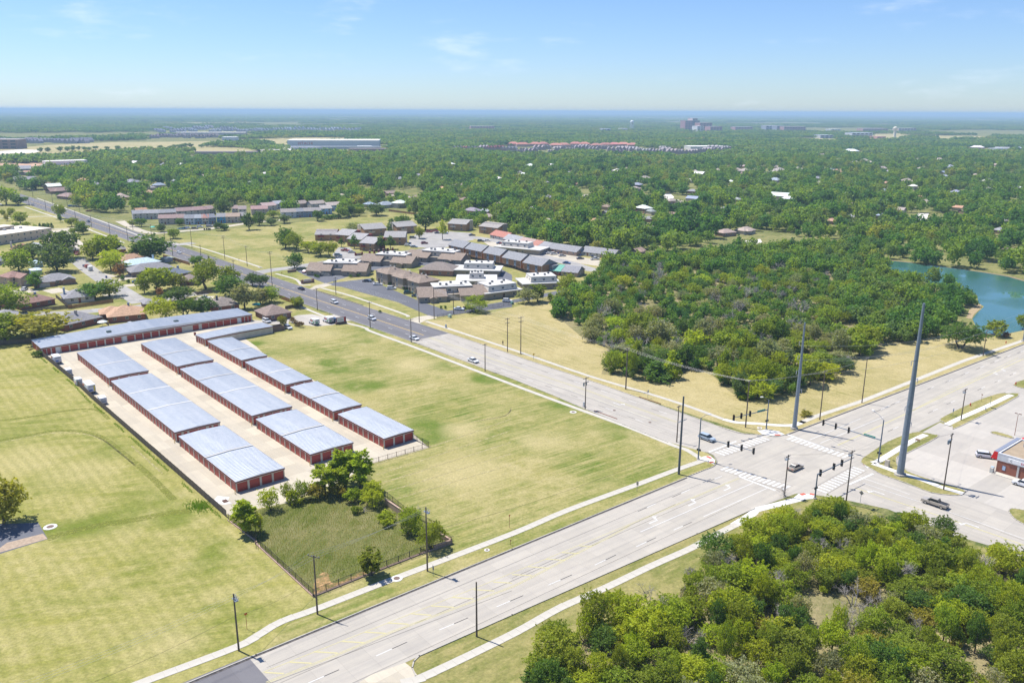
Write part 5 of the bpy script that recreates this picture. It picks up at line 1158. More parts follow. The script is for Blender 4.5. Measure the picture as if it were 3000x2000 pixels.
for s_, p, d in resample(tl(5, (380, 1080), (700, 1345)) + tl(9, (830, 225), (1470, 785), (2050, 1300)), .14):
    if math.sin(s_ * .37) + math.sin(s_ * .11 + 2) > -.6: fl_.append(tuple(p + np.array((d[1], -d[0])) * rng.uniform(.2, .9)))
tufts('tall_weeds', 'bright green weeds at the foot of the wooden fence', fl_, .45, .06, (.17, .30, .025))
wd_ = [tuple(q(9, 1740 + rng.gauss(90, 55), 1200 + rng.gauss(0, 26))) for _ in range(500)]
tufts('tall_weeds', 'bright green weed patch at the end of the wooden fence', wd_, .45, .07, (.16, .29, .025))

# ================================================================ BUILDINGS
CLEAR = []                                   # (x, y, radius) kept free of far trees
def win(root, x, y, z, w, h, face, color=(.62, .62, .60), wall=None, par=None):
    """window: frame with its pane; face 0=-y 1=+x 2=+y 3=-x"""
    rz = (0, math.pi / 2, math.pi, -math.pi / 2)[face]
    f = MB(); t = .07
    f.box(-w / 2, w / 2, -.05, .02, 0, t); f.box(-w / 2, w / 2, -.05, .02, h - t, h); f.box(-w / 2, -w / 2 + t, -.05, .02, t, h - t); f.box(w / 2 - t, w / 2, -.05, .02, t, h - t); f.box(-.03, .03, -.045, .02, t, h - t)
    o = f.obj('window', METAL, par or root, color, (x, y, z), rz)
    MB().add([(-w / 2 + t, -.012, t), (w / 2 - t, -.012, t), (w / 2 - t, -.012, h - t), (-w / 2 + t, -.012, h - t)], [(0, 1, 2, 3)]).obj('pane', GLASS, o)
    return o
def door(root, x, y, w, h, face, color, name='door', par=None):
    rz = (0, math.pi / 2, math.pi, -math.pi / 2)[face]
    o = MB().box(-w / 2, w / 2, -.05, .02, 0, h).obj(name, METAL, par or root, color, (x, y, .02), rz)
    m_ = MB()
    for k in range(3): m_.box(-w / 2 + .08, w / 2 - .08, -.065, -.05, .15 + k * h / 3, h / 3 - .1 + k * h / 3)
    m_.obj('door_panel', METAL, o, tuple(c * .9 for c in color)); return o
def chimney(root, roof, x, y, z0, z1, color=(.28, .33, .42), w=.8):
    m_ = MB().box(x - w / 2, x + w / 2, y - w / 2, y + w / 2, z0, z1); m_.box(x - w / 2 - .06, x + w / 2 + .06, y - w / 2 - .06, y + w / 2 + .06, z1, z1 + .12); m_.obj('chimney', BRICKW, roof, color)
def house(label, at, rz, L, W, wall=(.40, .22, .15), roof=(.25, .2, .17), h=2.6, style='hip', pitch=.45, wing=None, chim=None, garage=None, detail=True, cat='house', name='house', wmat=BRICKW, group=None, winc=(.62, .62, .6)):
    """local x along the length, centre of the footprint at the origin; front is -y"""
    root = thing(name, label, cat, at, rz, group); CLEAR.append((at[0], at[1], max(L, W) * .62))
    x0, x1, y0, y1 = -L / 2, L / 2, -W / 2, W / 2
    wl_ = MB().box(x0, x1, y0, y1, 0, h); ro = MB()
    if style == 'hip': ro.hip(x0, x1, y0, y1, h, pitch)
    elif style == 'flat': ro.box(x0 - .1, x1 + .1, y0 - .1, y1 + .1, h, h + .3); ro.box(x0 + .2, x1 - .2, y0 + .2, y1 - .2, h + .3, h + .33)
    else: ro.gable(x0, x1, y0, y1, h, pitch, .4, 0, .15, 'x' if style == 'gable' else 'y', .5, 1)
    if wing:
        for (cx, cy, l, w, s) in wing:
            a0, a1, b0, b1 = cx - l / 2, cx + l / 2, cy - w / 2, cy + w / 2
            wl_.box(a0, a1, b0, b1, 0, h - .03)
            if s == 'hip': ro.hip(a0, a1, b0, b1, h - .03, pitch)
            else: ro.gable(a0, a1, b0, b1, h - .03, pitch, .4, 0, .15, 'x' if s == 'gx' else 'y', .5, 1)
    wl_.obj('wall', wmat, root, wall); r = ro.obj('roof', [ROOF, wmat], root, roof)
    if chim: chimney(root, r, chim[0] * L, chim[1] * W, h, h + min(L, W) / 2 * pitch + 1.0, *(chim[2:] or ()))
    if detail:
        n = max(2, int(L / 4.5)); st2 = [1.0] if h < 4.5 else [1.0, h - 1.9]
        for zz in st2:
            for i in range(n):
                x = x0 + L * (i + .5) / n
                win(root, x, y0, zz, 1.3, 1.2, 0, winc)
            for f, xx in ((3, x0), (1, x1)): win(root, xx, rng.uniform(-.2, .2) * W, zz, 1.1, 1.1, f, winc)
        door(root, x0 + L * .5 / n + L / n * .5, y0, 1.0, 2.1, 0, (.25, .1, .07))
        v_ = MB()
        for k in range(3): vx = rng.uniform(-.25, .25) * L; v_.tube((vx, W * .12, h + .3), (vx, W * .12, h + W * .36 * pitch + .45), .09, n=5)
        v_.obj('vent_pipe', METAL, r, (.4, .4, .4))
    if garage:
        gx, gy, f, gw = garage; door(root, gx, gy, gw, 2.1, f, (.55, .5, .44), 'garage_door')
    return root
def hpx(label, n, a, b, W, **kw):
    """house whose front wall runs from a to b on the survey tile; W metres deep behind it"""
    A_, B_ = q(n, *a), q(n, *b); L = float(np.linalg.norm(B_ - A_)); e = ang(A_, B_); c = (A_ + B_) / 2 + np.array((-math.sin(e), math.cos(e))) * W / 2
    return house(label, c, e, L, W, **kw)
BR_R, BR_B, TANW, CREAM, GREYW, WHITE = (.30, .13, .09), (.26, .19, .14), (.50, .42, .31), (.62, .56, .47), (.38, .38, .37), (.72, .72, .70)
RF_RED, RF_BRN, RF_GRY, RF_ORG, RF_DGR, RF_BLUE, RF_TAN = (.27, .17, .145), (.25, .205, .185), (.27, .265, .275), (.42, .27, .175), (.17, .165, .175), (.46, .58, .66), (.38, .32, .27)
# houses next to the storage units
hpx('low house with dark red brown hip roof and blue chimney', 5, (200, 655), (510, 600), 11, wall=BR_R, roof=RF_RED, chim=(.08, -.1), wing=[(-6, 6, 8, 8, 'hip')])
hpx('house with grey hip roof and white trimmed windows behind the cedar fence', 5, (600, 600), (870, 570), 12, wall=CREAM, roof=RF_GRY, chim=(-.42, .1, (.4, .46, .52)))
hpx('grey hip roofed brick house with two car garage and front lawn', 5, (385, 440), (680, 410), 11, wall=(.34, .2, .14), roof=RF_GRY, wing=[(-6, -3, 9, 9, 'hip'), (5, -3, 6, 7, 'gy')], garage=(-6, -7.52, 0, 4.6))
hpx('two storey house with red brown roof and gabled garage', 5, (95, 440), (265, 410), 9, wall=(.48, .36, .27), roof=(.30, .19, .16), h=4.6, wing=[(1.5, -6, 7, 7, 'gy')], garage=(1.5, -9.52, 0, 4.4))
hpx('two storey house with dark red hip roof and pale chimney', 5, (115, 170), (290, 160), 10, wall=(.55, .50, .42), roof=(.32, .15, .13), h=5.0, chim=(-.55, .1, (.6, .6, .58)))
hpx('pale grey two storey house half hidden by the big round tree', 5, (375, 145), (480, 130), 12, wall=(.55, .52, .47), roof=(.36, .37, .39), h=4.6, style='gabley')
hpx('brown roofed house with garage beyond the big round tree', 5, (640, 145), (735, 135), 10, wall=(.42, .36, .30), roof=RF_DGR)
hpx('small pale blue roofed shed behind the leafy tree', 5, (335, 265), (400, 255), 6, wall=(.42, .52, .58), roof=RF_BLUE, detail=False)
hpx('pale blue lean-to roof beside the grey hip house', 5, (300, 335), (390, 325), 7, wall=(.5, .55, .58), roof=(.52, .62, .68), detail=False, pitch=.2)
hpx('grey hip roofed house between the long storage building and the street', 5, (600, 850), (935, 770), 12, wall=BR_R, roof=(.25, .245, .255), chim=(.02, -.12, (.4, .36, .33)))
hpx('low house with bright orange tan hip roof and blue chimney', 5, (1000, 775), (1340, 740), 13, wall=BR_R, roof=(.46, .30, .20), chim=(.1, 0), wing=[(-5, 5, 9, 9, 'hip')])
hpx('grey hip roofed house half hidden by the spreading tree', 5, (-60, 800), (190, 770), 12, wall=BR_R, roof=RF_GRY)
hpx('house with orange brown hip roof beside the bright round tree', 5, (1130, 245), (1420, 205), 11, wall=(.5, .40, .30), roof=(.40, .26, .185))
hpx('house with pale blue metal roof and white chimney', 5, (1170, 290), (1480, 245), 10, wall=(.55, .5, .45), roof=(.50, .62, .68), chim=(.42, 0, (.55, .65, .75)))
hpx('long grey roofed house beside the parked dark sedan', 5, (1220, 345), (1600, 305), 12, wall=BR_B, roof=(.25, .245, .255), wing=[(-7, -4, 9, 8, 'hip')])
hpx('dark slate roofed house with blue chimney behind the grey roofed house', 5, (1560, 385), (1760, 345), 10, wall=BR_B, roof=(.16, .185, .225), chim=(.2, 0))
hpx('grey brown hip roofed house below the big oak', 5, (1650, 430), (1815, 425), 11, wall=BR_B, roof=RF_BRN)
hpx('dark brown hip roofed house with chimney behind the long storage building', 5, (1965, 680), (2200, 650), 13, wall=BR_R, roof=(.23, .2, .18), chim=(-.2, -.05, (.13, .13, .14)), wing=[(-6, 5, 9, 8, 'hip')])
hpx('grey roofed house at the far street corner by the purple bush', 5, (1330, 650), (1420, 640), 9, wall=BR_B, roof=RF_GRY, detail=False)
hpx('small house with tan roof behind the tall light green tree', 5, (1090, 135), (1160, 130), 9, wall=BR_R, roof=(.26, .24, .23), detail=False)
hpx('grey roofed house at the left edge behind the grey fence', 5, (-120, 250), (40, 240), 10, wall=(.4, .4, .42), roof=(.22, .23, .25))
hpx('storage office with brown hip roof and brick walls', 6, (100, 760), (325, 725), 12, wall=(.24, .135, .10), roof=(.245, .19, .165), pitch=.5)
hpx('pale canopy roof behind the cedar road fence', 5, (1515, 215), (1590, 205), 5, wall=(.5, .5, .48), roof=(.62, .66, .68), detail=False, pitch=.08, h=2.2)
# school with flat roofs
sc_root = house('flat roofed tan school building with stepped wings', q(1, 60, 1265), ang(q(1, 0, 1280), q(1, 200, 1250)), 46, 30, wall=(.55, .45, .34), roof=(.68, .62, .52), h=6, style='flat', wing=None, wmat=WALL, cat='school', name='school')
for cx, cy, l, w, h0, h1 in ((16, 16, 18, 12, 0, 4.6), (4, 9, 12, 10, 6.0, 8.2), (-14, 24, 16, 12, 0, 5.5), (6, 30, 30, 14, 0, 5.0)):
    MB().box(cx - l / 2, cx + l / 2, cy - w / 2, cy + w / 2, h0 + (.34 if h0 else 0), h1).obj('wing', WALL, sc_root, (.50, .40, .29)); MB().box(cx - l / 2 - .15, cx + l / 2 + .15, cy - w / 2 - .15, cy + w / 2 + .15, h1, h1 + .3).obj('roof', ROOF, sc_root, (.70, .64, .54))
for k in range(6): MB().box(-18 + k * 6, -16.2 + k * 6, 1, 2.4, 6.33, 7.3).obj('roof_unit', METAL, sc_root, (.4, .41, .42))
house('white roofed long building at the far end of the asphalt road', q(1, 600, 570), DB, 60, 25, wall=WHITE, roof=(.75, .72, .66), h=6, style='flat', detail=False, cat='building', name='building', wmat=WALL)

# ---- apartments: brown quads with white flat centre
def quad_block(label, n, a, b, W=17, flip=False, rw=(.33, .285, .225)):
    A_, B_ = q(n, *a), q(n, *b); L = float(np.linalg.norm(B_ - A_)); e = ang(A_, B_); c = A_
    root = thing('apartment_block', label, 'apartment', c, e, 'brown apartment blocks round a white roofed centre'); CLEAR.append((*(A_ + B_) / 2, L * .7))
    w = MB(); r = MB(); rb = (.27, .215, .175)
    lw = L * .40
    wings = [(0, lw), (L - lw, L)]
    for i, (x0, x1) in enumerate(wings):
        w.box(x0, x1, 0, W * .62, 0, 2.8)
        r.gable(x0, x1, 0, W * .62, 2.8, .42, .35, 0, .16, 'x', .72, 1)
        w.box(x0 + lw * .1, x1 - lw * .1, W * .7, W * 1.05, 0, 2.8); r.gable(x0 + lw * .1, x1 - lw * .1, W * .7, W * 1.05, 2.8, .42, .35, 0, .16, 'x', .3, 1)
        px_ = x0 + lw * .5; w.box(px_ - 1.4, px_ + 1.4, -1.6, 0, 0, 2.3); r.gable(px_ - 1.6, px_ + 1.6, -1.8, 1.5, 2.35, .4, .2, 0, .12, 'y', .5, 1)
    w.box(lw - .01, L - lw + .01, W * .15, W * .95, 0, 2.9)
    w.obj('wall', BRICKW, root, rw); r.obj('roof', [ROOF, WALL], root, rb)
    cx0, cx1, cy0, cy1 = L * .24, L * .80, W * .36, W * .92
    MB().box(cx0, cx1, cy0, cy1, 2.85, 5.7).obj('upper_wall', WALL, root, (.58, .52, .43))
    f = MB().box(cx0 - .3, cx1 + .3, cy0 - .3, cy1 + .3, 5.7, 6.0); f.box(cx0 + L * .12, cx1 - L * .1, cy0 - .29 + W * .1, cy1 + W * .12, 6.0, 6.25); f.obj('flat_roof', WHITEROOF, root)
    MB().box(cx0 - .34, cx1 + .34, cy0 - .34, cy1 + .34, 5.5, 5.69).obj('fascia', METAL, root, (.12, .08, .07))
    for k, (fx, fy) in enumerate(((.2, .4), (.35, .25), (.5, .7), (.75, .35), (.9, .7))):
        x, y = cx0 + (cx1 - cx0) * fx, cy0 + (cy1 - cy0) * fy; MB().box(x - .55, x + .55, y - .45, y + .45, 6.26, 7.1, 0, .04).obj('roof_unit', METAL, root, (.16, .16, .165))
    for x in (lw * .25, lw * .75, L - lw * .25, L - lw * .75): win(root, x, 0, .9, 1.2, 1.3, 0, (.7, .7, .68))
    for x in (L * .3, L * .47, L * .6, L * .74): win(root, x, cy0, 3.6, 1.4, 1.3, 0, (.66, .68, .7))
    win(root, 0, W * .3, .9, 1.3, 1.3, 3); win(root, cx0, (cy0 + cy1) / 2, 3.6, 1.3, 1.3, 3)
    chimney(root, root, L * .88, W * .55, 2.8, 6.2, (.2, .18, .17), 1.0)
    return root
quad_block('brown quad apartment beside the brick sign at the road entrance', 6, (465, 335), (1010, 345), 17)
quad_block('brown quad apartment behind the long brown building', 6, (950, 240), (1425, 270), 16)
quad_block('brown quad apartment beside the brick town houses', 6, (1370, 200), (1880, 240), 16)
quad_block('brown quad apartment beside the round tree at the chain fence', 6, (1500, 590), (2130, 560), 17)
# ---- long brown two storey building with stepped hip roofs
A_, B_ = q(6, 1075, 385), q(6, 1500, 510); L = float(np.linalg.norm(B_ - A_)); e = ang(A_, B_)
root = thing('apartment_building', 'long brown two storey apartment building facing the asphalt parking', 'apartment', A_, e); CLEAR.append((*(A_ + B_) / 2, L * .5))
w, r = MB(), MB(); D = 13.0; seg = L / 3
for k in range(3):
    x0 = k * seg; w.box(x0 + .01, x0 + seg * .34, 2.0, D, 0, 5.6); w.box(x0 + seg * .34, x0 + seg, 0, D - 1, 0, 5.61)
    r.hip(x0, x0 + seg * .36, 1.6, D, 5.62, .36, .4); r.hip(x0 + seg * .34, x0 + seg, 0, D - 1, 5.66, .42, .5)
w.obj('wall', BRICKW, root, (.34, .28, .215)); ro = r.obj('roof', ROOF, root, (.27, .215, .175))
for k in range(3):
    x0 = k * seg
    for xx, yy in ((x0 + seg * .17, 2.0), (x0 + seg * .62, 0)):
        for zz in (.7, 3.4): win(root, xx, yy, zz, 1.5, 1.7, 0, (.72, .74, .76))
    MB().box(-.7, .7, -.03, .02, 0, 2.2).obj('entry', WALL, root, (.05, .04, .035), (x0 + seg * .42, 0, .02))
    for j in range(2): MB().box(-.5, .5, -.4, .4, 0, .14).obj('skylight', WHITEROOF, ro, None, (x0 + seg * (.5 + .25 * j), D * .5, 5.66 + D * .5 * .40))
    for j in range(3): MB().box(-.45, .45, -.4, .4, 0, .8).obj('condenser', METAL, root, (.3, .3, .31), (x0 + seg * (.25 + .25 * j), D + .8, 0))
hpx('low brown hip roofed clubhouse beside the turquoise pool', 6, (1500, 330), (1805, 345), 14, wall=(.32, .18, .13), roof=(.235, .20, .18), h=3.0)
pool = struct('swimming_pool', MB().sheet(tl(6, (1790, 388), (1800, 410), (1850, 400), (1850, 378)), .03), plain('pool_water', (.03, .45, .52), .05, .6, var=.05), 'turquoise swimming pool between the apartment blocks', 'pool')
# ---- white mansard blocks
def mansard(label, n, a, b, W=15, up=(.1, .9, .2, .95), wings=True):
    A_, B_ = q(n, *a), q(n, *b); L = float(np.linalg.norm(B_ - A_)); e = ang(A_, B_)
    root = thing('apartment_block', label, 'apartment', A_, e, 'white mansard apartment blocks'); CLEAR.append((*(A_ + B_) / 2, L * .7))
    MB().box(0, L, 0, W, 0, 2.8).obj('wall', BRICKW, root, (.36, .31, .24))
    f = MB().box(-.9, L + .9, -.9, W + .9, 2.8, 3.25); f.obj('lower_roof', WHITEROOF, root)
    x0, x1, y0, y1 = L * up[0], L * up[1], W * up[2], W * up[3]
    MB().box(x0, x1, y0, y1, 3.252, 5.9, 0, .55).obj('mansard', WALL, root, (.66, .61, .53))
    MB().box(x0 + .35, x1 - .35, y0 + .35, y1 - .35, 5.9, 6.15).obj('upper_roof', WHITEROOF, root)
    for i in range(max(2, int((x1 - x0) / 4.5))):
        nn = max(2, int((x1 - x0) / 4.5)); x = x0 + (x1 - x0) * (i + .5) / nn; win(root, x, y0 + .2, 3.8, 1.3, 1.3, 0, (.8, .8, .78)); win(root, x, 0, .8, 1.3, 1.3, 0, (.7, .7, .68))
    for i in range(2): win(root, x0 + .2, y0 + (y1 - y0) * (.3 + .4 * i), 3.8, 1.2, 1.3, 3, (.8, .8, .78))
    for i in range(4):
        x = x0 + (x1 - x0) * (.2 + .2 * i); y = y0 + (y1 - y0) * (.35 + .3 * (i % 2)); MB().box(x - .5, x + .5, y - .45, y + .45, 6.15, 6.95, 0, .04).obj('roof_unit', METAL, root, (.15, .15, .155))
    door(root, L * .5, 0, 1.0, 2.1, 0, (.08, .05, .04))
mansard('white mansard apartment block behind the turquoise pool', 6, (1800, 335), (2230, 345), 14, (.22, .86, .25, .95))
mansard('flat white roofed tan apartment block beside the pool with dark stairwell', 6, (1850, 440), (2200, 440), 15, (.3, .7, .3, .7))
mansard('white mansard apartment block with two upper windows beside the chain fence', 6, (2120, 560), (2430, 520), 14, (.08, .95, .08, .9))
mansard('white mansard apartment block beside the brick town houses', 7, (-150, 105 + 10), (250, 150), 13, (.08, .7, .2, .9))
mansard('white mansard apartment block with wide flat apron roof by the tall thin tree', 7, (110, 470), (440, 455), 14, (.2, .95, .1, .9))
# ---- brick two storey gabled houses in a row
for i, (x, y, x2, y2) in enumerate(((1770, 130, 1905, 160), (1925, 165, 2070, 195), (2090, 205, 2240, 235), (2265, 250, 2430, 285), (2455, 300, 2625, 335))):
    A_, B_ = q(6, x, y), q(6, x2, y2); L = float(np.linalg.norm(B_ - A_)); e = ang(A_, B_)
    lbs = ('brick two storey gabled apartment next to the brown quad at the side street', 'brick two storey gabled apartment, second in the row from the side street', 'brick two storey gabled apartment, middle of the row of five', 'brick two storey gabled apartment, second in the row from the green roofed house', 'brick two storey gabled apartment next to the green roofed house')
    root = thing('brick_apartment', lbs[i], 'apartment', A_, e, 'brick gabled apartments in a row'); CLEAR.append((*A_, 15)); D = 12
    MB().box(0, L, 0, D, 0, 5.4).obj('wall', BRICKW, root, (.40, .225, .125))
    MB().gable(0, L, 0, D, 5.4, .42, .45, 0, .16, 'x', .42, 1).obj('roof', [ROOF, BRICKW], root, (.265, .27, .285))
    MB().box(L - .4, L + 2.6, D * .45, D * .95, 0, 5.0).obj('stair_wing', WALL, root, (.25, .25, .26))
    for fx in (.27, .70):
        s = MB().box(L * fx - .9, L * fx + .9, -.06, .02, .3, 5.2).obj('window_strip', WALL, root, (.33, .38, .45))
        for zz in (.8, 3.4): win(root, L * fx, -.07, zz, 1.3, 1.4, 0, (.75, .77, .8), par=s)
    MB().box(L - .05, L + .06, -.06, .06, 0, 5.4).obj('down_pipe', METAL, root, (.7, .7, .68))
A_, B_ = q(7, 350, 330), q(7, 640, 360)
hpx('small house with green metal half roof behind the white blocks', 7, (350, 328), (440, 338), 11, wall=(.30, .09, .07), roof=(.17, .40, .32), style='gable')
hpx('grey gabled duplex next to the green roofed house', 7, (448, 338), (600, 352), 11, wall=(.42, .33, .25), roof=(.27, .27, .29), style='gable')
# ---- duplex row, one storey, differing roofs
dup = [(2, 2150, 1245, 2290, 1275, (.42, .19, .15), 'faded red'), (2, 2270, 1285, 2352, 1300, (.34, .35, .36), 'pale grey'), (7, -60, 38, 50, 58, (.33, .335, .345), 'light grey'), (7, 50, 60, 165, 85, (.40, .30, .27), 'pinkish brown'), (7, 168, 85, 230, 100, (.40, .20, .16), 'brick red'), (7, 233, 100, 320, 118, (.30, .30, .315), 'slate'), (7, 322, 118, 590, 158, (.27, .27, .285), 'long dark grey'), (7, 635, 150, 810, 172, (.27, .27, .28), 'weathered grey'), (7, 815, 175, 930, 190, (.26, .255, .26), 'brown grey')]
for n, x, y, x2, y2, rc, nm in dup:
    hpx('one storey duplex with ' + nm + ' gabled roof in the row behind the parked cars', n, (x, y), (x2, y2), 10.5, wall=rng.choice([(.5, .45, .38), (.42, .30, .22), (.55, .52, .46)]), roof=rc, style='gable', pitch=.5, group='one storey duplex row', name='duplex', wmat=WALL)
# ---- red brown and tan apartments by the meadow
def shed_unit(label, n, a, b, W, wc, rc, h=5.2, group='red brown and tan shed roofed apartments'):
    A_, B_ = q(n, *a), q(n, *b); L = float(np.linalg.norm(B_ - A_)); e = ang(A_, B_)
    root = thing('apartment_unit', label, 'apartment', A_, e, group); CLEAR.append((*(A_ + B_) / 2, L * .8))
    MB().box(0, L, 0, W, 0, h).obj('wall', BRICKW, root, (.36, .22, .13))
    MB().box(-.25, L + .25, W * .52, W + .2, 0, h + 1.6).obj('side_wall', WALL, root, wc)
    MB().gable(0, L, 0, W * .75, h, .3, .4, 0, .2, 'x', .93).obj('roof', ROOF, root, rc)
    MB().box(-.3, L + .3, W * .5, W + .3, h + 1.6, h + 1.95).obj('parapet', WALL, root, wc)
    bl = MB().box(L * .15, L * .45, -1.3, 0, 2.6, 2.8); bl.box(L * .15, L * .45, -1.3, -1.22, 2.8, 3.7); bl.obj('balcony', WALL, root, wc)
    for zz in (.8, 3.3):
        for fx in (.3, .75): win(root, L * fx, 0, zz, 1.4, 1.3, 0, (.5, .45, .4))
    return root
MAR = (.22, .045, .04)
shed_unit('maroon trimmed shed roofed apartment at the end beside the hedge', 2, (545, 1270), (735, 1270), 12, MAR, (.30, .285, .28), 4.2)
for k, (x, y) in enumerate(((730, 1250), (840, 1290), (955, 1330))):
    shed_unit(('maroon walled apartment unit next to the low maroon end unit', 'maroon walled apartment unit in the middle of the maroon stair row', 'maroon walled apartment unit nearest the brick pillars')[k], 2, (x, y + 30), (x + 130, y + 40), 13, MAR, (.34, .33, .33), 5.0)
shed_unit('tan shed roofed apartment behind the maroon row', 2, (1000, 1235), (1200, 1220), 13, (.52, .46, .37), (.31, .30, .29))
shed_unit('tan gabled apartment with outside stair at the concrete lot', 2, (1180, 1310), (1370, 1310), 13, (.54, .48, .39), (.31, .30, .295))
shed_unit('tan apartment behind the small tree of the concrete lot', 2, (1300, 1210), (1480, 1195), 12, (.52, .46, .38), (.32, .31, .3))
shed_unit('tan and brick apartment with balcony beside the bright pine', 2, (1765, 1175), (1930, 1185), 12, (.55, .5, .42), (.32, .31, .30))
shed_unit('tan and brick apartment next to the red roofed duplex', 2, (2050, 1200), (2220, 1220), 11, (.30, .27, .25), (.33, .31, .29))
for k in range(6):
    x = 1045 + k * 42; b = q(2, x, 1392 - k * 6)
    t = thing('brick_pillar', 'maroon brick pillar in the row beside the side street', 'pillar', b, DA, 'maroon brick pillars'); MB().box(-.45, .45, -.45, .45, 0, 1.9).obj('shaft', BRICKW, t, (.22, .07, .06)); MB().box(-.55, .55, -.55, .55, 1.9, 2.05).obj('cap', WALL, t, (.3, .26, .22))
t = thing('brick_sign', 'low maroon brick entrance sign beside the small concrete lot', 'sign', q(2, 945, 1405), DA - math.pi / 2); MB().box(-2.2, 2.2, -.25, .25, 0, 1.4).obj('plinth', BRICKW, t, (.22, .07, .06)); MB().box(-1.5, 1.5, -.3, -.25, .4, 1.2).obj('face', WALL, t, (.45, .35, .28)); [MB().box(s - .35, s + .35, -.35, .35, 0, 1.9).obj('pillar', BRICKW, t, (.22, .07, .06)) for s in (-2.4, 2.4)]
# ---- town house rows beyond the meadow
rows = [(1, [(1225, 1080, 1320, 1075, (.27, .275, .29), (.55, .52, .46)), (1320, 1075, 1465, 1072, (.29, .29, .30), (.5, .46, .4)), (1465, 1072, 1620, 1065, (.25, .255, .27), (.24, .15, .12))], 'grey roofed town house of the row nearest the road'),
        (1, [(1630, 1055, 1790, 1045, (.30, .22, .21), (.55, .5, .44)), (1790, 1045, 1920, 1035, (.32, .22, .21), (.5, .44, .38)), (1920, 1035, 1985, 1025, (.3, .23, .22), (.56, .52, .47))], 'dusky pink roofed town house of the raised row'),
        (1, [(1460, 1125, 1700, 1118, (.30, .22, .205), (.52, .45, .38))], 'long brown roofed town house with white gable end'),
        (1, [(1700, 1125, 1790, 1122, (.23, .24, .26), (.68, .69, .70)), (1790, 1122, 1860, 1120, (.30, .32, .34), (.25, .36, .47)), (1860, 1120, 1920, 1118, (.36, .2, .17), (.6, .54, .47)), (1920, 1118, 1990, 1112, (.21, .22, .25), (.2, .26, .34)), (1995, 1110, 2075, 1108, (.27, .27, .28), (.10, .36, .55)), (2075, 1108, 2205, 1105, (.36, .28, .22), (.5, .42, .34)), (2200, 1100, 2265, 1098, (.28, .27, .27), (.55, .5, .45))], 'pastel two storey town house of the row facing the meadow'),
        (1, [(2140, 1030, 2190, 1028, (.33, .25, .235), (.6, .56, .5)), (2195, 1035, 2265, 1033, (.30, .25, .24), (.52, .48, .42))], 'brown gabled town house behind the big dark tree'),
        (2, [(70, 1005, 190, 995, (.42, .32, .30), (.6, .55, .5)), (185, 985, 285, 975, (.35, .36, .39), (.62, .64, .68)), (370, 985, 480, 975, (.31, .26, .23), (.4, .3, .24)), (-40, 1035, 110, 1030, (.36, .24, .225), (.5, .4, .34)), (235, 1065, 370, 1060, (.30, .27, .25), (.5, .52, .55)), (365, 1060, 445, 1055, (.24, .25, .27), (.3, .34, .4)), (445, 1055, 600, 1050, (.29, .27, .26), (.24, .30, .38)), (510, 985, 640, 975, (.33, .29, .26), (.5, .45, .4)), (600, 1030, 700, 1025, (.40, .37, .34), (.35, .55, .78)), (660, 1000, 800, 990, (.40, .35, .32), (.50, .64, .82))], 'town house of the grey and blue row at the meadow end')]
cn = ('slate', 'ash', 'charcoal', 'dusky', 'rose', 'mauve', 'umber', 'white walled', 'steel blue walled', 'red', 'navy walled', 'bright blue walled', 'tan', 'cream walled', 'brown', 'dark brown', 'pink', 'lilac grey', 'rust', 'maroon', 'pale', 'dark slate', 'blue grey walled', 'taupe', 'sky blue walled', 'light blue walled')
ci = 0
for n, us, lb in rows:
    for x, y, x2, y2, rc, wc in us:
        hpx(cn[ci % len(cn)] + ' ' + lb, n, (x, y), (x2, y2), 10, wall=wc, roof=rc, style='gable', h=5.0, pitch=.45, name='town_house', group='town houses beyond the meadow', wmat=WALL); ci += 1

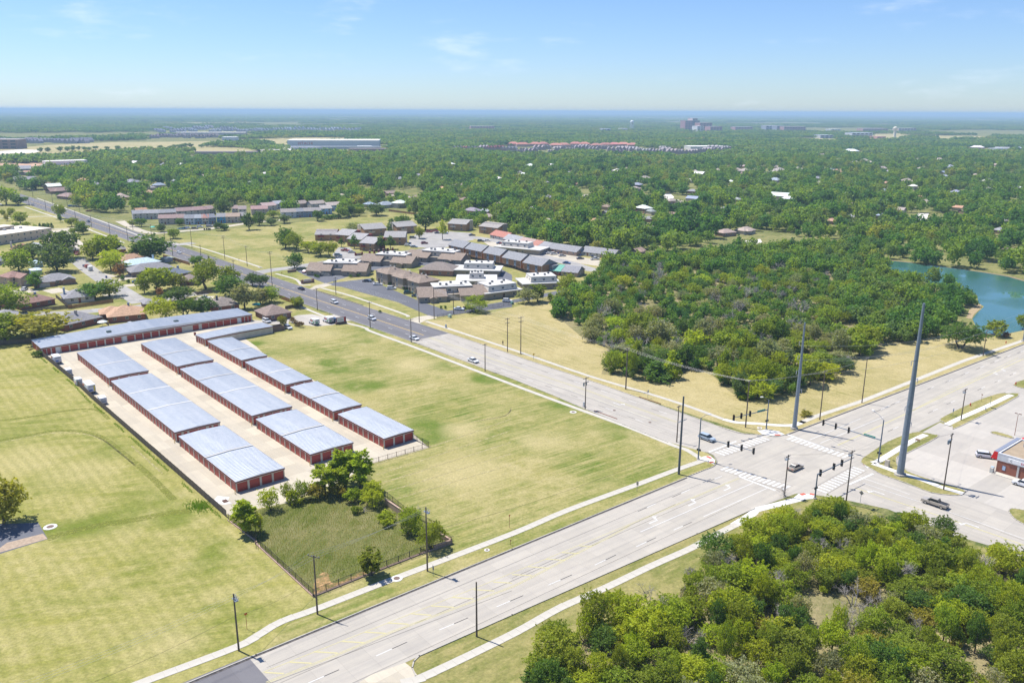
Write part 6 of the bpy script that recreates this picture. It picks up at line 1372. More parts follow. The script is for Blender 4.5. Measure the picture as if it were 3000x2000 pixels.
# ---- houses among the trees and farther off
TW_, GR_, BN_, OR_, WT_, BL_ = (.38, .33, .29), (.30, .30, .32), (.29, .21, .18), (.45, .28, .19), (.72, .71, .68), (.30, .34, .42)
farh = {1: [(215, 625, 120, GR_), (330, 625, 110, GR_), (420, 600, 90, GR_), (265, 662, 70, OR_), (190, 668, 80, GR_), (230, 725, 150, GR_), (440, 778, 150, BN_), (490, 805, 110, WT_), (545, 832, 170, BN_), (765, 740, 140, OR_), (880, 775, 110, GR_), (925, 795, 90, OR_), (1105, 805, 80, OR_), (1215, 750, 130, GR_), (1245, 580, 70, WT_), (1390, 805, 70, GR_), (1375, 852, 110, OR_), (1120, 890, 180, TW_), (630, 885, 160, BN_), (1610, 742, 60, GR_), (1860, 752, 100, GR_), (1630, 825, 70, TW_), (1505, 590, 80, GR_), (1680, 602, 90, WT_), (560, 632, 40, TW_), (1295, 1015, 80, OR_)],
        2: [(700, 775, 45, WT_), (520, 612, 70, TW_), (1230, 855, 100, BN_), (1265, 885, 80, TW_), (1190, 965, 150, BL_), (1320, 965, 120, WT_), (1405, 905, 80, TW_), (1840, 985, 80, TW_), (1990, 1020, 140, GR_), (2120, 1025, 80, GR_), (2050, 820, 70, WT_), (1480, 895, 70, BN_), (1660, 865, 60, BL_), (1970, 750, 60, TW_), (2260, 595, 80, WT_), (1800, 592, 50, WT_), (2120, 1075, 120, TW_), (1040, 960, 60, BL_)],
        3: [(170, 608, 90, WT_), (365, 605, 70, WT_), (965, 655, 80, WT_), (1050, 625, 40, TW_), (1260, 602, 40, TW_), (1990, 612, 80, TW_), (2120, 602, 60, TW_), (2140, 645, 110, TW_), (1890, 642, 80, TW_), (1910, 672, 60, TW_), (2230, 642, 60, TW_), (2310, 602, 50, TW_), (2330, 675, 80, TW_), (2260, 745, 70, TW_), (2070, 632, 60, TW_), (320, 895, 100, GR_), (190, 1025, 80, WT_), (430, 1055, 90, TW_), (870, 985, 70, BN_), (765, 1115, 70, OR_), (660, 1205, 130, BL_), (1210, 1015, 130, WT_), (1280, 1028, 60, GR_), (1240, 1095, 110, GR_), (1480, 1055, 60, BN_), (1250, 1175, 110, TW_), (1460, 928, 100, TW_), (1560, 945, 50, TW_), (1665, 905, 110, BL_), (1960, 1225, 150, TW_), (2140, 1205, 150, TW_), (1150, 1400, 60, BN_)],
        4: [(490, 505, 150, TW_), (650, 545, 90, TW_), (800, 575, 110, TW_), (885, 550, 80, TW_), (935, 575, 100, TW_), (760, 465, 150, WT_), (950, 458, 40, BL_), (70, 612, 70, TW_), (100, 640, 110, TW_), (60, 655, 80, TW_), (270, 630, 90, TW_), (500, 632, 60, TW_), (570, 632, 70, BL_), (1280, 515, 60, OR_), (1370, 545, 80, TW_), (1385, 575, 50, TW_), (1570, 545, 110, TW_), (1640, 545, 60, GR_), (1760, 540, 60, TW_), (1105, 535, 40, TW_), (1920, 430, 110, WT_), (2150, 435, 110, GR_), (2300, 435, 110, BL_), (2190, 545, 50, TW_), (2310, 555, 60, TW_), (1905, 585, 60, TW_), (2090, 590, 60, TW_), (500, 850, 40, TW_), (110, 895, 150, WT_), (180, 925, 110, WT_), (1425, 940, 110, TW_), (1200, 1010, 100, TW_), (1740, 990, 70, OR_), (790, 1078, 70, GR_), (1045, 1068, 50, BL_)]}
nm = {TW_: 'tan', GR_: 'grey', BN_: 'brown', OR_: 'orange tan', WT_: 'white', BL_: 'blue grey'}
def far_house(n, x, y, wp, rc):
    b = q(n, x, y); D = math.hypot(b[0], b[1], CAM_H); L = max(9.0, min(34.0, wp * D / FPX / 3.136)); W = min(L * .7, 12)
    if D > 1200: L, W = L * .9, min(L * .8, 16)
    lb = nm[rc] + ' roofed house among the trees'; gp = nm[rc] + ' roofed houses among the trees'
    t = thing('house', lb, 'house', b, rng.choice([DA, DB]) + rng.uniform(-.3, .3), gp); CLEAR.append((b[0], b[1], L * .6))
    h = 2.8 if rc is not WT_ else 4.5
    MB().box(-L / 2, L / 2, -W / 2, W / 2, 0, h).obj('wall', WALL, t, rng.choice([(.42, .3, .22), (.5, .44, .36), (.3, .2, .15)]))
    r = MB().hip(-L / 2, L / 2, -W / 2, W / 2, h, .48) if rng.random() < .65 else MB().gable(-L / 2, L / 2, -W / 2, W / 2, h, .5, .4)
    if rng.random() < .6: r.hip(-L * .35, -L * .02, -W * .75, W * .3, h - .03, .48)
    r.obj('roof', ROOF, t, vary(rc, .1))
    for k in range(2): win(t, (-.25 + .5 * k) * L, -W / 2, 1.0, 1.3, 1.2, 0)
for n, l in farh.items():
    for a in l: far_house(n, *a)

# ================================================================ VEHICLES
def side_body(prof, hw, inset=.09, belt=.55):
    """body from a side outline (x,z): flanks bulge at the belt line and tuck in at sill and top"""
    m_ = MB(); n = len(prof); zt = max(z for x, z in prof); zb = min(z for x, z in prof)
    cx = sum(x for x, z in prof) / n; cz = (zt + zb) / 2
    vs = []
    for y, k in ((-hw + inset, 1.0), (-hw, .975), (hw, .975), (hw - inset, 1.0)):
        for x, z in prof: vs.append((cx + (x - cx) * (k if k == 1 else .985), y, cz + (z - cz) * (1 if k == 1 else .90)))
    fs = [tuple(range(n, 2 * n))[::-1], tuple(range(2 * n, 3 * n))]
    for a, b in ((1, 0), (0, 3), (3, 2)):
        for i in range(n): j = (i + 1) % n; fs.append((a * n + i, a * n + j, b * n + j, b * n + i))
    return m_.add(vs, fs)
def cabin(x0, x1, t0, t1, z0, z1, hw0, hw1, mi=0):
    return MB().add([(x0, -hw0, z0), (x1, -hw0, z0), (x1, hw0, z0), (x0, hw0, z0), (t0, -hw1, z1), (t1, -hw1, z1), (t1, hw1, z1), (t0, hw1, z1)], [(0, 1, 5, 4), (1, 2, 6, 5), (2, 3, 7, 6), (3, 0, 4, 7), (4, 5, 6, 7)], mi)
WHEEL = {}
def wheel_mesh(r, w):
    k = (r, w)
    if k not in WHEEL:
        t = MB(); n = 14
        pr = [(r * .62, -w / 2), (r * .95, -w / 2), (r, -w * .3), (r, w * .3), (r * .95, w / 2), (r * .62, w / 2)]
        vs = [(p * math.cos(2 * math.pi * j / n), y, p * math.sin(2 * math.pi * j / n)) for p, y in pr for j in range(n)]
        t.add(vs, [(i * n + j, i * n + (j + 1) % n, (i + 1) * n + (j + 1) % n, (i + 1) * n + j) for i in range(len(pr) - 1) for j in range(n)])
        d = MB(); vs = [(r * .63 * math.cos(2 * math.pi * j / n), y, r * .63 * math.sin(2 * math.pi * j / n)) for y in (-w * .42, w * .42) for j in range(n)]
        d.add(vs, [tuple(range(n)), tuple(range(2 * n - 1, n - 1, -1))])
        WHEEL[k] = (t.mesh('tyre', TYRE), d.mesh('rim', RIM))
    return WHEEL[k]
def wheels(root, xs, hw, r=.33, w=.22):
    ty, ri = wheel_mesh(r, w)
    for x in xs:
        for y in (-hw + w * .4, hw - w * .4):
            t = inst('wheel', ty, root, None, (x, y, r)); inst('rim', ri, t)
CARM = {}
def car_parts(kind):
    if kind in CARM: return CARM[kind]
    if kind == 'sedan':
        prof = [(-2.35, .32), (2.3, .30), (2.38, .55), (2.25, .72), (1.15, .88), (-1.5, .92), (-2.28, .88), (-2.4, .6)]; b = side_body(prof, .9)
        g = cabin(-1.75, 1.2, -1.05, .35, .89, 1.38, .80, .62); t = cabin(-1.08, .38, -1.0, .3, 1.375, 1.43, .63, .58); x = (1.42, -1.38); r = .33
    elif kind == 'suv':
        prof = [(-2.3, .36), (2.25, .34), (2.34, .65), (2.22, .88), (1.15, 1.02), (-2.2, 1.06), (-2.34, .95), (-2.38, .6)]; b = side_body(prof, .93)
        g = cabin(-2.2, 1.25, -1.95, .45, 1.03, 1.60, .84, .68); t = cabin(-1.98, .48, -1.9, .4, 1.595, 1.66, .69, .64); x = (1.4, -1.38); r = .37
    elif kind == 'van':
        prof = [(-2.5, .34), (2.35, .32), (2.5, .6), (2.35, .95), (1.55, 1.08), (-2.45, 1.1), (-2.52, .9)]; b = side_body(prof, .97)
        g = cabin(-2.42, 1.75, -2.25, .75, 1.07, 1.66, .9, .75); t = cabin(-2.28, .78, -2.2, .7, 1.655, 1.74, .76, .7); x = (1.5, -1.45); r = .35
    else:                                      # pickup
        prof = [(-2.75, .5), (2.65, .46), (2.78, .75), (2.68, 1.02), (1.45, 1.12), (-.95, 1.14), (-2.75, 1.14), (-2.82, .8)]; b = side_body(prof, .97)
        b.box(-2.7, -.98, -.8, .8, 1.142, 1.15, 1)
        g = cabin(-.95, 1.5, -.72, .75, 1.12, 1.75, .88, .72); t = cabin(-.75, .78, -.7, .7, 1.745, 1.82, .73, .68); x = (1.72, -1.72); r = .4
    CARM[kind] = (b.mesh('body', [CARPAINT, DARKMETAL]), g.mesh('glasshouse', CARGLASS), t.mesh('roof_panel', CARPAINT), x, r, max(abs(p) for p, z in prof), max(z for p, z in prof)); return CARM[kind]
HLM = MB().box(-.05, .05, -.2, .2, -.07, .07).mesh('headlight', LAMP_W); TLM = MB().box(-.04, .04, -.2, .2, -.09, .09).mesh('tail_light', LAMP_R)
PLT = MB().box(-.5, .5, -.5, .5, -.5, .5).mesh('trim', DARKMETAL)
def car(label, at, rz, colr, kind='sedan', group=None, detail=True, sc_=1.0):
    b, g, t, xs, r, hl, zt = car_parts(kind); root = thing({'pickup': 'pickup_truck', 'van': 'minivan'}.get(kind, 'car'), label, {'pickup': 'pickup', 'van': 'van'}.get(kind, 'car'), (*at, .025), rz, group)
    inst('body', b, root, colr); inst('glasshouse', g, root); inst('roof_panel', t, root, colr); wheels(root, xs, .9 if kind == 'sedan' else .95, r)
    for s in (-1, 1):
        inst('headlight', HLM, root, None, (hl - .1, s * .62, zt * .72)); inst('tail_light', TLM, root, None, (-hl + .06, s * .64, zt * .78))
        if detail: inst('wing_mirror', PLT, root, None, (.75 if kind != 'pickup' else .95, s * 1.0, zt + .02), 0, (.14, .2, .12))
        if detail:  # pillars
            inst('pillar', PLT, root, None, (-.28, s * (.735 if kind == 'sedan' else .79), zt + .24), 0, (.08, .05, .5))
    if detail: inst('bumper', PLT, root, None, (hl - .03, 0, .38), 0, (.06, 1.5, .16)); inst('bumper', PLT, root, None, (-hl + .03, 0, .38), 0, (.06, 1.5, .16))
    if sc_ != 1: root.scale = (sc_,) * 3
    return root
SIL, WHT_, BLK, NVY, REDC, GRN, GLD, BLU, DRD = (.45, .46, .48), (.78, .79, .80), (.015, .016, .018), (.02, .03, .07), (.36, .015, .02), (.02, .09, .10), (.36, .31, .24), (.03, .12, .32), (.20, .02, .03)
DW = DA + math.pi                         # towards the crossing
# on the roads
car('white suv driving away on the asphalt main road', q(6, 720, 590), DW, WHT_, 'suv')
car('white hatchback crossing behind the utility pole on the asphalt road', q(6, 1065, 742), DW, WHT_, 'suv')
car('white sedan where the asphalt meets the concrete road', q(6, 1455, 922), DW, WHT_)
car('white sedan alone on the concrete main road', q(6, 1995, 1128), DW, WHT_)
car('dark blue sedan on the asphalt main road near the apartment sign', q(6, 415, 465), DA, NVY)
car('silver suv with dark roof waiting near the stop line', q(11, 1790, 590), DW, (.38, .45, .52), 'suv')
car('silver beige coupe in the middle of the crossing', q(12, 250, 858), DB, GLD)
car('tan pickup truck with open bed leaving the crossing', q(12, 1530, 1190), DA, (.40, .36, .30), 'pickup')
car('white sedan far off on the asphalt road by the meadow', q(1, 1645, 1385), DW, WHT_)
car('silver pickup far off on the asphalt road beyond the lollipop tree', q(1, 812, 1100), DA, (.40, .44, .48), 'pickup')
car('grey sedan at the far end of the asphalt road', q(1, 303, 948), DW, (.35, .36, .38))
# store
car('white boxy hatchback beside the red trimmed corner store', q(12, 2000, 752), R(-20), (.66, .70, .76), 'suv')
car('white car at the front of the corner store, cut by the frame', q(12, 2345, 1015), DA, WHT_, 'suv')
# apartments parking
car('navy sedan parked below the brown quad', q(6, 1020, 395), R(5), NVY); car('white wagon parked in the asphalt lot beside the navy sedan', q(6, 1120, 423), R(5), WHT_); car('white hatchback parked in the middle of the asphalt lot', q(6, 1246, 462), R(5), WHT_, 'suv')
car('dark green sedan parked near the end of the long brown building', q(6, 1400, 503), R(10), GRN, 'suv'); car('dark teal sedan parked at the corner of the long brown building', q(6, 1475, 530), R(0), (.03, .07, .11)); car('light sedan parked below the round tree at the chain fence', q(6, 1865, 652), R(-12), (.70, .76, .82))
car('white suv parked behind the chain fence by the white mansard block', q(6, 2310, 578), R(-10), WHT_, 'suv'); car('white car parked between the apartment blocks', q(6, 1757, 285), R(0), WHT_); car('dark car in the shade of the round tree', q(6, 1950, 640), R(0), BLK)
car('dark car parked under the tall thin tree', q(7, 240, 535), R(-10), GRN); car('blue car behind the quad at the road entrance', q(6, 905, 240), R(0), BLU); car('pink car at the asphalt edge by the entrance', q(6, 452, 308), R(80), (.55, .25, .3))
for i, (x, y, c, k) in enumerate(((15, 320, WHT_, 'sedan'), (140, 338, SIL, 'van'), (190, 355, BLU, 'suv'), (270, 368, (.05, .04, .05), 'pickup'), (318, 386, WHT_, 'sedan'), (342, 392, WHT_, 'sedan'), (383, 398, WHT_, 'suv'), (462, 415, SIL, 'sedan'), (627, 440, (.08, .08, .11), 'sedan'), (762, 445, WHT_, 'pickup'), (860, 455, BLK, 'sedan'))):
    car(('white sedan at the light grey duplex', 'silver van at the pinkish brown duplex', 'blue suv at the brick red duplex', 'black pickup at the slate duplex', 'white sedan at the long dark grey duplex, next to the black pickup', 'white sedan between two white cars at the long dark grey duplex', 'white suv at the long dark grey duplex', 'silver sedan on the apron of the long dark grey duplex', 'charcoal sedan at the weathered grey duplex', 'white pickup at the weathered grey duplex', 'black sedan at the brown grey duplex')[i], q(3, x, y + 1000), R(20), c, k)
car('dark blue sedan driving along the duplex street', q(3, 502, 1482), R(-25), BLU)
for i, (x, y, c, k) in enumerate(((1985, 1225, NVY, 'sedan'), (2065, 1280, BLK, 'suv'), (2125, 1277, WHT_, 'sedan'), (2240, 1300, BLU, 'sedan'), (2275, 1305, REDC, 'pickup'), (2305, 1312, BLK, 'suv'), (2330, 1325, (.3, .45, .6), 'pickup'), (1548, 1300, DRD, 'suv'), (1395, 1320, WHT_, 'suv'), (1452, 1333, (.2, .27, .33), 'sedan'), (1590, 1195, REDC, 'suv'), (1640, 1190, (.45, .06, .02), 'pickup'), (1670, 1205, NVY, 'sedan'), (1735, 1208, BLU, 'sedan'), (1440, 1250, (.1, .12, .14), 'suv'), (820, 1368, REDC, 'pickup'), (878, 1382, SIL, 'sedan'), (755, 1410, (.25, .32, .38), 'suv'), (1240, 895, WHT_, 'suv'), (700, 830, WHT_, 'van'))):
    car(('navy sedan in the lot behind the bright pine', 'black suv at the wooden screen by the faded red duplex', 'white sedan at the wooden screen by the faded red duplex', 'blue sedan in front of the pale grey duplex', 'red pickup in front of the pale grey duplex', 'black suv in front of the pale grey duplex', 'pale blue pickup in front of the pale grey duplex', 'dark red suv alone on the concrete lot', 'white suv at the tan gabled apartment', 'grey sedan beside the white suv at the tan gabled apartment', 'red suv below the large dark tree', 'orange red pickup below the large dark tree', 'navy sedan below the bright pine', 'blue sedan beside the bright pine', 'dark suv at the small tree of the concrete lot', 'red pickup at the brick entrance sign', 'silver sedan beside the red pickup at the brick entrance sign', 'grey suv behind the hedge end tree', 'white suv among the trees by the white house', 'white van in the clearing of the far trees')[i], q(2, x, y), R(rng.uniform(-20, 30)), c, k)
for i, (x, y, c, k) in enumerate(((1690, 1165, BLU, 'sedan'), (1725, 1160, WHT_, 'suv'), (1790, 1165, (.1, .1, .12), 'suv'), (1838, 1150, WHT_, 'suv'), (1925, 1145, (.5, .45, .5), 'van'), (1660, 1168, (.1, .3, .42), 'sedan'), (1980, 1135, SIL, 'sedan'), (655, 960, BLU, 'van'), (690, 960, (.4, .45, .5), 'suv'), (815, 1003, DRD, 'sedan'))):
    car(('blue sedan at the town house lane', 'white suv at the town house lane, next to the blue sedan', 'dark suv at the town house lane below the wheelie bins', 'white suv at the red town house', 'lilac van at the town house fence', 'teal sedan at the lane by the brown roofed row', 'silver sedan at the blue walled town house', 'blue van at the corner of the far road', 'grey suv beside the blue van at the far road', 'dark red sedan in the shade by the far road')[i], q(1, x, y), R(rng.uniform(0, 40)), c, k)
for i, (x, y, a, c, k) in enumerate(((228, 470, 100, WHT_, 'suv'), (50, 452, 60, (.35, .35, .36), 'sedan'), (1185, 350, 10, (.08, .1, .13), 'sedan'), (1258, 400, 20, (.04, .15, .25), 'sedan'), (1280, 412, 20, (.05, .13, .2), 'sedan'), (718, 145, 90, REDC, 'suv'), (1885, 548, 0, (.6, .64, .68), 'sedan'))):
    car(('white suv in the drive of the garage house', 'grey sedan in the drive left of the garage house', 'dark sedan in the drive by the clipped hedge', 'dark blue sedan in the drive by the big leafy tree', 'blue sedan close to the big leafy tree', 'red suv in the drive at the head of the street', 'pale sedan behind the dark brown hip roofed house')[i], q(5, x, y), R(a), c, k)
car('white minivan parked at the storage office', q(6, 98, 765), DW, WHT_, 'van'); car('white suv parked by the sapling at the storage office', q(6, 295, 825), DW, WHT_, 'suv'); car('dark blue van behind the storage sign', q(6, 730, 765), DW, NVY, 'van')
# rental trucks and trailers
ORG, GRAPH = (.55, .10, .03), (.03, .12, .45)
def rental(label, at, rz, L=4.6, H=2.9, patch=GRAPH, gl_=None):
    root = thing('box_truck', label, 'truck', (*at, .02), rz, 'white rental box trucks')
    MB().box(-L / 2 - .5, L / 2 - .5, -1.15, 1.15, .75, H, 0, .03).obj('cargo_box', METAL, root, (.74, .75, .76)); MB().box(-L / 2 - .5, L / 2 + .9, -.9, .9, .5, .74).obj('chassis', DARKMETAL, root)
    x0 = L / 2 - .45
    cb = side_body([(x0, .5), (x0 + 1.9, .48), (x0 + 2.0, .9), (x0 + 1.75, 1.15), (x0 + .95, 1.3), (x0, 1.35)], 1.0); cb.obj('cab', CARPAINT, root, (.76, .77, .78)); cabin(x0 + .05, x0 + 1.15, x0 + .1, x0 + .6, 1.3, 2.0, .92, .8).obj('glasshouse', CARGLASS, root); cabin(x0 + .08, x0 + .65, x0 + .1, x0 + .6, 1.995, 2.08, .82, .76).obj('roof_panel', CARPAINT, root, (.76, .77, .78))
    wheels(root, (x0 + 1.3, -L / 2 + .6), 1.05, .4, .26)
    for s in (-1, 1):
        MB().box(x0 - 1.9, x0 - .1, -.01, .01, H - 1.05, H - .55).obj('stripe', METAL, root, ORG, (0, s * 1.165, 0))
        MB().box(-.6, .6, -.01, .01, 1.0, 1.6).obj('graphic', METAL, root, patch, (-L / 2 + .6, s * 1.165, 0))
        inst('headlight', HLM, root, None, (x0 + 1.97, s * .7, .8))
    MB().box(-.012, .0, -.95, .95, .8, H - .25).obj('rear_door', METAL, root, (.58, .6, .62), (-L / 2 - .5, 0, 0)); MB().box(-.02, .0, -.2, .75, 1.0, 1.5).obj('graphic', METAL, root, patch, (-L / 2 - .515, 0, 0)); MB().box(-.02, 0, -.8, .7, H - .6, H - .35).obj('rear_stripe', METAL, root, (.35, .32, .3), (-L / 2 - .515, 0, 0))
    if gl_: MB().box(-.02, 0, -.95, -.55, .9, H - .35).obj('rear_graphic', METAL, root, gl_, (-L / 2 - .52, 0, 0))
def trailer(label, at, rz, s=1.0):
    root = thing('cargo_trailer', label, 'trailer', (*at, .02), rz, 'small white rental trailers')
    MB().box(-1.4 * s, 1.4 * s, -.9 * s, .9 * s, .4, 2.05 * s, 0, .05).obj('box', METAL, root, (.74, .75, .76)); MB().tube((1.4 * s, 0, .5), (2.5 * s, 0, .45), .05).obj('drawbar', DARKMETAL, root)
    wheels(root, (-.1,), .95 * s, .3, .18); MB().box(-.01, 0, -.7 * s, .7 * s, .6, 1.8 * s).obj('rear_door', METAL, root, (.42, .45, .48), (-1.41 * s, 0, 0)); MB().box(-.012, 0, -.5 * s, .5 * s, .8, 1.2).obj('graphic', METAL, root, (.2, .28, .4), (-1.425 * s, 0, 0))
    for t in (-1, 1): MB().box(-1.2 * s, .6 * s, -.01, .01, .8, 1.2).obj('stripe', METAL, root, (.55, .2, .15), (0, t * .905 * s, 0))
rental('white rental box truck beside the long back building', q(5, 520, 1135), DA, 4.4, 2.8); rental('white rental box truck with yellow rear stripe parked along the wooden fence', q(5, 822, 1400), DA, 5.6, 3.0, gl_=(.62, .5, .05))
trailer('small white cargo trailer parked alone below the rental truck', q(5, 632, 1245), DA); trailer('small white cargo trailer parked against the front of the longer truck', q(5, 722, 1335), DA, 1.05); trailer('small white cargo trailer at the end of the parked row', q(5, 945, 1510), DA, 1.05)
rental('white rental truck with green rear graphic beside the sapling drive', q(6, 540, 785), DA, 3.6, 2.6, (.05, .3, .1)); rental('white rental truck with green rear graphic next to the storage sign', q(6, 668, 768), DA, 3.6, 2.6, (.05, .3, .1))
root = thing('box_trailer', 'white box trailer behind the red car on the residential street', 'trailer', (*q(5, 830, 290), .02), DA); MB().box(-1.6, 1.6, -1, 1, .5, 2.4, 0, .03).obj('box', METAL, root, (.78, .78, .78)); wheels(root, (0,), 1.0, .32, .2); MB().box(-.01, 0, -.8, .8, .6, 2.2).obj('rear_door', METAL, root, (.65, .66, .68), (-1.62, 0, 0))
car('red car towing the white box trailer', q(5, 795, 262), DA, (.5, .04, .03), 'suv')

# ================================================================ POLES, WIRES, SIGNALS, SIGNS
POLES = {}
INS = MB().lathe([(.01, 0), (.07, .02), (.05, .1), (.08, .14), (.04, .24), (.01, .26)], 6).mesh('insulator', PORCELAIN)
def pole(key, n, bx, by, tx, ty, arms=(0.3,), label='', equip=None, armlen=2.4, ad=None, n2=None, r=.17, group=None, mat=WOODPOLE, name='utility_pole'):
    b = q(n, bx, by); H = rise(b, *uv(n2 or n, tx, ty)); H = max(6.5, min(H, 60))
    a = DA if ad is None else ad                       # arms lie across the line direction
    t = thing(name, label, 'utility pole', b, a, group)
    MB().tube((0, 0, -.1), (0, 0, H), r, r * .68, 8).obj('shaft', mat, t)
    at_ = []
    for d in arms:
        z = H - d; ar = MB().box(-.06, .06, -armlen / 2, armlen / 2, z - .06, z + .06).obj('crossarm', mat, t)
        at_ = at_ or [(y, z + .3) for y in (-armlen / 2 + .12, .0 if d > .25 else .15, armlen / 2 - .12)]
        for y in (-armlen / 2 + .12, -armlen / 6, armlen / 6, armlen / 2 - .12): inst('insulator', INS, ar, None, (0, y, z + .06))
    if equip == 'transformer':
        for k, (yy, zz) in enumerate(((.5, H - 2.2), (-.5, H - 2.2), (.0, H - 2.35))[:2]): MB().tube((.35, yy, zz - .45), (.35, yy, zz + .45), .24, n=10).obj('transformer', STEEL, t); 
        MB().box(-.05, .3, -.8, .8, H - 1.7, H - 1.6).obj('bracket', STEEL, t)
    if equip == 'switch':
        for k in range(3): MB().tube((.2, -.6 + .6 * k, H - 1.1 - .1 * k), (.55, -.6 + .6 * k, H - .6), .08, n=6).obj('switch', PORCELAIN, t)
        MB().box(-.1, .5, -.7, .7, H - 1.2, H - 1.1).obj('bracket', STEEL, t)
    if equip == 'lamp': MB().path([(0, 0, H - .3), (.8, 0, H + .1), (1.7, 0, H + .2)], .05).obj('lamp_arm', STEEL, t); MB().box(1.5, 2.2, -.15, .15, H + .12, H + .3).obj('lamp_head', STEEL, t)
    ca, sa = math.cos(a), math.sin(a)
    POLES[key] = (b, H, [np.array((b[0] - y * sa, b[1] + y * ca, z)) for y, z in (at_ or [(0, H)])], t)
    return t
B_AD, A_AD = DB, DA
pole('p1', 13, 2195, 1270, 2125, 750, (), 'wood utility pole with heavy switchgear at the edge of the mown field', 'switch', ad=B_AD)
pole('p2', 14, 565, 935, 550, 390, (.3,), 'wood utility pole with single pale crossarm by the basin corner', ad=B_AD + .5)
pole('p3', 14, 1575, 540, 1573, -50, (), 'tall wood utility pole with switchgear behind the sidewalk manhole', 'switch', ad=B_AD)
pole('p4', 14, 2028, 1140, 1985, 640, (), 'bare wood pole between cross road and thicket sidewalk', ad=B_AD)
pole('a1', 11, 672, 308, 667, 15, (.3, 1.6), 'wood utility pole carrying transformers beside the vacant lot', 'transformer')
pole('a2', 6, 2105, 1213, 2100, 960, (.4,), 'wood utility pole beside the lone white sedan', armlen=2)
pole('a3', 6, 1427, 950, 1420, 730, (.5,), 'wood utility pole where asphalt meets concrete'); pole('a4', 6, 1050, 815, 1050, 575, (.5,), 'wood utility pole in front of the white hatchback'); pole('a5', 6, 565, 655, 563, 450, (.5,), 'wood utility pole with dark box by the office lawn', armlen=1.6)
pole('a6', 1, 2150, 1560, 2145, 1455, (.4,), 'wood utility pole at the painted road stop bar', armlen=1.6); pole('a7', 1, 1588, 1410, 1582, 1265, (.3,), 'wood utility pole beside the large dark roadside tree', armlen=1.4); pole('a8', 1, 1177, 1280, 1173, 1140, (.3,), 'wood utility pole beside the school lawn sidewalk', armlen=1.4)
pole('f1', 7, 1045, 1380, 1050, 1000, (.5,), 'thick wood utility pole in front of the dark bushes', armlen=2.2, r=.22); pole('f2', 11, 2145, 475, 2175, 45, (.3,), 'tall wood utility pole behind the signal mast by the wood', armlen=1.2, r=.2)
pole('f3', 7, 80, 1055, 72, 712, (.4, 1.9), 'double crossarm wood pole in the dry field, right of the pair'); pole('f4', 6, 2310, 1035, 2300, 725, (.4, 1.9), 'double crossarm wood pole in the dry field, left of the pair')
pole('f5', 6, 1637, 735, 1630, 440, (.5,), 'wood utility pole at the corner of the chain fence', armlen=2); pole('f6', 6, 1500, 765, 1495, 530, (), 'wood street lamp pole beside the concrete apron', 'lamp'); pole('f7', 6, 735, 512, 727, 350, (.4,), 'wood utility pole at the edge of the asphalt parking', 'transformer')
pole('f8', 6, 150, 440, 125, 115, (.4, 1.2), 'tall wood utility pole at the side street mouth'); pole('f9', 6, 1815, 690, 1810, 470, (.2,), 'wood pole with lamp heads by the chain fence corner', armlen=1.4)
pole('m1', 1, 2272, 1505, 2258, 1320, (.3,), 'wood utility pole at the edge of the meadow by the side street'); pole('m2', 1, 2067, 1440, 2050, 1225, (.3, 1.2), 'tall wood utility pole with two crossarms at the meadow edge'); pole('m3', 1, 1765, 1340, 1748, 1165, (), 'wood pole at the corner of the meadow and the concrete street'); pole('m4', 1, 1848, 1430, 1845, 1310, (.3,), 'wood pole on the kerb opposite the meadow', armlen=1.4)
pole('m5', 1, 1515, 1260, 1507, 1120, (.3,), 'tall wood pole beside the green awning'); pole('m6', 1, 1567, 1270, 1560, 1165, (), 'short wood pole beside the small meadow tree'); pole('m7', 1, 1392, 1230, 1385, 1120, (.3,), 'wood pole by the town house lane mouth'); pole('m8', 1, 1223, 1175, 1220, 1090, (.3,), 'wood pole in front of the grey town house row')
for i, (x, y, x2, y2, lb) in enumerate(((1013, 1220, 1010, 1100, 'at the kerb near the school lot'), (845, 1155, 838, 1035, 'behind the silver pickup'), (695, 1065, 692, 1000, 'beside the lollipop tree'), (425, 1000, 423, 895, 'at the bend of the school lawn'), (270, 950, 266, 870, 'by the far grey sedan'), (487, 940, 480, 845, 'beside the dark fenced yard'), (625, 985, 617, 830, 'tall by the blue van'), (185, 825, 180, 750, 'beside the long dark fence'), (736, 1015, 735, 950, 'near the dark red sedan'), (303, 870, 300, 800, 'beside the dark fence end'))):
    pole('r%d' % i, 1, x, y, x2, y2, (.3,), 'wood utility pole on the far road ' + lb, armlen=1.8)
pole('k1', 11, 1513, 610, 1520, 275, (.3,), 'wood utility pole beside the dark steel pole', armlen=1.6); pole('n1', 12, 475, 405, 505, -50, (.5,), 'tall wood utility pole with long crossarm beside the bare bush', armlen=2.6)
pole('n2', 12, 862, 250, 905, -164, (.3,), 'thin wood pole beside the cross road opposite the banner', armlen=2.0); pole('n3', 8, 1975, 1075, 2000, 840, (.3,), 'thin wood pole near the lone dark tree', armlen=2.4)
pole('s1', 12, 1772, 410, 1812, 120, (.3,), 'wood utility pole on the long grass island', 'switch'); pole('s2', 12, 1612, 1050, 1698, 530, (.4,), 'wood utility pole at the tip of the corner island', 'transformer', armlen=1.8); pole('s3', 12, 715, 1175, 752, 685, (.4,), 'wood utility pole with many insulators beside the crossing', 'switch', armlen=2.6); pole('s4', 12, 150, 1105, 180, 725, (.4,), 'wood utility pole behind the leafless tree at the crossing', 'switch', armlen=1.6)
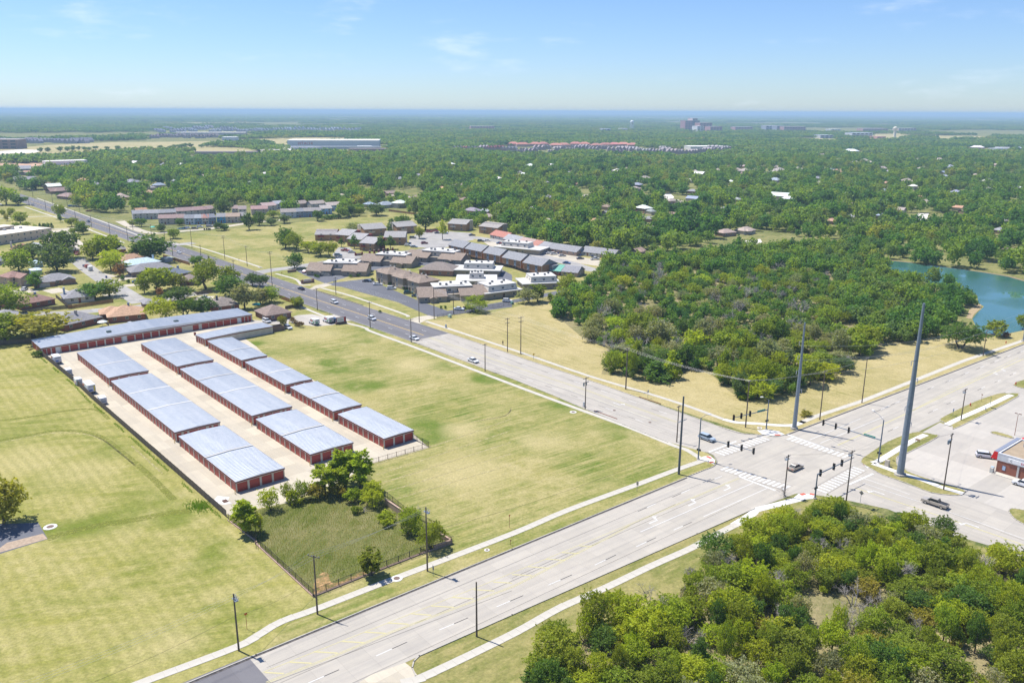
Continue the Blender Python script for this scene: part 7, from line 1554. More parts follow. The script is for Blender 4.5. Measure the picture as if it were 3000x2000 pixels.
# steel transmission poles
def steel_pole(key, n, bx, by, n2, tx, ty, label, r, arms, joint=None, base=True):
    b = q(n, bx, by); H = rise(b, *uv(n2, tx, ty)); t = thing('steel_pole', label, 'transmission pole', b, DA)
    MB().tube((0, 0, 0), (0, 0, H * .55), r, r * .72, 12).obj('lower_shaft', STEEL, t); MB().tube((0, 0, H * .545), (0, 0, H), r * .66, r * .34, 12).obj('upper_shaft', STEEL, t)
    if base: MB().tube((0, 0, -.1), (0, 0, .55), r * 1.7, r * 1.6, 16).obj('footing', KERB, t)
    at_ = []
    for f, l, sgn in arms:
        z = H * f; MB().tube((0, 0, z), (0, sgn * l, z + .25), .09, .06, 6).obj('arm', STEEL, t); st_ = MB()
        for k in range(5): st_.tube((0, sgn * l, z + .2 - k * .22), (0, sgn * l, z + .2 - k * .22 - .12), .11, n=8)
        st_.obj('insulator_string', PORCELAIN, t); at_.append(np.array((b[0] - sgn * l * math.sin(DA), b[1] + sgn * l * math.cos(DA), z - .9)))
    POLES[key] = (b, H, at_, t)
steel_pole('T1', 12, 240, 490, 8, 342, 768, 'tall grey steel transmission pole on a concrete base at the wood corner', .62, ((.83, 1.8, 1), (.70, 1.8, 1), (.56, 1.8, 1), (.36, 2.0, -1)))
steel_pole('T2', 12, 1212, 915, 8, 1425, 590, 'tallest grey steel transmission pole on the corner island', .85, ((.56, 2.4, -1), (.42, 2.4, 1), (.30, 2.4, -1), (.68, 2.4, 1)))
steel_pole('T3', 8, 2352, 940, 8, 2390, 560, 'grey steel transmission pole cut by the right edge of the picture', .62, ((.83, 1.8, 1), (.7, 1.8, 1), (.56, 1.8, 1)))
b = q(11, 1532, 905); H = rise(b, *uv(11, 1560, 190)); t = thing('steel_pole', 'dark slim steel pole beside the vacant lot corner', 'utility pole', b, DA); MB().tube((0, 0, 0), (0, 0, H), .30, .20, 10).obj('shaft', plain('weathered_steel', (.10, .115, .125), .6, .3), t); zc = rise(b, *uv(11, 1550, 415)); MB().box(-.06, .06, -1.6, 1.6, zc - .07, zc + .07).obj('crossarm', STEEL, t); [inst('insulator', INS, t, None, (0, y, zc + .08)) for y in (-1.5, -.8, .8, 1.5)]
POLES['D1'] = (b, H, [np.array((*b, zc))] * 3, t)
# wires
def wire(a, b_, sag, mat, label, group, r=.014):
    a, b_ = np.array(a, float), np.array(b_, float); pts = []
    for i in range(13):
        f = i / 12; p = a + (b_ - a) * f; p[2] -= sag * 4 * f * (1 - f); pts.append(p)
    o = MB(); c = (a + b_) / 2; o.path([p - np.array((c[0], c[1], 0)) for p in pts], r, 4); k = o.obj('power_line', mat, None, None, (c[0], c[1], 0)); tag(k, label, 'power line', group)
def span(k1, k2, label, group, n=3, mat=WIRE, sagf=.022, r=.014):
    A1, A2 = POLES[k1][2], POLES[k2][2]
    for i in range(n):
        a, b_ = A1[min(i, len(A1) - 1)], A2[min(i, len(A2) - 1)]
        if len(A1) == 1: a = a + np.array((0, 0, -.45 * i))
        if len(A2) == 1: b_ = b_ + np.array((0, 0, -.45 * i))
        wire(a, b_, float(np.linalg.norm(a - b_)) * sagf, mat, label, group, r)
P0 = POLES['p1'][0] - (POLES['p2'][0] - POLES['p1'][0]) * 2.2
tt_ = thing('utility_pole', 'wood utility pole top at the lower left edge of the mown field', 'utility pole', P0, DB); MB().tube((0, 0, 0), (0, 0, POLES['p1'][1]), .17, .12, 8).obj('shaft', WOODPOLE, tt_); MB().box(-.06, .06, -1.2, 1.2, POLES['p1'][1] - .4, POLES['p1'][1] - .28).obj('crossarm', WOODPOLE, tt_)
POLES['p0'] = (P0, POLES['p1'][1], [np.array((*P0, POLES['p1'][1]))], tt_)
for a, b_, lb in (('p0', 'p1', 'over the mown field'), ('p1', 'p2', 'between the mown field pole and the basin corner pole'), ('p2', 'p3', 'over the drainage basin')): span(a, b_, 'thin grey power line ' + lb, 'power lines ' + lb)
for a, b_, lb in (('p0', 'p1', 'low over the mown field'), ('p1', 'p2', 'low beside the basin corner'), ('p2', 'p3', 'low along the basin sidewalk')): wire((*POLES[a][0], POLES[a][1] * .62), (*POLES[b_][0], POLES[b_][1] * .62), .9, DARKWIRE, 'dark cable hung ' + lb, 'dark cables', .02)
wire((*POLES['p3'][0], POLES['p3'][1] * .62), (*POLES['D1'][0], 7.5), 1.6, DARKWIRE, 'dark cable hung over the vacant lot verge', None, .02)
ch = ['f8', 'f7', 'f5', 'f4']
for a, b_ in zip(ch[:-1], ch[1:]): span(a, b_, 'grey power line along the apartments side of the main road', 'power lines along the apartments', 3, sagf=.015)
span('f5', 'f3', 'grey power line over the dry field', 'power lines over the dry field', 3); span('f3', 'f1', 'grey power line from the dry field to the thick pole', 'power lines to the thick pole', 3); span('f1', 'f2', 'bright power line past the dark bushes', 'power lines past the dark bushes', 3, r=.013); span('f2', 'n1', 'bright power line behind the signal mast', 'power lines behind the signal mast', 3, r=.013)
for a, b_ in (('n1', 'n2'), ('n2', 'n3')): span(a, b_, 'thin power line along the dry corner field', 'power lines along the dry corner', 2)
span('T1', 'T3', 'long thin transmission line in front of the pond', 'transmission lines in front of the pond', 3, r=.02, sagf=.03); span('T1', 'n2', 'bright line drooping from the steel pole over the dry corner', 'lines drooping from the steel pole', 2, r=.013); span('T2', 's1', 'thin line from the tallest steel pole to the grass island pole', 'lines to the grass island pole', 2); span('s3', 's2', 'thin line past the tallest steel pole', 'lines past the tallest steel pole', 2, DARKWIRE); span('s4', 's3', 'dark line over the crossing', 'dark lines over the crossing', 2, DARKWIRE); span('f2', 's3', 'dark line across the crossing to the insulator pole', 'dark lines across the crossing', 2, DARKWIRE)
mc = ['m2', 'm3', 'm5', 'm7', 'm8', 'r1', 'r6', 'r5', 'r7']
for a, b_ in zip(mc[:-1], mc[1:]): span(a, b_, 'grey power line along the far stretch of road', 'power lines along the far road', 3, sagf=.015)
span('f8', 'm1', 'grey power line by the meadow', 'power lines by the meadow', 3); span('m1', 'm2', 'grey power line over the meadow edge', 'power lines over the meadow edge', 3)
# ---- traffic signals
SIGB = MB().box(-.2, .2, -.13, .13, -.75, .75); SIGB.box(-.3, .3, .13, .15, -.85, .85); SIGB = SIGB.mesh('signal_head', SIGNALBLACK)
LENS = {}
for nm_, c in (('red', (.25, .01, .01)), ('amber', (.25, .12, .01)), ('green', (.01, .15, .08))):
    l = MB(); l.tube((0, -.13, 0), (0, -.17, 0), .15, n=10); LENS[nm_] = l.mesh('lens', plain('lens_' + nm_, c, .3, .5)); 
HOOD = MB(); [HOOD.add([(.17 * math.cos(t), -.13, .17 * math.sin(t)), (.17 * math.cos(t2), -.13, .17 * math.sin(t2)), (.17 * math.cos(t2), -.36, .17 * math.sin(t2)), (.17 * math.cos(t), -.36, .17 * math.sin(t))], [(0, 1, 2, 3)]) for t, t2 in [(k * math.pi / 6, (k + 1) * math.pi / 6) for k in range(6)]]; HOOD = HOOD.mesh('hood', SIGNALBLACK)
def signal(label, n, bx, by, tx, ty, ax, ay, ex, ey, heads, face, lum=None, sign=None):
    b = q(n, bx, by); H = rise(b, *uv(n, tx, ty)); za = rise(b, *uv(n, ax, ay)); e = q(n, ex, ey, za)
    a = ang(b, e); L = float(np.linalg.norm(e - b)); t = thing('traffic_signal', label, 'traffic light', b, a)
    MB().tube((0, 0, 0), (0, 0, H), .19, .13, 10).obj('pole', SIGSTEEL, t); MB().tube((0, 0, -.05), (0, 0, .25), .42, .4, 12).obj('footing', KERB, t)
    arm = MB().tube((0, 0, za), (L, 0, za + .05), .15, .09, 8).obj('mast_arm', SIGSTEEL, t)
    for hx, hy in heads:
        p = q(n, hx, hy, za); d = float(np.linalg.norm(p - b)); s = inst('signal_head', SIGB, t, None, (d, 0, za + .05), face - a)
        for k, nm_ in enumerate(('green', 'amber', 'red')): inst('lens', LENS[nm_], s, None, (0, 0, -.47 + .47 * k)); inst('hood', HOOD, s, None, (0, 0, -.47 + .47 * k))
    if lum:
        l = q(n, *lum, H); dl = l - b; k = (math.cos(-a) * dl[0] - math.sin(-a) * dl[1], math.sin(-a) * dl[0] + math.cos(-a) * dl[1])
        MB().path([(0, 0, H - .2), (k[0] * .4, k[1] * .4, H + .6), (k[0], k[1], H + .9)], .05, 5).obj('lamp_arm', SIGSTEEL, t); MB().rbox(k[0], k[1], .8, .35, H + .82, H + 1.0, math.atan2(k[1], k[0])).obj('lamp_head', WALL, t, (.7, .7, .7))
    if sign:
        s = MB().box(-1.5, 1.5, -.03, .03, -.32, .32).obj('street_name_sign', GREENSIGN, t, None, (sign, 0, za + .12))
        for sd_ in (0, math.pi):
            k = lettering('24th Ave SE', .44, PAINT_W, s, (0, -.042 if sd_ == 0 else .042, 0), (math.pi / 2, 0, sd_))
    for sgn in (-1, 1): MB().box(-.18, .18, -.12, .12, 2.4, 2.9).obj('pedestrian_head', SIGNALBLACK, t, None, (sgn * .35, 0, 0))
signal('traffic signal mast at the vacant lot corner with three heads', 11, 1710, 770, 1738, 388, 1725, 560, 2225, 695, ((1985, 632), (2103, 668), (2213, 698)), DA + math.pi / 2, (1815, 385))
signal('traffic signal mast with green street sign at the corner by the wood', 11, 2335, 495, 2350, 222, 2338, 310, 2040, 388, ((2043, 392), (2113, 375), (2193, 355)), DB + math.pi / 2 + math.pi, (2292, 225), 2.6)
signal('traffic signal mast with green street sign on the corner island', 12, 1012, 800, 1052, 405, 1030, 590, 505, 432, ((513, 432), (622, 468), (742, 503)), DA - math.pi / 2, (962, 350), 3.0)
signal('traffic signal mast beside the thicket with horizontal arm', 12, 430, 1130, 455, 905, 455, 906, 790, 752, ((490, 895), (605, 835), (680, 802)), DB + math.pi / 2)
# ---- signs and small street things
def sign_post(label, n, x, y, h, w, hh, colr, rz=None, diamond=False, text=None, post=None, name='road_sign'):
    t = thing(name, label, 'sign', q(n, x, y), DA if rz is None else rz); MB().box(-.03, .03, -.03, .03, 0, h).obj('post', STEEL if post is None else METAL, t, post)
    m_ = MB().box(-w / 2, w / 2, -.05, -.032, -hh / 2, hh / 2); o = m_.obj('plate', METAL, t, colr, (0, 0, h - hh / 2))
    if diamond: o.rotation_euler = (0, math.pi / 4, 0)
    return t
YEL = (.65, .42, .02); GS = (.45, .45, .45)
sign_post('grey rectangular sign between sidewalk and cross road by the tall pole', 14, 1628, 585, 2.2, .5, .9, (.25, .25, .25), DB + math.pi / 2); sign_post('grey sign beside the vacant lot sidewalk', 11, 1148, 1065, 2.6, .7, 1.0, (.42, .36, .28), DB + math.pi / 2); sign_post('white speed sign beside the dry field sidewalk', 11, 1247, 205, 2.6, .7, .9, (.55, .55, .53), DA - math.pi / 2); sign_post('yellow bus stop like sign in the dry field verge', 7, 198, 1110, 2.4, .7, .7, YEL, DA - math.pi / 2, True)
sign_post('white sign with small plates by the corner ramp of the vacant lot', 11, 1800, 825, 1.4, .4, .4, (.75, .75, .75), DB); sign_post('grey warning diamond seen from behind beside the thicket road', 12, 847, 1165, 2.8, .8, .8, (.30, .27, .24), DA, True); sign_post('blue and white route sign at the tip of the long grass island', 12, 1697, 375, 2.4, .9, .8, (.3, .4, .6), DA + math.pi / 2); sign_post('small blue yard sign on the long grass island', 12, 1998, 325, 1.3, .6, .9, (.35, .42, .65), DA + math.pi / 2); sign_post('rusty sign post on the long grass island', 12, 1957, 245, 2.6, .5, .25, (.3, .12, .08), DA, post=(.25, .12, .08)); sign_post('yellow sign at the winding sidewalk', 6, 238, 345, 2.4, .6, .6, YEL, DA - math.pi / 2, True); sign_post('rust orange marker leaning in the mown field', 13, 2270, 1075, 3.2, .5, .35, (.5, .1, .02), DB, post=(.25, .06, .03)); sign_post('rust orange marker beside the vacant lot sidewalk', 10, 2328, 1395, 3.0, .4, .3, (.45, .1, .03), DB, post=(.25, .08, .04)); sign_post('small rust marker at the verge opposite the basin', 14, 2338, 300, 1.2, .3, .3, (.3, .1, .05), DB, post=(.25, .08, .04)); sign_post('small sign at the parking drive', 6, 673, 700, 1.0, .5, .5, (.2, .14, .1), DA)
sign_post('dark sign on a post beside the meadow sidewalk', 1, 2197, 1470, 2.4, .5, .8, (.1, .1, .1), DA)
# feather banner
t = thing('feather_banner', 'green feather banner with white lettering on the grass island', 'banner', (*q(12, 2035, 298), .13), DA + math.pi / 2 + .2); MB().tube((-.45, 0, 0), (-.45, 0, 3.4), .03, .015, 6).obj('pole', STEEL, t)
MB().add([(-.45, 0, .6), (.35, 0, .7), (.45, 0, 3.0), (.2, 0, 3.45), (-.45, 0, 3.35), (-.45, .02, .6), (.35, .02, .7), (.45, .02, 3.0), (.2, .02, 3.45), (-.45, .02, 3.35)], [(0, 1, 2, 3, 4), (9, 8, 7, 6, 5)]).obj('flag', METAL, t, (.03, .25, .06))
for yy in (-.01, .03): MB().box(-.15, .15, yy - .004, yy + .004, 1.0, 2.7).obj('print', METAL, t, (.5, .7, .5))
def hydrant(label, n, x, y, colr=(.5, .06, .02)):
    t = thing('fire_hydrant', label, 'hydrant', (*q(n, x, y), .1), DA); MB().lathe([(.2, 0), (.2, .08), (.14, .1), (.14, .62), (.18, .66), (.15, .8), (.05, .92), (.01, .94)], 10).obj('barrel', METAL, t, colr); MB().tube((-.24, 0, .5), (.24, 0, .5), .08, n=8).obj('outlet', METAL, t, colr)
hydrant('red hydrant on the long grass island', 12, 1858, 280); hydrant('red hydrant on the grass island at the forecourt edge', 12, 2275, 85); hydrant('small red hydrant beside the dry corner sidewalk', 8, 2185, 960)
def cabinet(label, n, x, y, w, d, h, colr, rz=None, name='utility_cabinet'):
    t = thing(name, label, 'cabinet', (*q(n, x, y), .08), DA if rz is None else rz); MB().box(-w / 2, w / 2, -d / 2, d / 2, .12, h, 0, .02).obj('housing', METAL, t, colr); MB().box(-w / 2 - .1, w / 2 + .1, -d / 2 - .1, d / 2 + .1, 0, .119).obj('pad', KERB, t); MB().box(-w * .4, w * .4, -d / 2 - .015, -d / 2 - .001, .25, h - .15).obj('cabinet_door', METAL, t, tuple(c * .85 for c in colr)); return t
cabinet('tan and grey signal control cabinet on the corner island', 12, 1092, 835, 1.0, .8, 1.7, (.45, .40, .33)); cabinet('pale green transformer box at the chain fence', 6, 1780, 720, 1.3, 1.1, 1.2, (.38, .50, .42)); cabinet('green transformer box behind the chain fence by the white suv', 6, 2352, 600, 1.3, 1.1, 1.1, (.2, .38, .33)); cabinet('grey propane tank like box behind the long storage building', 5, 1198, 792, 2.4, 1.4, 1.3, (.35, .37, .38)); cabinet('small grey meter box on the transformer pole verge', 11, 660, 285, .5, .4, 1.4, (.5, .52, .54)); cabinet('grey meter box on the dry field sidewalk', 6, 1745, 815, .5, .5, 1.3, (.3, .38, .48))
def manhole(label, n, x, y, r=.6, ring=True):
    t = thing('manhole', label, 'manhole', (*q(n, x, y), .066), 0); MB().lathe([(.01, .03), (r * .6, .03), (r * .62, .0)][::-1], 16).obj('cover', plain('manhole_iron', (.17, .12, .10), .8, .2), t)
    if ring: MB().lathe([(r * .62, .01), (r * 1.1, .01), (r * 1.15, -.06)][::-1], 16).obj('collar', CONC_NEW, t)
manhole('iron manhole in a white collar set in the basin sidewalk', 14, 1293, 608, 1.0); manhole('round manhole beside the vacant lot sidewalk', 11, 562, 335, .9); manhole('dark manhole in the concrete main road by the transformer pole', 11, 940, 320, .7, False); manhole('second dark manhole in the concrete main road', 11, 1267, 430, .7, False); manhole('pale manhole near the wood signal', 11, 2275, 480, .6); manhole('reddish manhole at the yard edge', 10, 50, 1157, .7, False); manhole('pale manhole beside the asphalt drive end', 9, 462, 1388, 1.2); manhole('small dark drain in the cross road verge', 14, 2122, 347, .5)
# bins
for i, (n, x, y, lb) in enumerate(((5, 768, 255, 'at the head of the residential street'), (5, 978, 358, 'at the kerb by the clipped hedge'), (5, 388, 440, 'beside the grey hip house garage'), (5, 905, 722, 'between the grey and orange roofed houses'), (3, 425, 1392, 'beside the parked white suv of the duplex row'), (3, 628, 1412, 'at the weathered grey duplex'), (3, 735, 1420, 'at the white pickup of the duplex row'))):
    t = thing('wheelie_bin', 'blue wheelie bin ' + lb, 'bin', q(n, x, y), rng.uniform(0, 3)); MB().box(-.33, .33, -.35, .35, .06, 1.0, 0, -.03).obj('tub', BLUE, t); MB().box(-.38, .38, -.4, .4, 1.0, 1.1).obj('lid', BLUE, t); MB().tube((-.3, .33, .12), (.3, .33, .12), .12, n=8).obj('wheel', TYRE, t)
for i, x in enumerate((1878, 1898, 1915, 1930)):
    t = thing('wheelie_bin', 'black wheelie bin in the row at the meadow edge', 'bin', q(1, x, 1172), 0, 'black bins at the meadow'); MB().box(-.4, .4, -.4, .4, .06, 1.2, 0, -.03).obj('tub', DARKMETAL, t); MB().box(-.45, .45, -.45, .45, 1.2, 1.3).obj('lid', DARKMETAL, t)
# signs in brick
t = thing('monument_sign', 'storage sign with white panel and red digit on a dark brick base', 'sign', q(6, 782, 780), DB - .1); MB().box(-2.4, 2.4, -.4, .4, 0, .9).obj('plinth', BRICKW, t, (.16, .11, .09)); MB().box(-1.9, 2.2, -.2, .2, .9, 2.9).obj('cabinet', METAL, t, (.16, .05, .05)); MB().box(-1.8, 1.2, -.24, -.205, 1.0, 2.75).obj('panel', METAL, t, (.72, .70, .68)); MB().box(1.35, 1.75, -.24, -.205, 1.05, 2.5).obj('red_digit', METAL, t, (.6, .02, .02)); lettering('TOTAL', .8, plain('sign_ink', (.12, .1, .1), .6), t, (-.3, -.25, 1.75), (math.pi / 2, 0, 0))
t = thing('monument_sign', 'brick apartment sign with pale arched panel at the winding sidewalk', 'sign', q(6, 475, 405), DA - math.pi / 2 - .1); MB().box(-2.9, 2.9, -.3, .3, 0, 1.0).obj('plinth', BRICKW, t, (.28, .17, .13)); MB().box(-2.0, 2.0, -.2, .2, 1.0, 2.1).obj('panel', METAL, t, (.55, .5, .48)); [MB().box(s - .55, s + .55, -.45, .45, 0, 2.0).obj('pillar', BRICKW, t, (.26, .16, .12)) for s in (-2.9, 2.9)]
t = thing('brick_enclosure', 'low brick wall beside the round dark tree at the side street', 'wall', q(6, 330, 305), DA - math.pi / 2); MB().box(-2.5, 2.5, -.25, .25, 0, 1.3).obj('wall_face', BRICKW, t, (.30, .2, .15)); MB().box(-2.6, 2.6, -.32, .32, 1.3, 1.42).obj('coping', WALL, t, (.4, .32, .26))
t = thing('bin_enclosure', 'brown bin enclosure behind the storage office', 'wall', q(6, 180, 840), DB); w_ = MB().box(-3, 3, -2, -1.85, 0, 1.9); w_.box(-3, 3, 1.85, 2, 0, 1.9); w_.box(-3, -2.85, -1.85, 1.85, 0, 1.9); w_.obj('wall_face', BRICKW, t, (.2, .14, .11)); MB().box(2.85, 3, -1.85, 1.85, .1, 1.8).obj('gate', METAL, t, (.16, .12, .1))
# pale awning and trampoline-like things in the gardens
for n, x, y, c, lb in ((5, 945, 805, (.62, .66, .64), 'white umbrella in the garden behind the long storage building'), (6, 5, 640, (.02, .42, .36), 'turquoise canopy beside the storage office'), (1, 1405, 1170, (.02, .42, .34), 'green awning at the corner of the town house lane')):
    t = thing('canopy', lb, 'canopy', q(n, x, y)); MB().lathe([(2.0, 2.0), (1.4, 2.35), (.7, 2.6), (.02, 2.7)], 8).obj('cloth', METAL, t, c); MB().tube((0, 0, 0), (0, 0, 2.6), .04).obj('pole', STEEL, t)
# corner store
def store():
    c0, c1 = q(12, 2090, 880), q(12, 2352, 960); e = ang(c0, c1); t = thing('corner_store', 'brick corner store with red canopy edge and flat tan roof', 'store', c0, e)
    Ls, Ws, h = 22.0, 14.0, 4.6
    MB().box(0, Ls, 0, Ws, 0, h - 1.5).obj('wall', BRICKW, t, (.30, .12, .08)); MB().box(-.1, Ls + .1, -.1, Ws + .1, h - 1.5, h + .1).obj('parapet', WALL, t, (.55, .56, .57)); MB().box(.3, Ls - .3, .3, Ws - .3, h + .1, h + .13).obj('roof', WALL, t, (.34, .27, .19))
    for x0, x1, y0, y1 in ((-.1, Ls + .1, -.12, .25), (-.1, Ls + .1, Ws - .25, Ws + .12), (-.12, .25, .25, Ws - .25)): MB().box(x0, x1, y0, y1, h + .1, h + .45).obj('coping', WALL, t, (.6, .61, .63))
    MB().add([(-.12, -.1, h - 1.4), (-.12, Ws + .1, h - 1.4), (-1.6, Ws + .1, h - 1.4), (-1.6, -.1, h - 1.4), (-.12, -.1, h + .5), (-.12, Ws + .1, h + .5), (-1.0, Ws + .1, h + .5), (-1.0, -.1, h + .5)], [(3, 2, 1, 0), (4, 5, 6, 7), (0, 4, 7, 3), (2, 6, 5, 1), (3, 7, 6, 2)]).obj('red_canopy', METAL, t, (.62, .012, .012))
    MB().box(-1.05, -.12, 0, Ws, h + .5, h + .56).obj('canopy_gutter', METAL, t, (.22, .24, .3))
    MB().box(-.1, Ls, Ws + .12, Ws + 1.2, h - 1.2, h + .5).obj('red_canopy', METAL, t, (.62, .012, .012))
    for x in (4.6, 9.4, 14.2): MB().box(x, x + .45, -.14, 0, 0, h - 1.5).obj('pilaster', WALL, t, (.5, .48, .45))
    s = MB().box(2.4, 10.5, -.24, -.1, h - 1.25, h - .25).obj('sign_band', METAL, t, (.78, .78, .78)); lettering('EXPRESS', .72, plain('sign_red', (.55, .02, .02), .5), s, (6.6, -.25, h - .75), (math.pi / 2, 0, 0)); lettering('C', .72, plain('sign_black', (.03, .03, .03), .5), s, (3.1, -.25, h - .75), (math.pi / 2, 0, 0))
    p = MB().box(1.3, 2.1, -.06, 0, .9, 2.1).obj('poster_frame', METAL, t, (.1, .13, .2)); MB().box(1.38, 2.02, -.075, -.06, .98, 2.02).obj('poster', METAL, t, (.4, .5, .65)); MB().box(Ls * .5, Ls * .9, -.05, 0, .1, 2.6).obj('shop_window', GLASS, t)
    MB().box(.0, Ls, -2.0, -.15, 0, .14).obj('store_walk', CONC_WALK, t)
    d = MB(); d.lathe([(.05, .0), (.45, .12), (.6, .3)], 12, c=(0, 0, 0)); o = d.obj('satellite_dish', WALL, t, (.75, .75, .75), (8, 6, h + .9)); o.rotation_euler = (.9, 0, .6); MB().tube((8, 6, h + .13), (8, 6, h + .95), .06).obj('dish_mount', DARKMETAL, t)
    for x, y in ((13, 8), (3, 10)): MB().box(x - .9, x + .9, y - .7, y + .7, h + .13, h + 1.2, 0, .04).obj('roof_unit', METAL, t, (.45, .46, .47))
    for k, (x, y, c) in enumerate(((-.6, -.6, (.35, .5, .62)), (-.4, -1.5, (.5, .5, .46)))): MB().box(x - .35, x + .35, y - .3, y + .3, .02, 1.3).obj('ice_box' if k == 0 else 'air_machine', METAL, t, c)
store()
t = thing('lot_lamp', 'thin rust brown forecourt lamp with two heads', 'lamp', q(12, 2265, 548), DA); MB().tube((0, 0, 0), (0, 0, 6.2), .08, .06, 8).obj('pole', METAL, t, (.3, .12, .07)); [MB().box(s - .35, s + .35, -.15, .15, 6.2, 6.35).obj('lamp_head', METAL, t, (.15, .07, .05)) for s in (-.5, .5)]
t = thing('bench_sign', 'small tan yard bench sign on the corner island', 'sign', (*q(12, 1372, 612), .13), DA); MB().box(-.6, .6, -.05, .05, .35, .9).obj('board', WALL, t, (.45, .3, .2)); [MB().box(s - .04, s + .04, -.04, .04, 0, .35).obj('leg', WALL, t, (.3, .2, .12)) for s in (-.5, .5)]
# steel plate lying in the verge
tag(MB().rbox(0, 0, 8.5, .35, 0, .12).obj('drain_inlet', plain('rust', (.16, .07, .05), .9, .1), None, None, (*q(11, 1265, 228), .02), DW), 'rusty drain inlet in the dry field verge', 'drain')
tag(MB().rbox(0, 0, 9, .3, 0, .10).obj('drain_inlet', plain('rust2', (.2, .1, .07), .9, .1), None, None, (*q(11, 860, 360), .02), DW), 'rusty drain inlet in the vacant lot verge', 'drain')
# bus stop pull-in kerb
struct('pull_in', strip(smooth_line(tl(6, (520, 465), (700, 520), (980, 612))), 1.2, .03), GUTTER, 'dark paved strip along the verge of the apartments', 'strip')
# a walker on the dry field sidewalk
def person(label, at, rz, top, legs, skin=(.35, .22, .16)):
    t = thing('person', label, 'person', (*at, .05), rz)
    me = bpy.data.meshes.new('body'); V = [(0, 0, .95), (0, 0, 1.2), (0, 0, 1.42), (0, 0, 1.52), (0, .02, 1.68), (0, .18, 1.4), (.05, .24, 1.15), (.16, .22, .95), (0, -.18, 1.4), (-.08, -.24, 1.15), (.02, -.24, .93), (0, .09, .9), (.12, .1, .5), (.02, .1, .06), (.14, .1, .03), (0, -.09, .9), (-.06, -.1, .5), (-.24, -.1, .1), (-.13, -.1, .04)]
    E_ = [(0, 1), (1, 2), (2, 3), (3, 4), (2, 5), (5, 6), (6, 7), (2, 8), (8, 9), (9, 10), (0, 11), (11, 12), (12, 13), (13, 14), (0, 15), (15, 16), (16, 17), (17, 18)]
    me.from_pydata(V, E_, []); rr_ = [.15, .15, .15, .06, .105, .07, .05, .04, .07, .05, .04, .1, .065, .05, .04, .1, .065, .05, .04]
    o = bpy.data.objects.new('body', me); col.objects.link(o); o.parent = t; o.color = (*top, 1); sk = o.modifiers.new('skin', 'SKIN'); me.skin_vertices[0].data[0].use_root = True
    for i, r_ in enumerate(rr_): me.skin_vertices[0].data[i].radius = (r_, r_)
    o.modifiers.new('sub', 'SUBSURF').render_levels = 1; me.materials.append(WALL)
    MB().lathe([(.01, .12), (.09, .08), (.115, 0), (.1, -.06)][::-1], 8).obj('hair', WALL, t, (.03, .02, .02), (0, .02, 1.72))
    MB().lathe([(.17, .0), (.17, .18), (.15, .3)], 8).obj('trousers', WALL, t, legs, (0, 0, .72))
person('person in dark clothes walking on the dry field sidewalk', q(6, 2268, 975), DA, (.06, .04, .04), (.03, .03, .05))

# ================================================================ FAR TOWN
def block_building(label, n, x0, x1, y, h, rc, wc, D=30, cat='building', name='building', strips=0, group=None):
    A_, B_ = q(n, x0, y), q(n, x1, y); L = float(np.linalg.norm(B_ - A_)); e = ang(A_, B_)
    t = thing(name, label, cat, A_, e, group); CLEAR.append((*(A_ + B_) / 2, L * .55))
    MB().box(0, L, 0, D, 0, h).obj('wall', WALL, t, wc); MB().box(-.4, L + .4, -.4, D + .4, h, h + .6).obj('roof', ROOF, t, rc)
    k = max(1, strips)
    for i in range(strips):
        for j in range(max(2, int(L / 14))):
            m_ = max(2, int(L / 14)); w = L / m_ * .6; MB().box(-w / 2, w / 2, -.15, .0, 0, h / k * .45).obj('window', GLASS, t, None, (L * (j + .5) / m_, 0, h / k * (i + .35)))
    return t
wh = block_building('long white warehouse with red lettering beyond the trees', 2, 290, 1130, 410, 15, (.78, .76, .70), (.60, .62, .66), 90)
lettering('HITACHI', 9, plain('red_letters', (.55, .06, .03), .6, .2), wh, (42, -.3, 8), (math.pi / 2, 0, 0))
block_building('low pale annex along the front of the white warehouse', 2, 320, 1150, 428, 5, (.62, .64, .66), (.45, .47, .5), 12)
block_building('dark brown low store row in front of the white warehouse', 2, 850, 1190, 455, 6, (.25, .21, .2), (.35, .25, .22), 30)
block_building('small white shop at the end of the warehouse lot', 2, 930, 1060, 425, 5, (.7, .7, .7), (.55, .35, .3), 18)
block_building('brown roofed row behind the pasture', 1, 1780, 2352, 480, 5, (.27, .23, .22), (.4, .33, .28), 25)
block_building('white warehouse at the edge of the pasture', 1, 2040, 2170, 350, 9, (.75, .75, .74), (.66, .67, .7), 40)
block_building('ribbed brown office block at the left edge', 1, -60, 165, 430, 20, (.45, .40, .36), (.25, .17, .15), 45, strips=3)
block_building('long pale roofed store behind the shopping houses', 1, 1600, 2250, 300, 8, (.72, .68, .63), (.5, .45, .42), 60)
block_building('white roofed school hall near the grey town houses', 3, 1640, 1990, 440, 8, (.78, .76, .72), (.6, .58, .54), 50)
block_building('grey roofed hall at the right edge of the trees', 4, 2100, 2210, 455, 7, (.42, .46, .5), (.55, .57, .6), 30)
block_building('low white clinic between the trees', 3, 830, 905, 270, 12, (.6, .66, .72), (.35, .38, .45), 40, strips=1)
block_building('pale roofed far hall beside the water tower', 3, 1000, 1065, 262, 10, (.75, .75, .75), (.5, .5, .52), 40)
block_building('far clinic with red brick wings', 2, 1975, 2190, 248, 14, (.72, .68, .66), (.42, .22, .2), 40, strips=2)
hsp = [(3, 1588, 1720, 255, 44, (.42, .34, .36), (.36, .19, .20)), (3, 1725, 1835, 262, 36, (.45, .38, .4), (.38, .20, .2)), (3, 1700, 1760, 272, 24, (.7, .7, .72), (.62, .6, .62)), (3, 1820, 1930, 270, 22, (.45, .4, .42), (.40, .22, .22)), (3, 1655, 1700, 255, 55, (.6, .55, .52), (.5, .42, .4))]
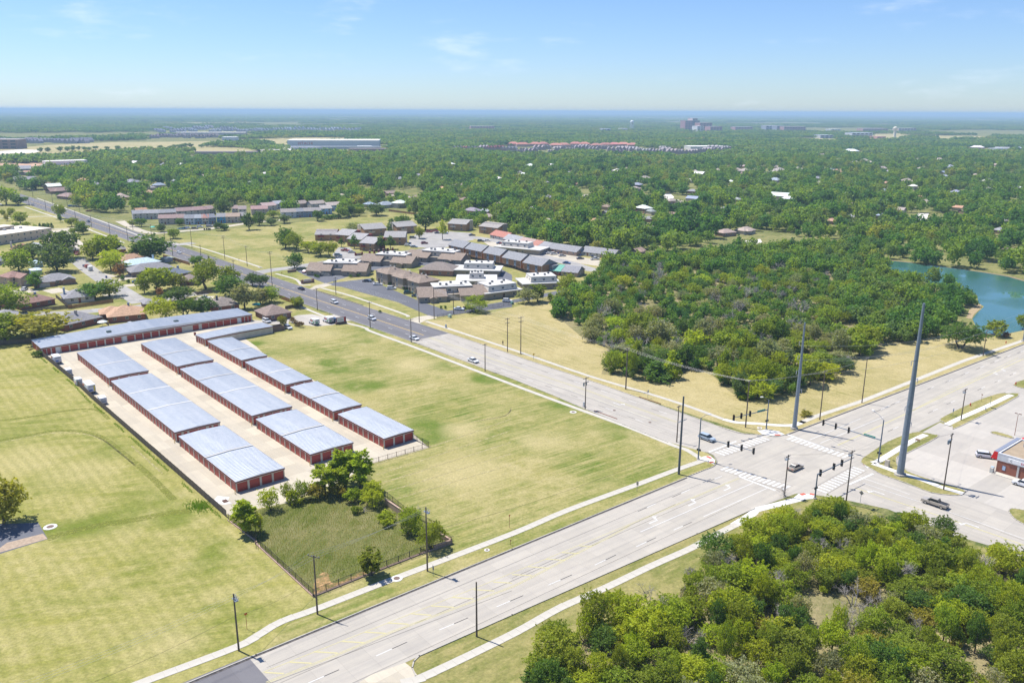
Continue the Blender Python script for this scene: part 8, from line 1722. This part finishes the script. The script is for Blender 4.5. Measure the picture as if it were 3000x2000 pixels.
for i, a in enumerate(hsp): block_building(('tallest red brick hospital tower', 'red brick hospital wing beside the tallest tower', 'white hospital link building', 'low red brick hospital annex', 'slim tan stair tower of the hospital')[i], *a, 60, 'hospital', 'hospital', 4)
for i, a in enumerate(((3, 2050, 2210, 258, 16, (.45, .45, .5), (.42, .25, .26)), (4, -20, 70, 258, 22, (.75, .76, .8), (.3, .32, .38)), (4, 80, 140, 262, 22, (.4, .4, .45), (.25, .27, .33)), (4, 145, 345, 264, 20, (.5, .45, .46), (.40, .24, .24)), (4, 870, 1100, 270, 14, (.55, .5, .5), (.42, .25, .24)), (4, 770, 960, 318, 14, (.5, .55, .62), (.55, .55, .58)), (4, 1200, 1360, 262, 12, (.6, .58, .58), (.5, .4, .38)), (4, 1000, 1080, 345, 10, (.6, .35, .3), (.5, .28, .24)), (4, 580, 665, 268, 10, (.75, .75, .75), (.5, .5, .5)), (4, 480, 600, 330, 10, (.45, .5, .58), (.5, .5, .52)))):
    block_building(('red brick campus hall right of the hospital', 'white and dark glass campus block', 'dark glass campus annex', 'long red brick campus hall', 'red brick hall left of the tan water tower', 'long blue grey roofed warehouse', 'pale long hall beside the tan water tower', 'small red roofed store', 'small white roofed far store', 'blue roofed far store row')[i], *a, 50, 'building', 'building', 2)
def water_tower(label, n, x, y, ytop, colr, legs):
    b = q(n, x, y); H = min(92, rise(b, *uv(n, x, ytop))); t = thing('water_tower', label, 'water tower', b)
    Rr = H * .2
    pr = [(0.01, H), (Rr * .5, H - Rr * .12), (Rr * .85, H - Rr * .4), (Rr, H - Rr * .8), (Rr * .85, H - Rr * 1.25), (Rr * .4, H - Rr * 1.55), (.01, H - Rr * 1.6)]
    MB().lathe(pr[::-1], 20).obj('tank', METAL, t, colr, smooth=True)
    if legs:
        for k in range(6):
            a = k * math.pi / 3; MB().tube((Rr * 1.1 * math.cos(a), Rr * 1.1 * math.sin(a), 0), (Rr * .85 * math.cos(a), Rr * .85 * math.sin(a), H - Rr * 1.1), H * .014, n=6).obj('leg', METAL, t, colr)
        MB().tube((0, 0, 0), (0, 0, H - Rr * 1.5), H * .02, n=8).obj('riser', METAL, t, colr)
    else: MB().lathe([(Rr * .75, 0), (Rr * .6, H * .1), (Rr * .55, H - Rr * 1.4)], 16).obj('pedestal', METAL, t, colr, smooth=True)
water_tower('white water tower on legs near the horizon', 3, 1100, 262, 165, (.72, .74, .76), True)
water_tower('tan water tower with thick stem near the horizon', 4, 1160, 330, 222, (.66, .60, .48), False)
for n, x, y, yt, lb in ((3, 895, 115, 75, 'thin radio mast on the horizon'), (2, 890, 420, 335, 'tall grey mast beside the white warehouse'), (4, 1200, 415, 340, 'thin mast in front of the tan water tower'), (2, 1745, 300, 245, 'thin mast among the far trees')):
    b = q(n, x, y); H = min(92, rise(b, *uv(n, x, yt))); t = thing('mast', lb, 'mast', b); MB().tube((0, 0, 0), (0, 0, H), H * .008, H * .004, 5).obj('shaft', METAL, t, (.35, .36, .38)); MB().box(-H * .02, H * .02, -.3, .3, H * .96, H).obj('antenna', METAL, t, (.4, .4, .4))
# dense far town houses
g2 = random.Random(4)
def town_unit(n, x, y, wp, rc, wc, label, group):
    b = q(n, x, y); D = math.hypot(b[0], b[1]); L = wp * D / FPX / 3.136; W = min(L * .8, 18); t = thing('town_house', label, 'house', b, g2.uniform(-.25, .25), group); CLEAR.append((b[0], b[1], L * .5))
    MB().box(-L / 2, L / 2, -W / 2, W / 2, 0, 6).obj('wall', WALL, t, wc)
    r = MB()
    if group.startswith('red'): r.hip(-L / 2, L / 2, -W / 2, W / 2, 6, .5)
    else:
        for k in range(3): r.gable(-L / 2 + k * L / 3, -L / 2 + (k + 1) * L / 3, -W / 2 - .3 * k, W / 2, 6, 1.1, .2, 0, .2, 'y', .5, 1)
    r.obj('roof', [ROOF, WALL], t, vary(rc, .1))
for k in range(13): town_unit(3, 20 + k * 92 + g2.uniform(-15, 15), 408 + g2.uniform(-8, 10), g2.uniform(85, 120), (.46, .20, .17), (.5, .34, .28), 'red hip roofed apartment of the far dense estate', 'red roofed far estate')
for k in range(40): town_unit(3, k * 51 + g2.uniform(-15, 15), g2.choice([432, 450, 470]) + g2.uniform(-6, 6) + (0 if k < 34 else 5), g2.uniform(60, 110), (.31, .285, .30), (.34, .29, .28), 'grey steep gabled town house of the far dense estate', 'grey gabled far estate')
for k in range(8): town_unit(2, 1850 + k * 62 + g2.uniform(-10, 10), 438 + g2.uniform(-6, 8), g2.uniform(60, 95), g2.choice([(.36, .14, .13), (.31, .285, .30)]), (.36, .26, .24), 'steep gabled far town house beside the red soil field', 'gabled far houses by the red field')
for k in range(16): town_unit(1, 20 + k * 52 + g2.uniform(-12, 12), 370 + g2.uniform(-10, 8), g2.uniform(60, 100), (.30, .29, .32), (.4, .36, .36), 'grey roofed house of the estate behind the pasture', 'grey estate behind the pasture')
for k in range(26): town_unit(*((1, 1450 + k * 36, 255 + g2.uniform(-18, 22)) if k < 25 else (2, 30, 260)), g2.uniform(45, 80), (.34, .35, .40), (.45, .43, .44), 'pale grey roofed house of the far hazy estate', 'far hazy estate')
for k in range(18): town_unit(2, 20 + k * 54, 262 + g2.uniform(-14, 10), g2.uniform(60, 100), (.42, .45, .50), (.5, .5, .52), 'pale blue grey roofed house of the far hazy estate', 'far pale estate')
for k in range(10): town_unit(1, 1420 + k * 60, 325 + g2.uniform(-8, 6), g2.uniform(60, 90), (.30, .24, .25), (.4, .33, .32), 'brown roofed far house behind the pasture trees', 'brown estate behind the pasture')
# far fields
def pasture(label, pts, mat=FAR_DRY, z=.05): struct('pasture', MB().sheet([P(*a) for a in pts], z), mat, label, 'field')
SOIL = plain('far_soil', (.50, .33, .23), .95, .05, var=.1, scale=.01)
PALE = plain('far_paving', (.62, .58, .52), .95, .05, var=.1, scale=.01)
PAST = [[(-100, 445), (60, 432), (150, 425), (330, 417), (620, 414), (640, 430), (760, 436), (770, 452), (560, 447), (420, 448), (300, 455), (180, 462), (60, 470), (-100, 478)],
        [(1056, 400), (1113, 399), (1112, 409), (1058, 411)], [(760, 408), (900, 402), (1050, 404), (1050, 418), (840, 424), (760, 430)], [(2540, 393), (2650, 391), (2700, 405), (2600, 412), (2530, 410)], [(2650, 396), (2900, 400), (2920, 411), (2740, 412)], [(2240, 405), (2380, 404), (2480, 410), (2470, 420), (2300, 412)], [(2640, 416), (2840, 418), (2840, 422), (2640, 421)], [(520, 360), (720, 355), (730, 360), (520, 366)], [(0, 346), (590, 348), (590, 351), (0, 350)], [(2000, 491), (2080, 492), (2080, 497), (2000, 496)]]
for i, p_ in enumerate(PAST): pasture(('wide straw pasture with hedgerow trees left of the warehouse', 'small yellow field behind the warehouse', 'tan lots around the warehouse', 'straw field left of the tan water tower', 'straw field right of the tan water tower', 'straw strip between far stores', 'green yellow strip below the far straw field', 'thin pale field near the horizon above the estate', 'long thin pale field near the horizon', 'small tan lawn among the tan roofs')[i], p_)
pasture('bare red soil lot beside the warehouse', [(1150, 436), (1295, 436), (1285, 449), (1160, 451)], SOIL); pasture('long bare pinkish soil strip by the far road', [(-60, 480), (250, 472), (256, 478), (230, 487), (-60, 502)], SOIL)
pasture('long thin red soil field near the horizon', [(2505, 357), (2750, 358), (2748, 361), (2510, 361)], SOIL); pasture('short thin red soil field at the horizon', [(2676, 335), (2740, 336), (2738, 339), (2680, 339)], SOIL)
pasture('pale paved lots in front of the warehouse', [(750, 436), (860, 432), (1000, 441), (1000, 448), (760, 452)], PALE); pasture('pale parking in front of the ribbed office', [(-40, 446), (60, 438), (130, 440), (100, 448), (-40, 452)], PALE, .06)
pasture('thin pale strip near the horizon by the hospital', [(1860, 341), (1980, 342), (1980, 344), (1860, 344)], PALE); pasture('thin pale roofs strip near the right horizon', [(2800, 357), (2930, 358), (2930, 361), (2810, 360)], PALE)
for n, pts, lb in ((3, [(1360, 850), (1450, 830), (1490, 870), (1460, 905), (1380, 890)], 'clearing with pale concrete among the trees'), (3, [(2140, 1270), (2280, 1255), (2300, 1285), (2170, 1320)], 'pale drive at the tan houses by the wood'), (4, [(1370, 1020), (1480, 1015), (1460, 1075), (1350, 1090)], 'pale street end among the trees by the tan house'), (3, [(1520, 890), (1570, 930), (1640, 980), (1600, 985), (1520, 930)], 'pale street among the trees by the blue grey house')):
    struct('street', MB().sheet(tl(n, *pts), .03), PALE, lb, 'street')
LANES = [(P(1750 + 0, 560), 22), (q(3, 1420, 870), 26), (q(3, 2220, 1280), 18), (q(4, 1420, 1050), 24), (q(3, 1570, 930), 16)]

# ================================================================ FAR WOODLAND (one mass each)
def clump(seed):
    g = np.random.default_rng(seed); V = []; n = 0; hue = []
    for k in range(30):
        c = np.array([g.uniform(-32, 32), g.uniform(-32, 32), 0]); Rr = g.uniform(3.2, 5.6); H = g.uniform(5.5, 9.5); m = 62
        d = g.normal(size=(m, 3)); d[:, 2] = np.abs(d[:, 2]) * .9 - .15; d /= np.linalg.norm(d, axis=1)[:, None]
        p = c + np.array([0, 0, H * .55]) + d * np.array([Rr, Rr, H * .45]) * g.uniform(.7, 1.05, (m, 1))
        nn = d + g.normal(size=(m, 3)) * .4; nn /= np.linalg.norm(nn, axis=1)[:, None]; tt = np.cross(nn, g.normal(size=(m, 3))); tt /= np.linalg.norm(tt, axis=1)[:, None]; bb = np.cross(nn, tt)
        s = g.uniform(.8, 1.7, (m, 1)); V.append(np.stack([p - tt * s, p - bb * s * .8, p + tt * s, p + bb * s * .8], 1).reshape(-1, 3)); n += m
    v = np.concatenate(V); me = bpy.data.meshes.new('tree_tops'); me.vertices.add(len(v)); me.vertices.foreach_set('co', v.ravel())
    me.loops.add(n * 4); me.loops.foreach_set('vertex_index', np.arange(n * 4)); me.polygons.add(n); me.polygons.foreach_set('loop_start', np.arange(0, n * 4, 4)); me.polygons.foreach_set('loop_total', np.full(n, 4))
    me.materials.append(LEAF_R); me.update(calc_edges=True); return me
def instancer(name, label, pts, scales, objs, kinds):
    me = bpy.data.meshes.new(name); me.vertices.add(len(pts)); me.vertices.foreach_set('co', np.array([(x, y, 0) for x, y in pts], float).ravel())
    for nm_, ty, data in (('scl', 'FLOAT_VECTOR', scales), ('rot', 'FLOAT_VECTOR', [(0, 0, rng.uniform(0, 6.28)) for _ in pts])):
        a = me.attributes.new(nm_, ty, 'POINT'); a.data.foreach_set('vector', np.array(data, float).ravel())
    a = me.attributes.new('pick', 'INT', 'POINT'); a.data.foreach_set('value', np.array(kinds, int))
    ng = bpy.data.node_groups.new(name, 'GeometryNodeTree'); ng.interface.new_socket('Geometry', in_out='INPUT', socket_type='NodeSocketGeometry'); ng.interface.new_socket('Geometry', in_out='OUTPUT', socket_type='NodeSocketGeometry')
    N, Lk = ng.nodes, ng.links; gi, go = N.new('NodeGroupInput'), N.new('NodeGroupOutput'); jn = N.new('GeometryNodeJoinGeometry')
    def attr(nm_, ty): a = N.new('GeometryNodeInputNamedAttribute'); a.data_type = ty; a.inputs['Name'].default_value = nm_; return a.outputs['Attribute']
    sc_, ro_, pk = attr('scl', 'FLOAT_VECTOR'), attr('rot', 'FLOAT_VECTOR'), attr('pick', 'INT')
    for k, ob in enumerate(objs):
        oi = N.new('GeometryNodeObjectInfo'); oi.transform_space = 'ORIGINAL'; oi.inputs['Object'].default_value = ob; oi.inputs['As Instance'].default_value = True
        cp = N.new('FunctionNodeCompare'); cp.data_type = 'INT'; cp.operation = 'EQUAL'; Lk.new(pk, [i for i in cp.inputs if i.type == 'INT'][0]); [i for i in cp.inputs if i.type == 'INT'][1].default_value = k
        ip = N.new('GeometryNodeInstanceOnPoints'); Lk.new(gi.outputs[0], ip.inputs['Points']); Lk.new(cp.outputs[0], ip.inputs['Selection']); Lk.new(oi.outputs['Geometry'], ip.inputs['Instance']); Lk.new(ro_, ip.inputs['Rotation']); Lk.new(sc_, ip.inputs['Scale']); Lk.new(ip.outputs[0], jn.inputs[0])
    Lk.new(jn.outputs[0], go.inputs[0])
    o = bpy.data.objects.new(name, me); col.objects.link(o); md = o.modifiers.new('planting', 'NODES'); md.node_group = ng
    return tag(o, label, 'woodland', kind='stuff')
# four real trees whose crowns the woods repeat
src = []
for k, (x, y) in enumerate(((640, 705), (900, 690), (1100, 700), (1300, 690))):
    me, tr, h0, r0 = PROTO['mass'][k]; t = thing('tree', ('dense tree behind the meadow town houses', 'dense tree behind the pale blue house', 'dense tree behind the white two storey house', 'dense tree beside the brown roofed two storey house')[k], 'tree', q(2, x, y + 200))
    src.append(inst('crown', me, t)); inst('trunk', tr, t)
NA = [np.array(p) for p in cA]
def near_road(x, y, w=15):
    p = np.array((x, y))
    for a, b in zip(NA[:-1], NA[1:]):
        t = max(0, min(1, float((p - a) @ (b - a) / ((b - a) @ (b - a))))); 
        if np.linalg.norm(p - a - (b - a) * t) < w: return True
    return False
CL = {}
for x, y, r_ in CLEAR + [(*c, r_) for c, r_ in LANES]: CL.setdefault((int(x // 80), int(y // 80)), []).append((x, y, r_))
def blocked(x, y):
    D = math.hypot(x, y)
    k = (int(x // 80), int(y // 80))
    for i in (-1, 0, 1):
        for j in (-1, 0, 1):
            for cx, cy, r_ in CL.get((k[0] + i, k[1] + j), ()):
                dx, dy = x - cx, y - cy
                if dx * dx + dy * dy < (r_ + 2.5) ** 2: return True
                f = -(dx * cx + dy * cy) / math.hypot(cx, cy); s = abs(dx * cy - dy * cx) / math.hypot(cx, cy)
                if 0 < f < min(85, .06 * D + 6) + r_ and s < r_ * .95: return True      # yard and street in front
    return False
FOREST = [(-160, 600), (-100, 500), (0, 503), (250, 488), (500, 474), (760, 470), (1000, 466), (1300, 462), (1600, 478), (2200, 472), (3160, 466), (3300, 880), (3000, 815), (2870, 792), (2700, 778), (2585, 755), (2560, 720), (2250, 705), (2100, 715), (1930, 740), (1800, 765), (1600, 720), (1480, 692), (1350, 668), (1300, 648), (1210, 628), (1120, 612), (1010, 640), (900, 640), (700, 600), (560, 612), (390, 620), (300, 625), (240, 610), (100, 565), (0, 530)]
PASTW = [[P(*a) for a in p_] for p_ in PAST[:7]]
# more roofs glimpsed between the garden trees
FH = [(-20, 560), (300, 560), (420, 520), (900, 500), (1500, 500), (2200, 500), (3000, 490), (3000, 760), (2600, 700), (2000, 690), (1700, 690), (1450, 650), (1100, 590), (800, 580), (500, 580)]
for x, y in poisson(FH, 44, 1500, lambda x, y: any((x - a) ** 2 + (y - b) ** 2 < 900 for a, b, c in CLEAR), seed=21)[:85]:
    u, v = pix(x, y); u, v = u * 3.136, (v - 300) * 3.136; far_house(1, u, v, rng.uniform(50, 110), rng.choice([TW_, TW_, GR_, GR_, BN_, OR_, WT_, BL_]))
CL.clear()
for x, y, r_ in CLEAR + [(*c, r_) for c, r_ in LANES]: CL.setdefault((int(x // 80), int(y // 80)), []).append((x, y, r_))
fgap = lambda x, y: math.sin(x * .021 + 1) + math.sin(y * .017 + 2) + .9 * math.sin((x + y) * .031) + .6 * math.sin(x * .083 - y * .06) < -1.75
spc = lambda x, y: (6.0 + .0024 * math.hypot(x, y)) * (1 + .35 * math.sin(x * .09 + math.sin(y * .07) * 2))
mp_ = poisson(FOREST, spc, 80000, lambda x, y: fgap(x, y) or blocked(x, y) or near_road(x, y), seed=3)
def sc3(lo, hi): s = rng.uniform(lo, hi); return (s, s * rng.uniform(.9, 1.1), s * rng.uniform(.85, 1.15))
und = [(p[0] + rng.uniform(-3, 3), p[1] + rng.uniform(-3, 3)) for p in wp for _ in range(2)]
allp = list(rest) + mp_ + und
instancer('woodland', 'leafy wood and garden trees beyond the apartments', allp, [sc3(*((.36, .66) if 1700 < pix(*allp[i])[0] < 2450 and 810 < pix(*allp[i])[1] < 1075 else (.55, 1.1))) if i < len(rest) else sc3(.28, .5) if i >= len(rest) + len(mp_) else sc3(*rng.choice([(.55, .85), (.9, 1.25), (1.05, 1.45), (1.35, 1.85)])) for i in range(len(allp))], src, [rng.randrange(4) for _ in allp])
cl_obj = []
for k in range(3):
    b = P((500, 1400, 2300)[k], 396); o = inst('woodland', clump(40 + k), None, None, (*b, 0)); tag(o, ('tree clump on the plain left of the warehouse', 'tree clump on the plain below the horizon', 'tree clump on the plain by the campus')[k], 'woodland', kind='stuff'); cl_obj.append(o)
BG = {}
for x, y, r_ in CLEAR: BG.setdefault((int(x // 250), int(y // 250)), []).append((x, y, r_))
def shades(x, y):                    # a clump here would stand on or right in front of a far building
    k = (int(x // 250), int(y // 250))
    for i in (-1, 0, 1):
        for j in (-1, 0, 1):
            for cx, cy, r_ in BG.get((k[0] + i, k[1] + j), ()):
                D = math.hypot(cx, cy); f = D - (x * cx + y * cy) / D; s = abs(x * cy - y * cx) / D
                if -r_ - 34 < f < 34 + r_ + .055 * D and s < r_ + 26: return True
    return False
far = []; g3 = random.Random(12)
for _ in range(30000):
    u = g3.uniform(-200, 3200); D = 1400 + 8600 * g3.random() ** 1.25 if g3.random() < .85 else g3.uniform(8000, 24000); x0, f0, w0 = ray(u, 400); a = math.atan2(x0, f0); x, y = D * math.sin(a), D * math.cos(a)
    u2, v2 = pix(x, y)
    if any(inpoly(x, y, p_) for p_ in PASTW) or near_road(x, y, 30): continue
    if v2 > 478 + 6 * math.sin(u * .01): continue
    hsh = math.sin(x * .0017 + 1.3) + math.sin(y * .0023 + x * .0009) + .7 * math.sin(x * .0061 - y * .004)
    if hsh < -1.15 and v2 < 440: continue
    if shades(x, y): continue
    far.append((x, y))
far = far[:16000]
instancer('woodland', 'wooded plain reaching to the horizon', far, [(s, s, rng.uniform(.75, 1.5)) for s in (rng.uniform(.8, 1.35) * (1 if p[1] < 8000 else 3.0) for p in far)], cl_obj, [rng.randrange(3) for _ in far])
# hedgerow trees on the pasture
for k, x in enumerate((375, 440, 555, 620, 670, 725, 775, 820, 875, 985, 1085, 1310, 1475, 1560, 1600, 1640, 1675, 1700, 1750, 1850, 1900)):
    tree_px(1, x, 455 - k * 2 + rng.uniform(-6, 6), rng.uniform(36, 60), rng.uniform(30, 42), 'ash', 'deep', 'round dark tree of the hedgerow across the far pasture', 'hedgerow trees on the pasture')
# air between here and the horizon
hz_m = bpy.data.materials.new('haze_air'); hz_m.use_nodes = True; hn = hz_m.node_tree.nodes; hn.clear()
ho = hn.new('ShaderNodeOutputMaterial'); pv = hn.new('ShaderNodeVolumePrincipled'); pv.inputs['Color'].default_value = (.56, .80, 1.0, 1); pv.inputs['Density'].default_value = HAZE; pv.inputs['Anisotropy'].default_value = 0.0
hz_m.node_tree.links.new(pv.outputs[0], ho.inputs['Volume'])
hb = MB().box(-60000, 60000, -60000, 60000, -2, 97).obj('haze', hz_m); tag(hb, 'thin blue haze over the whole plain', 'haze', kind='stuff')
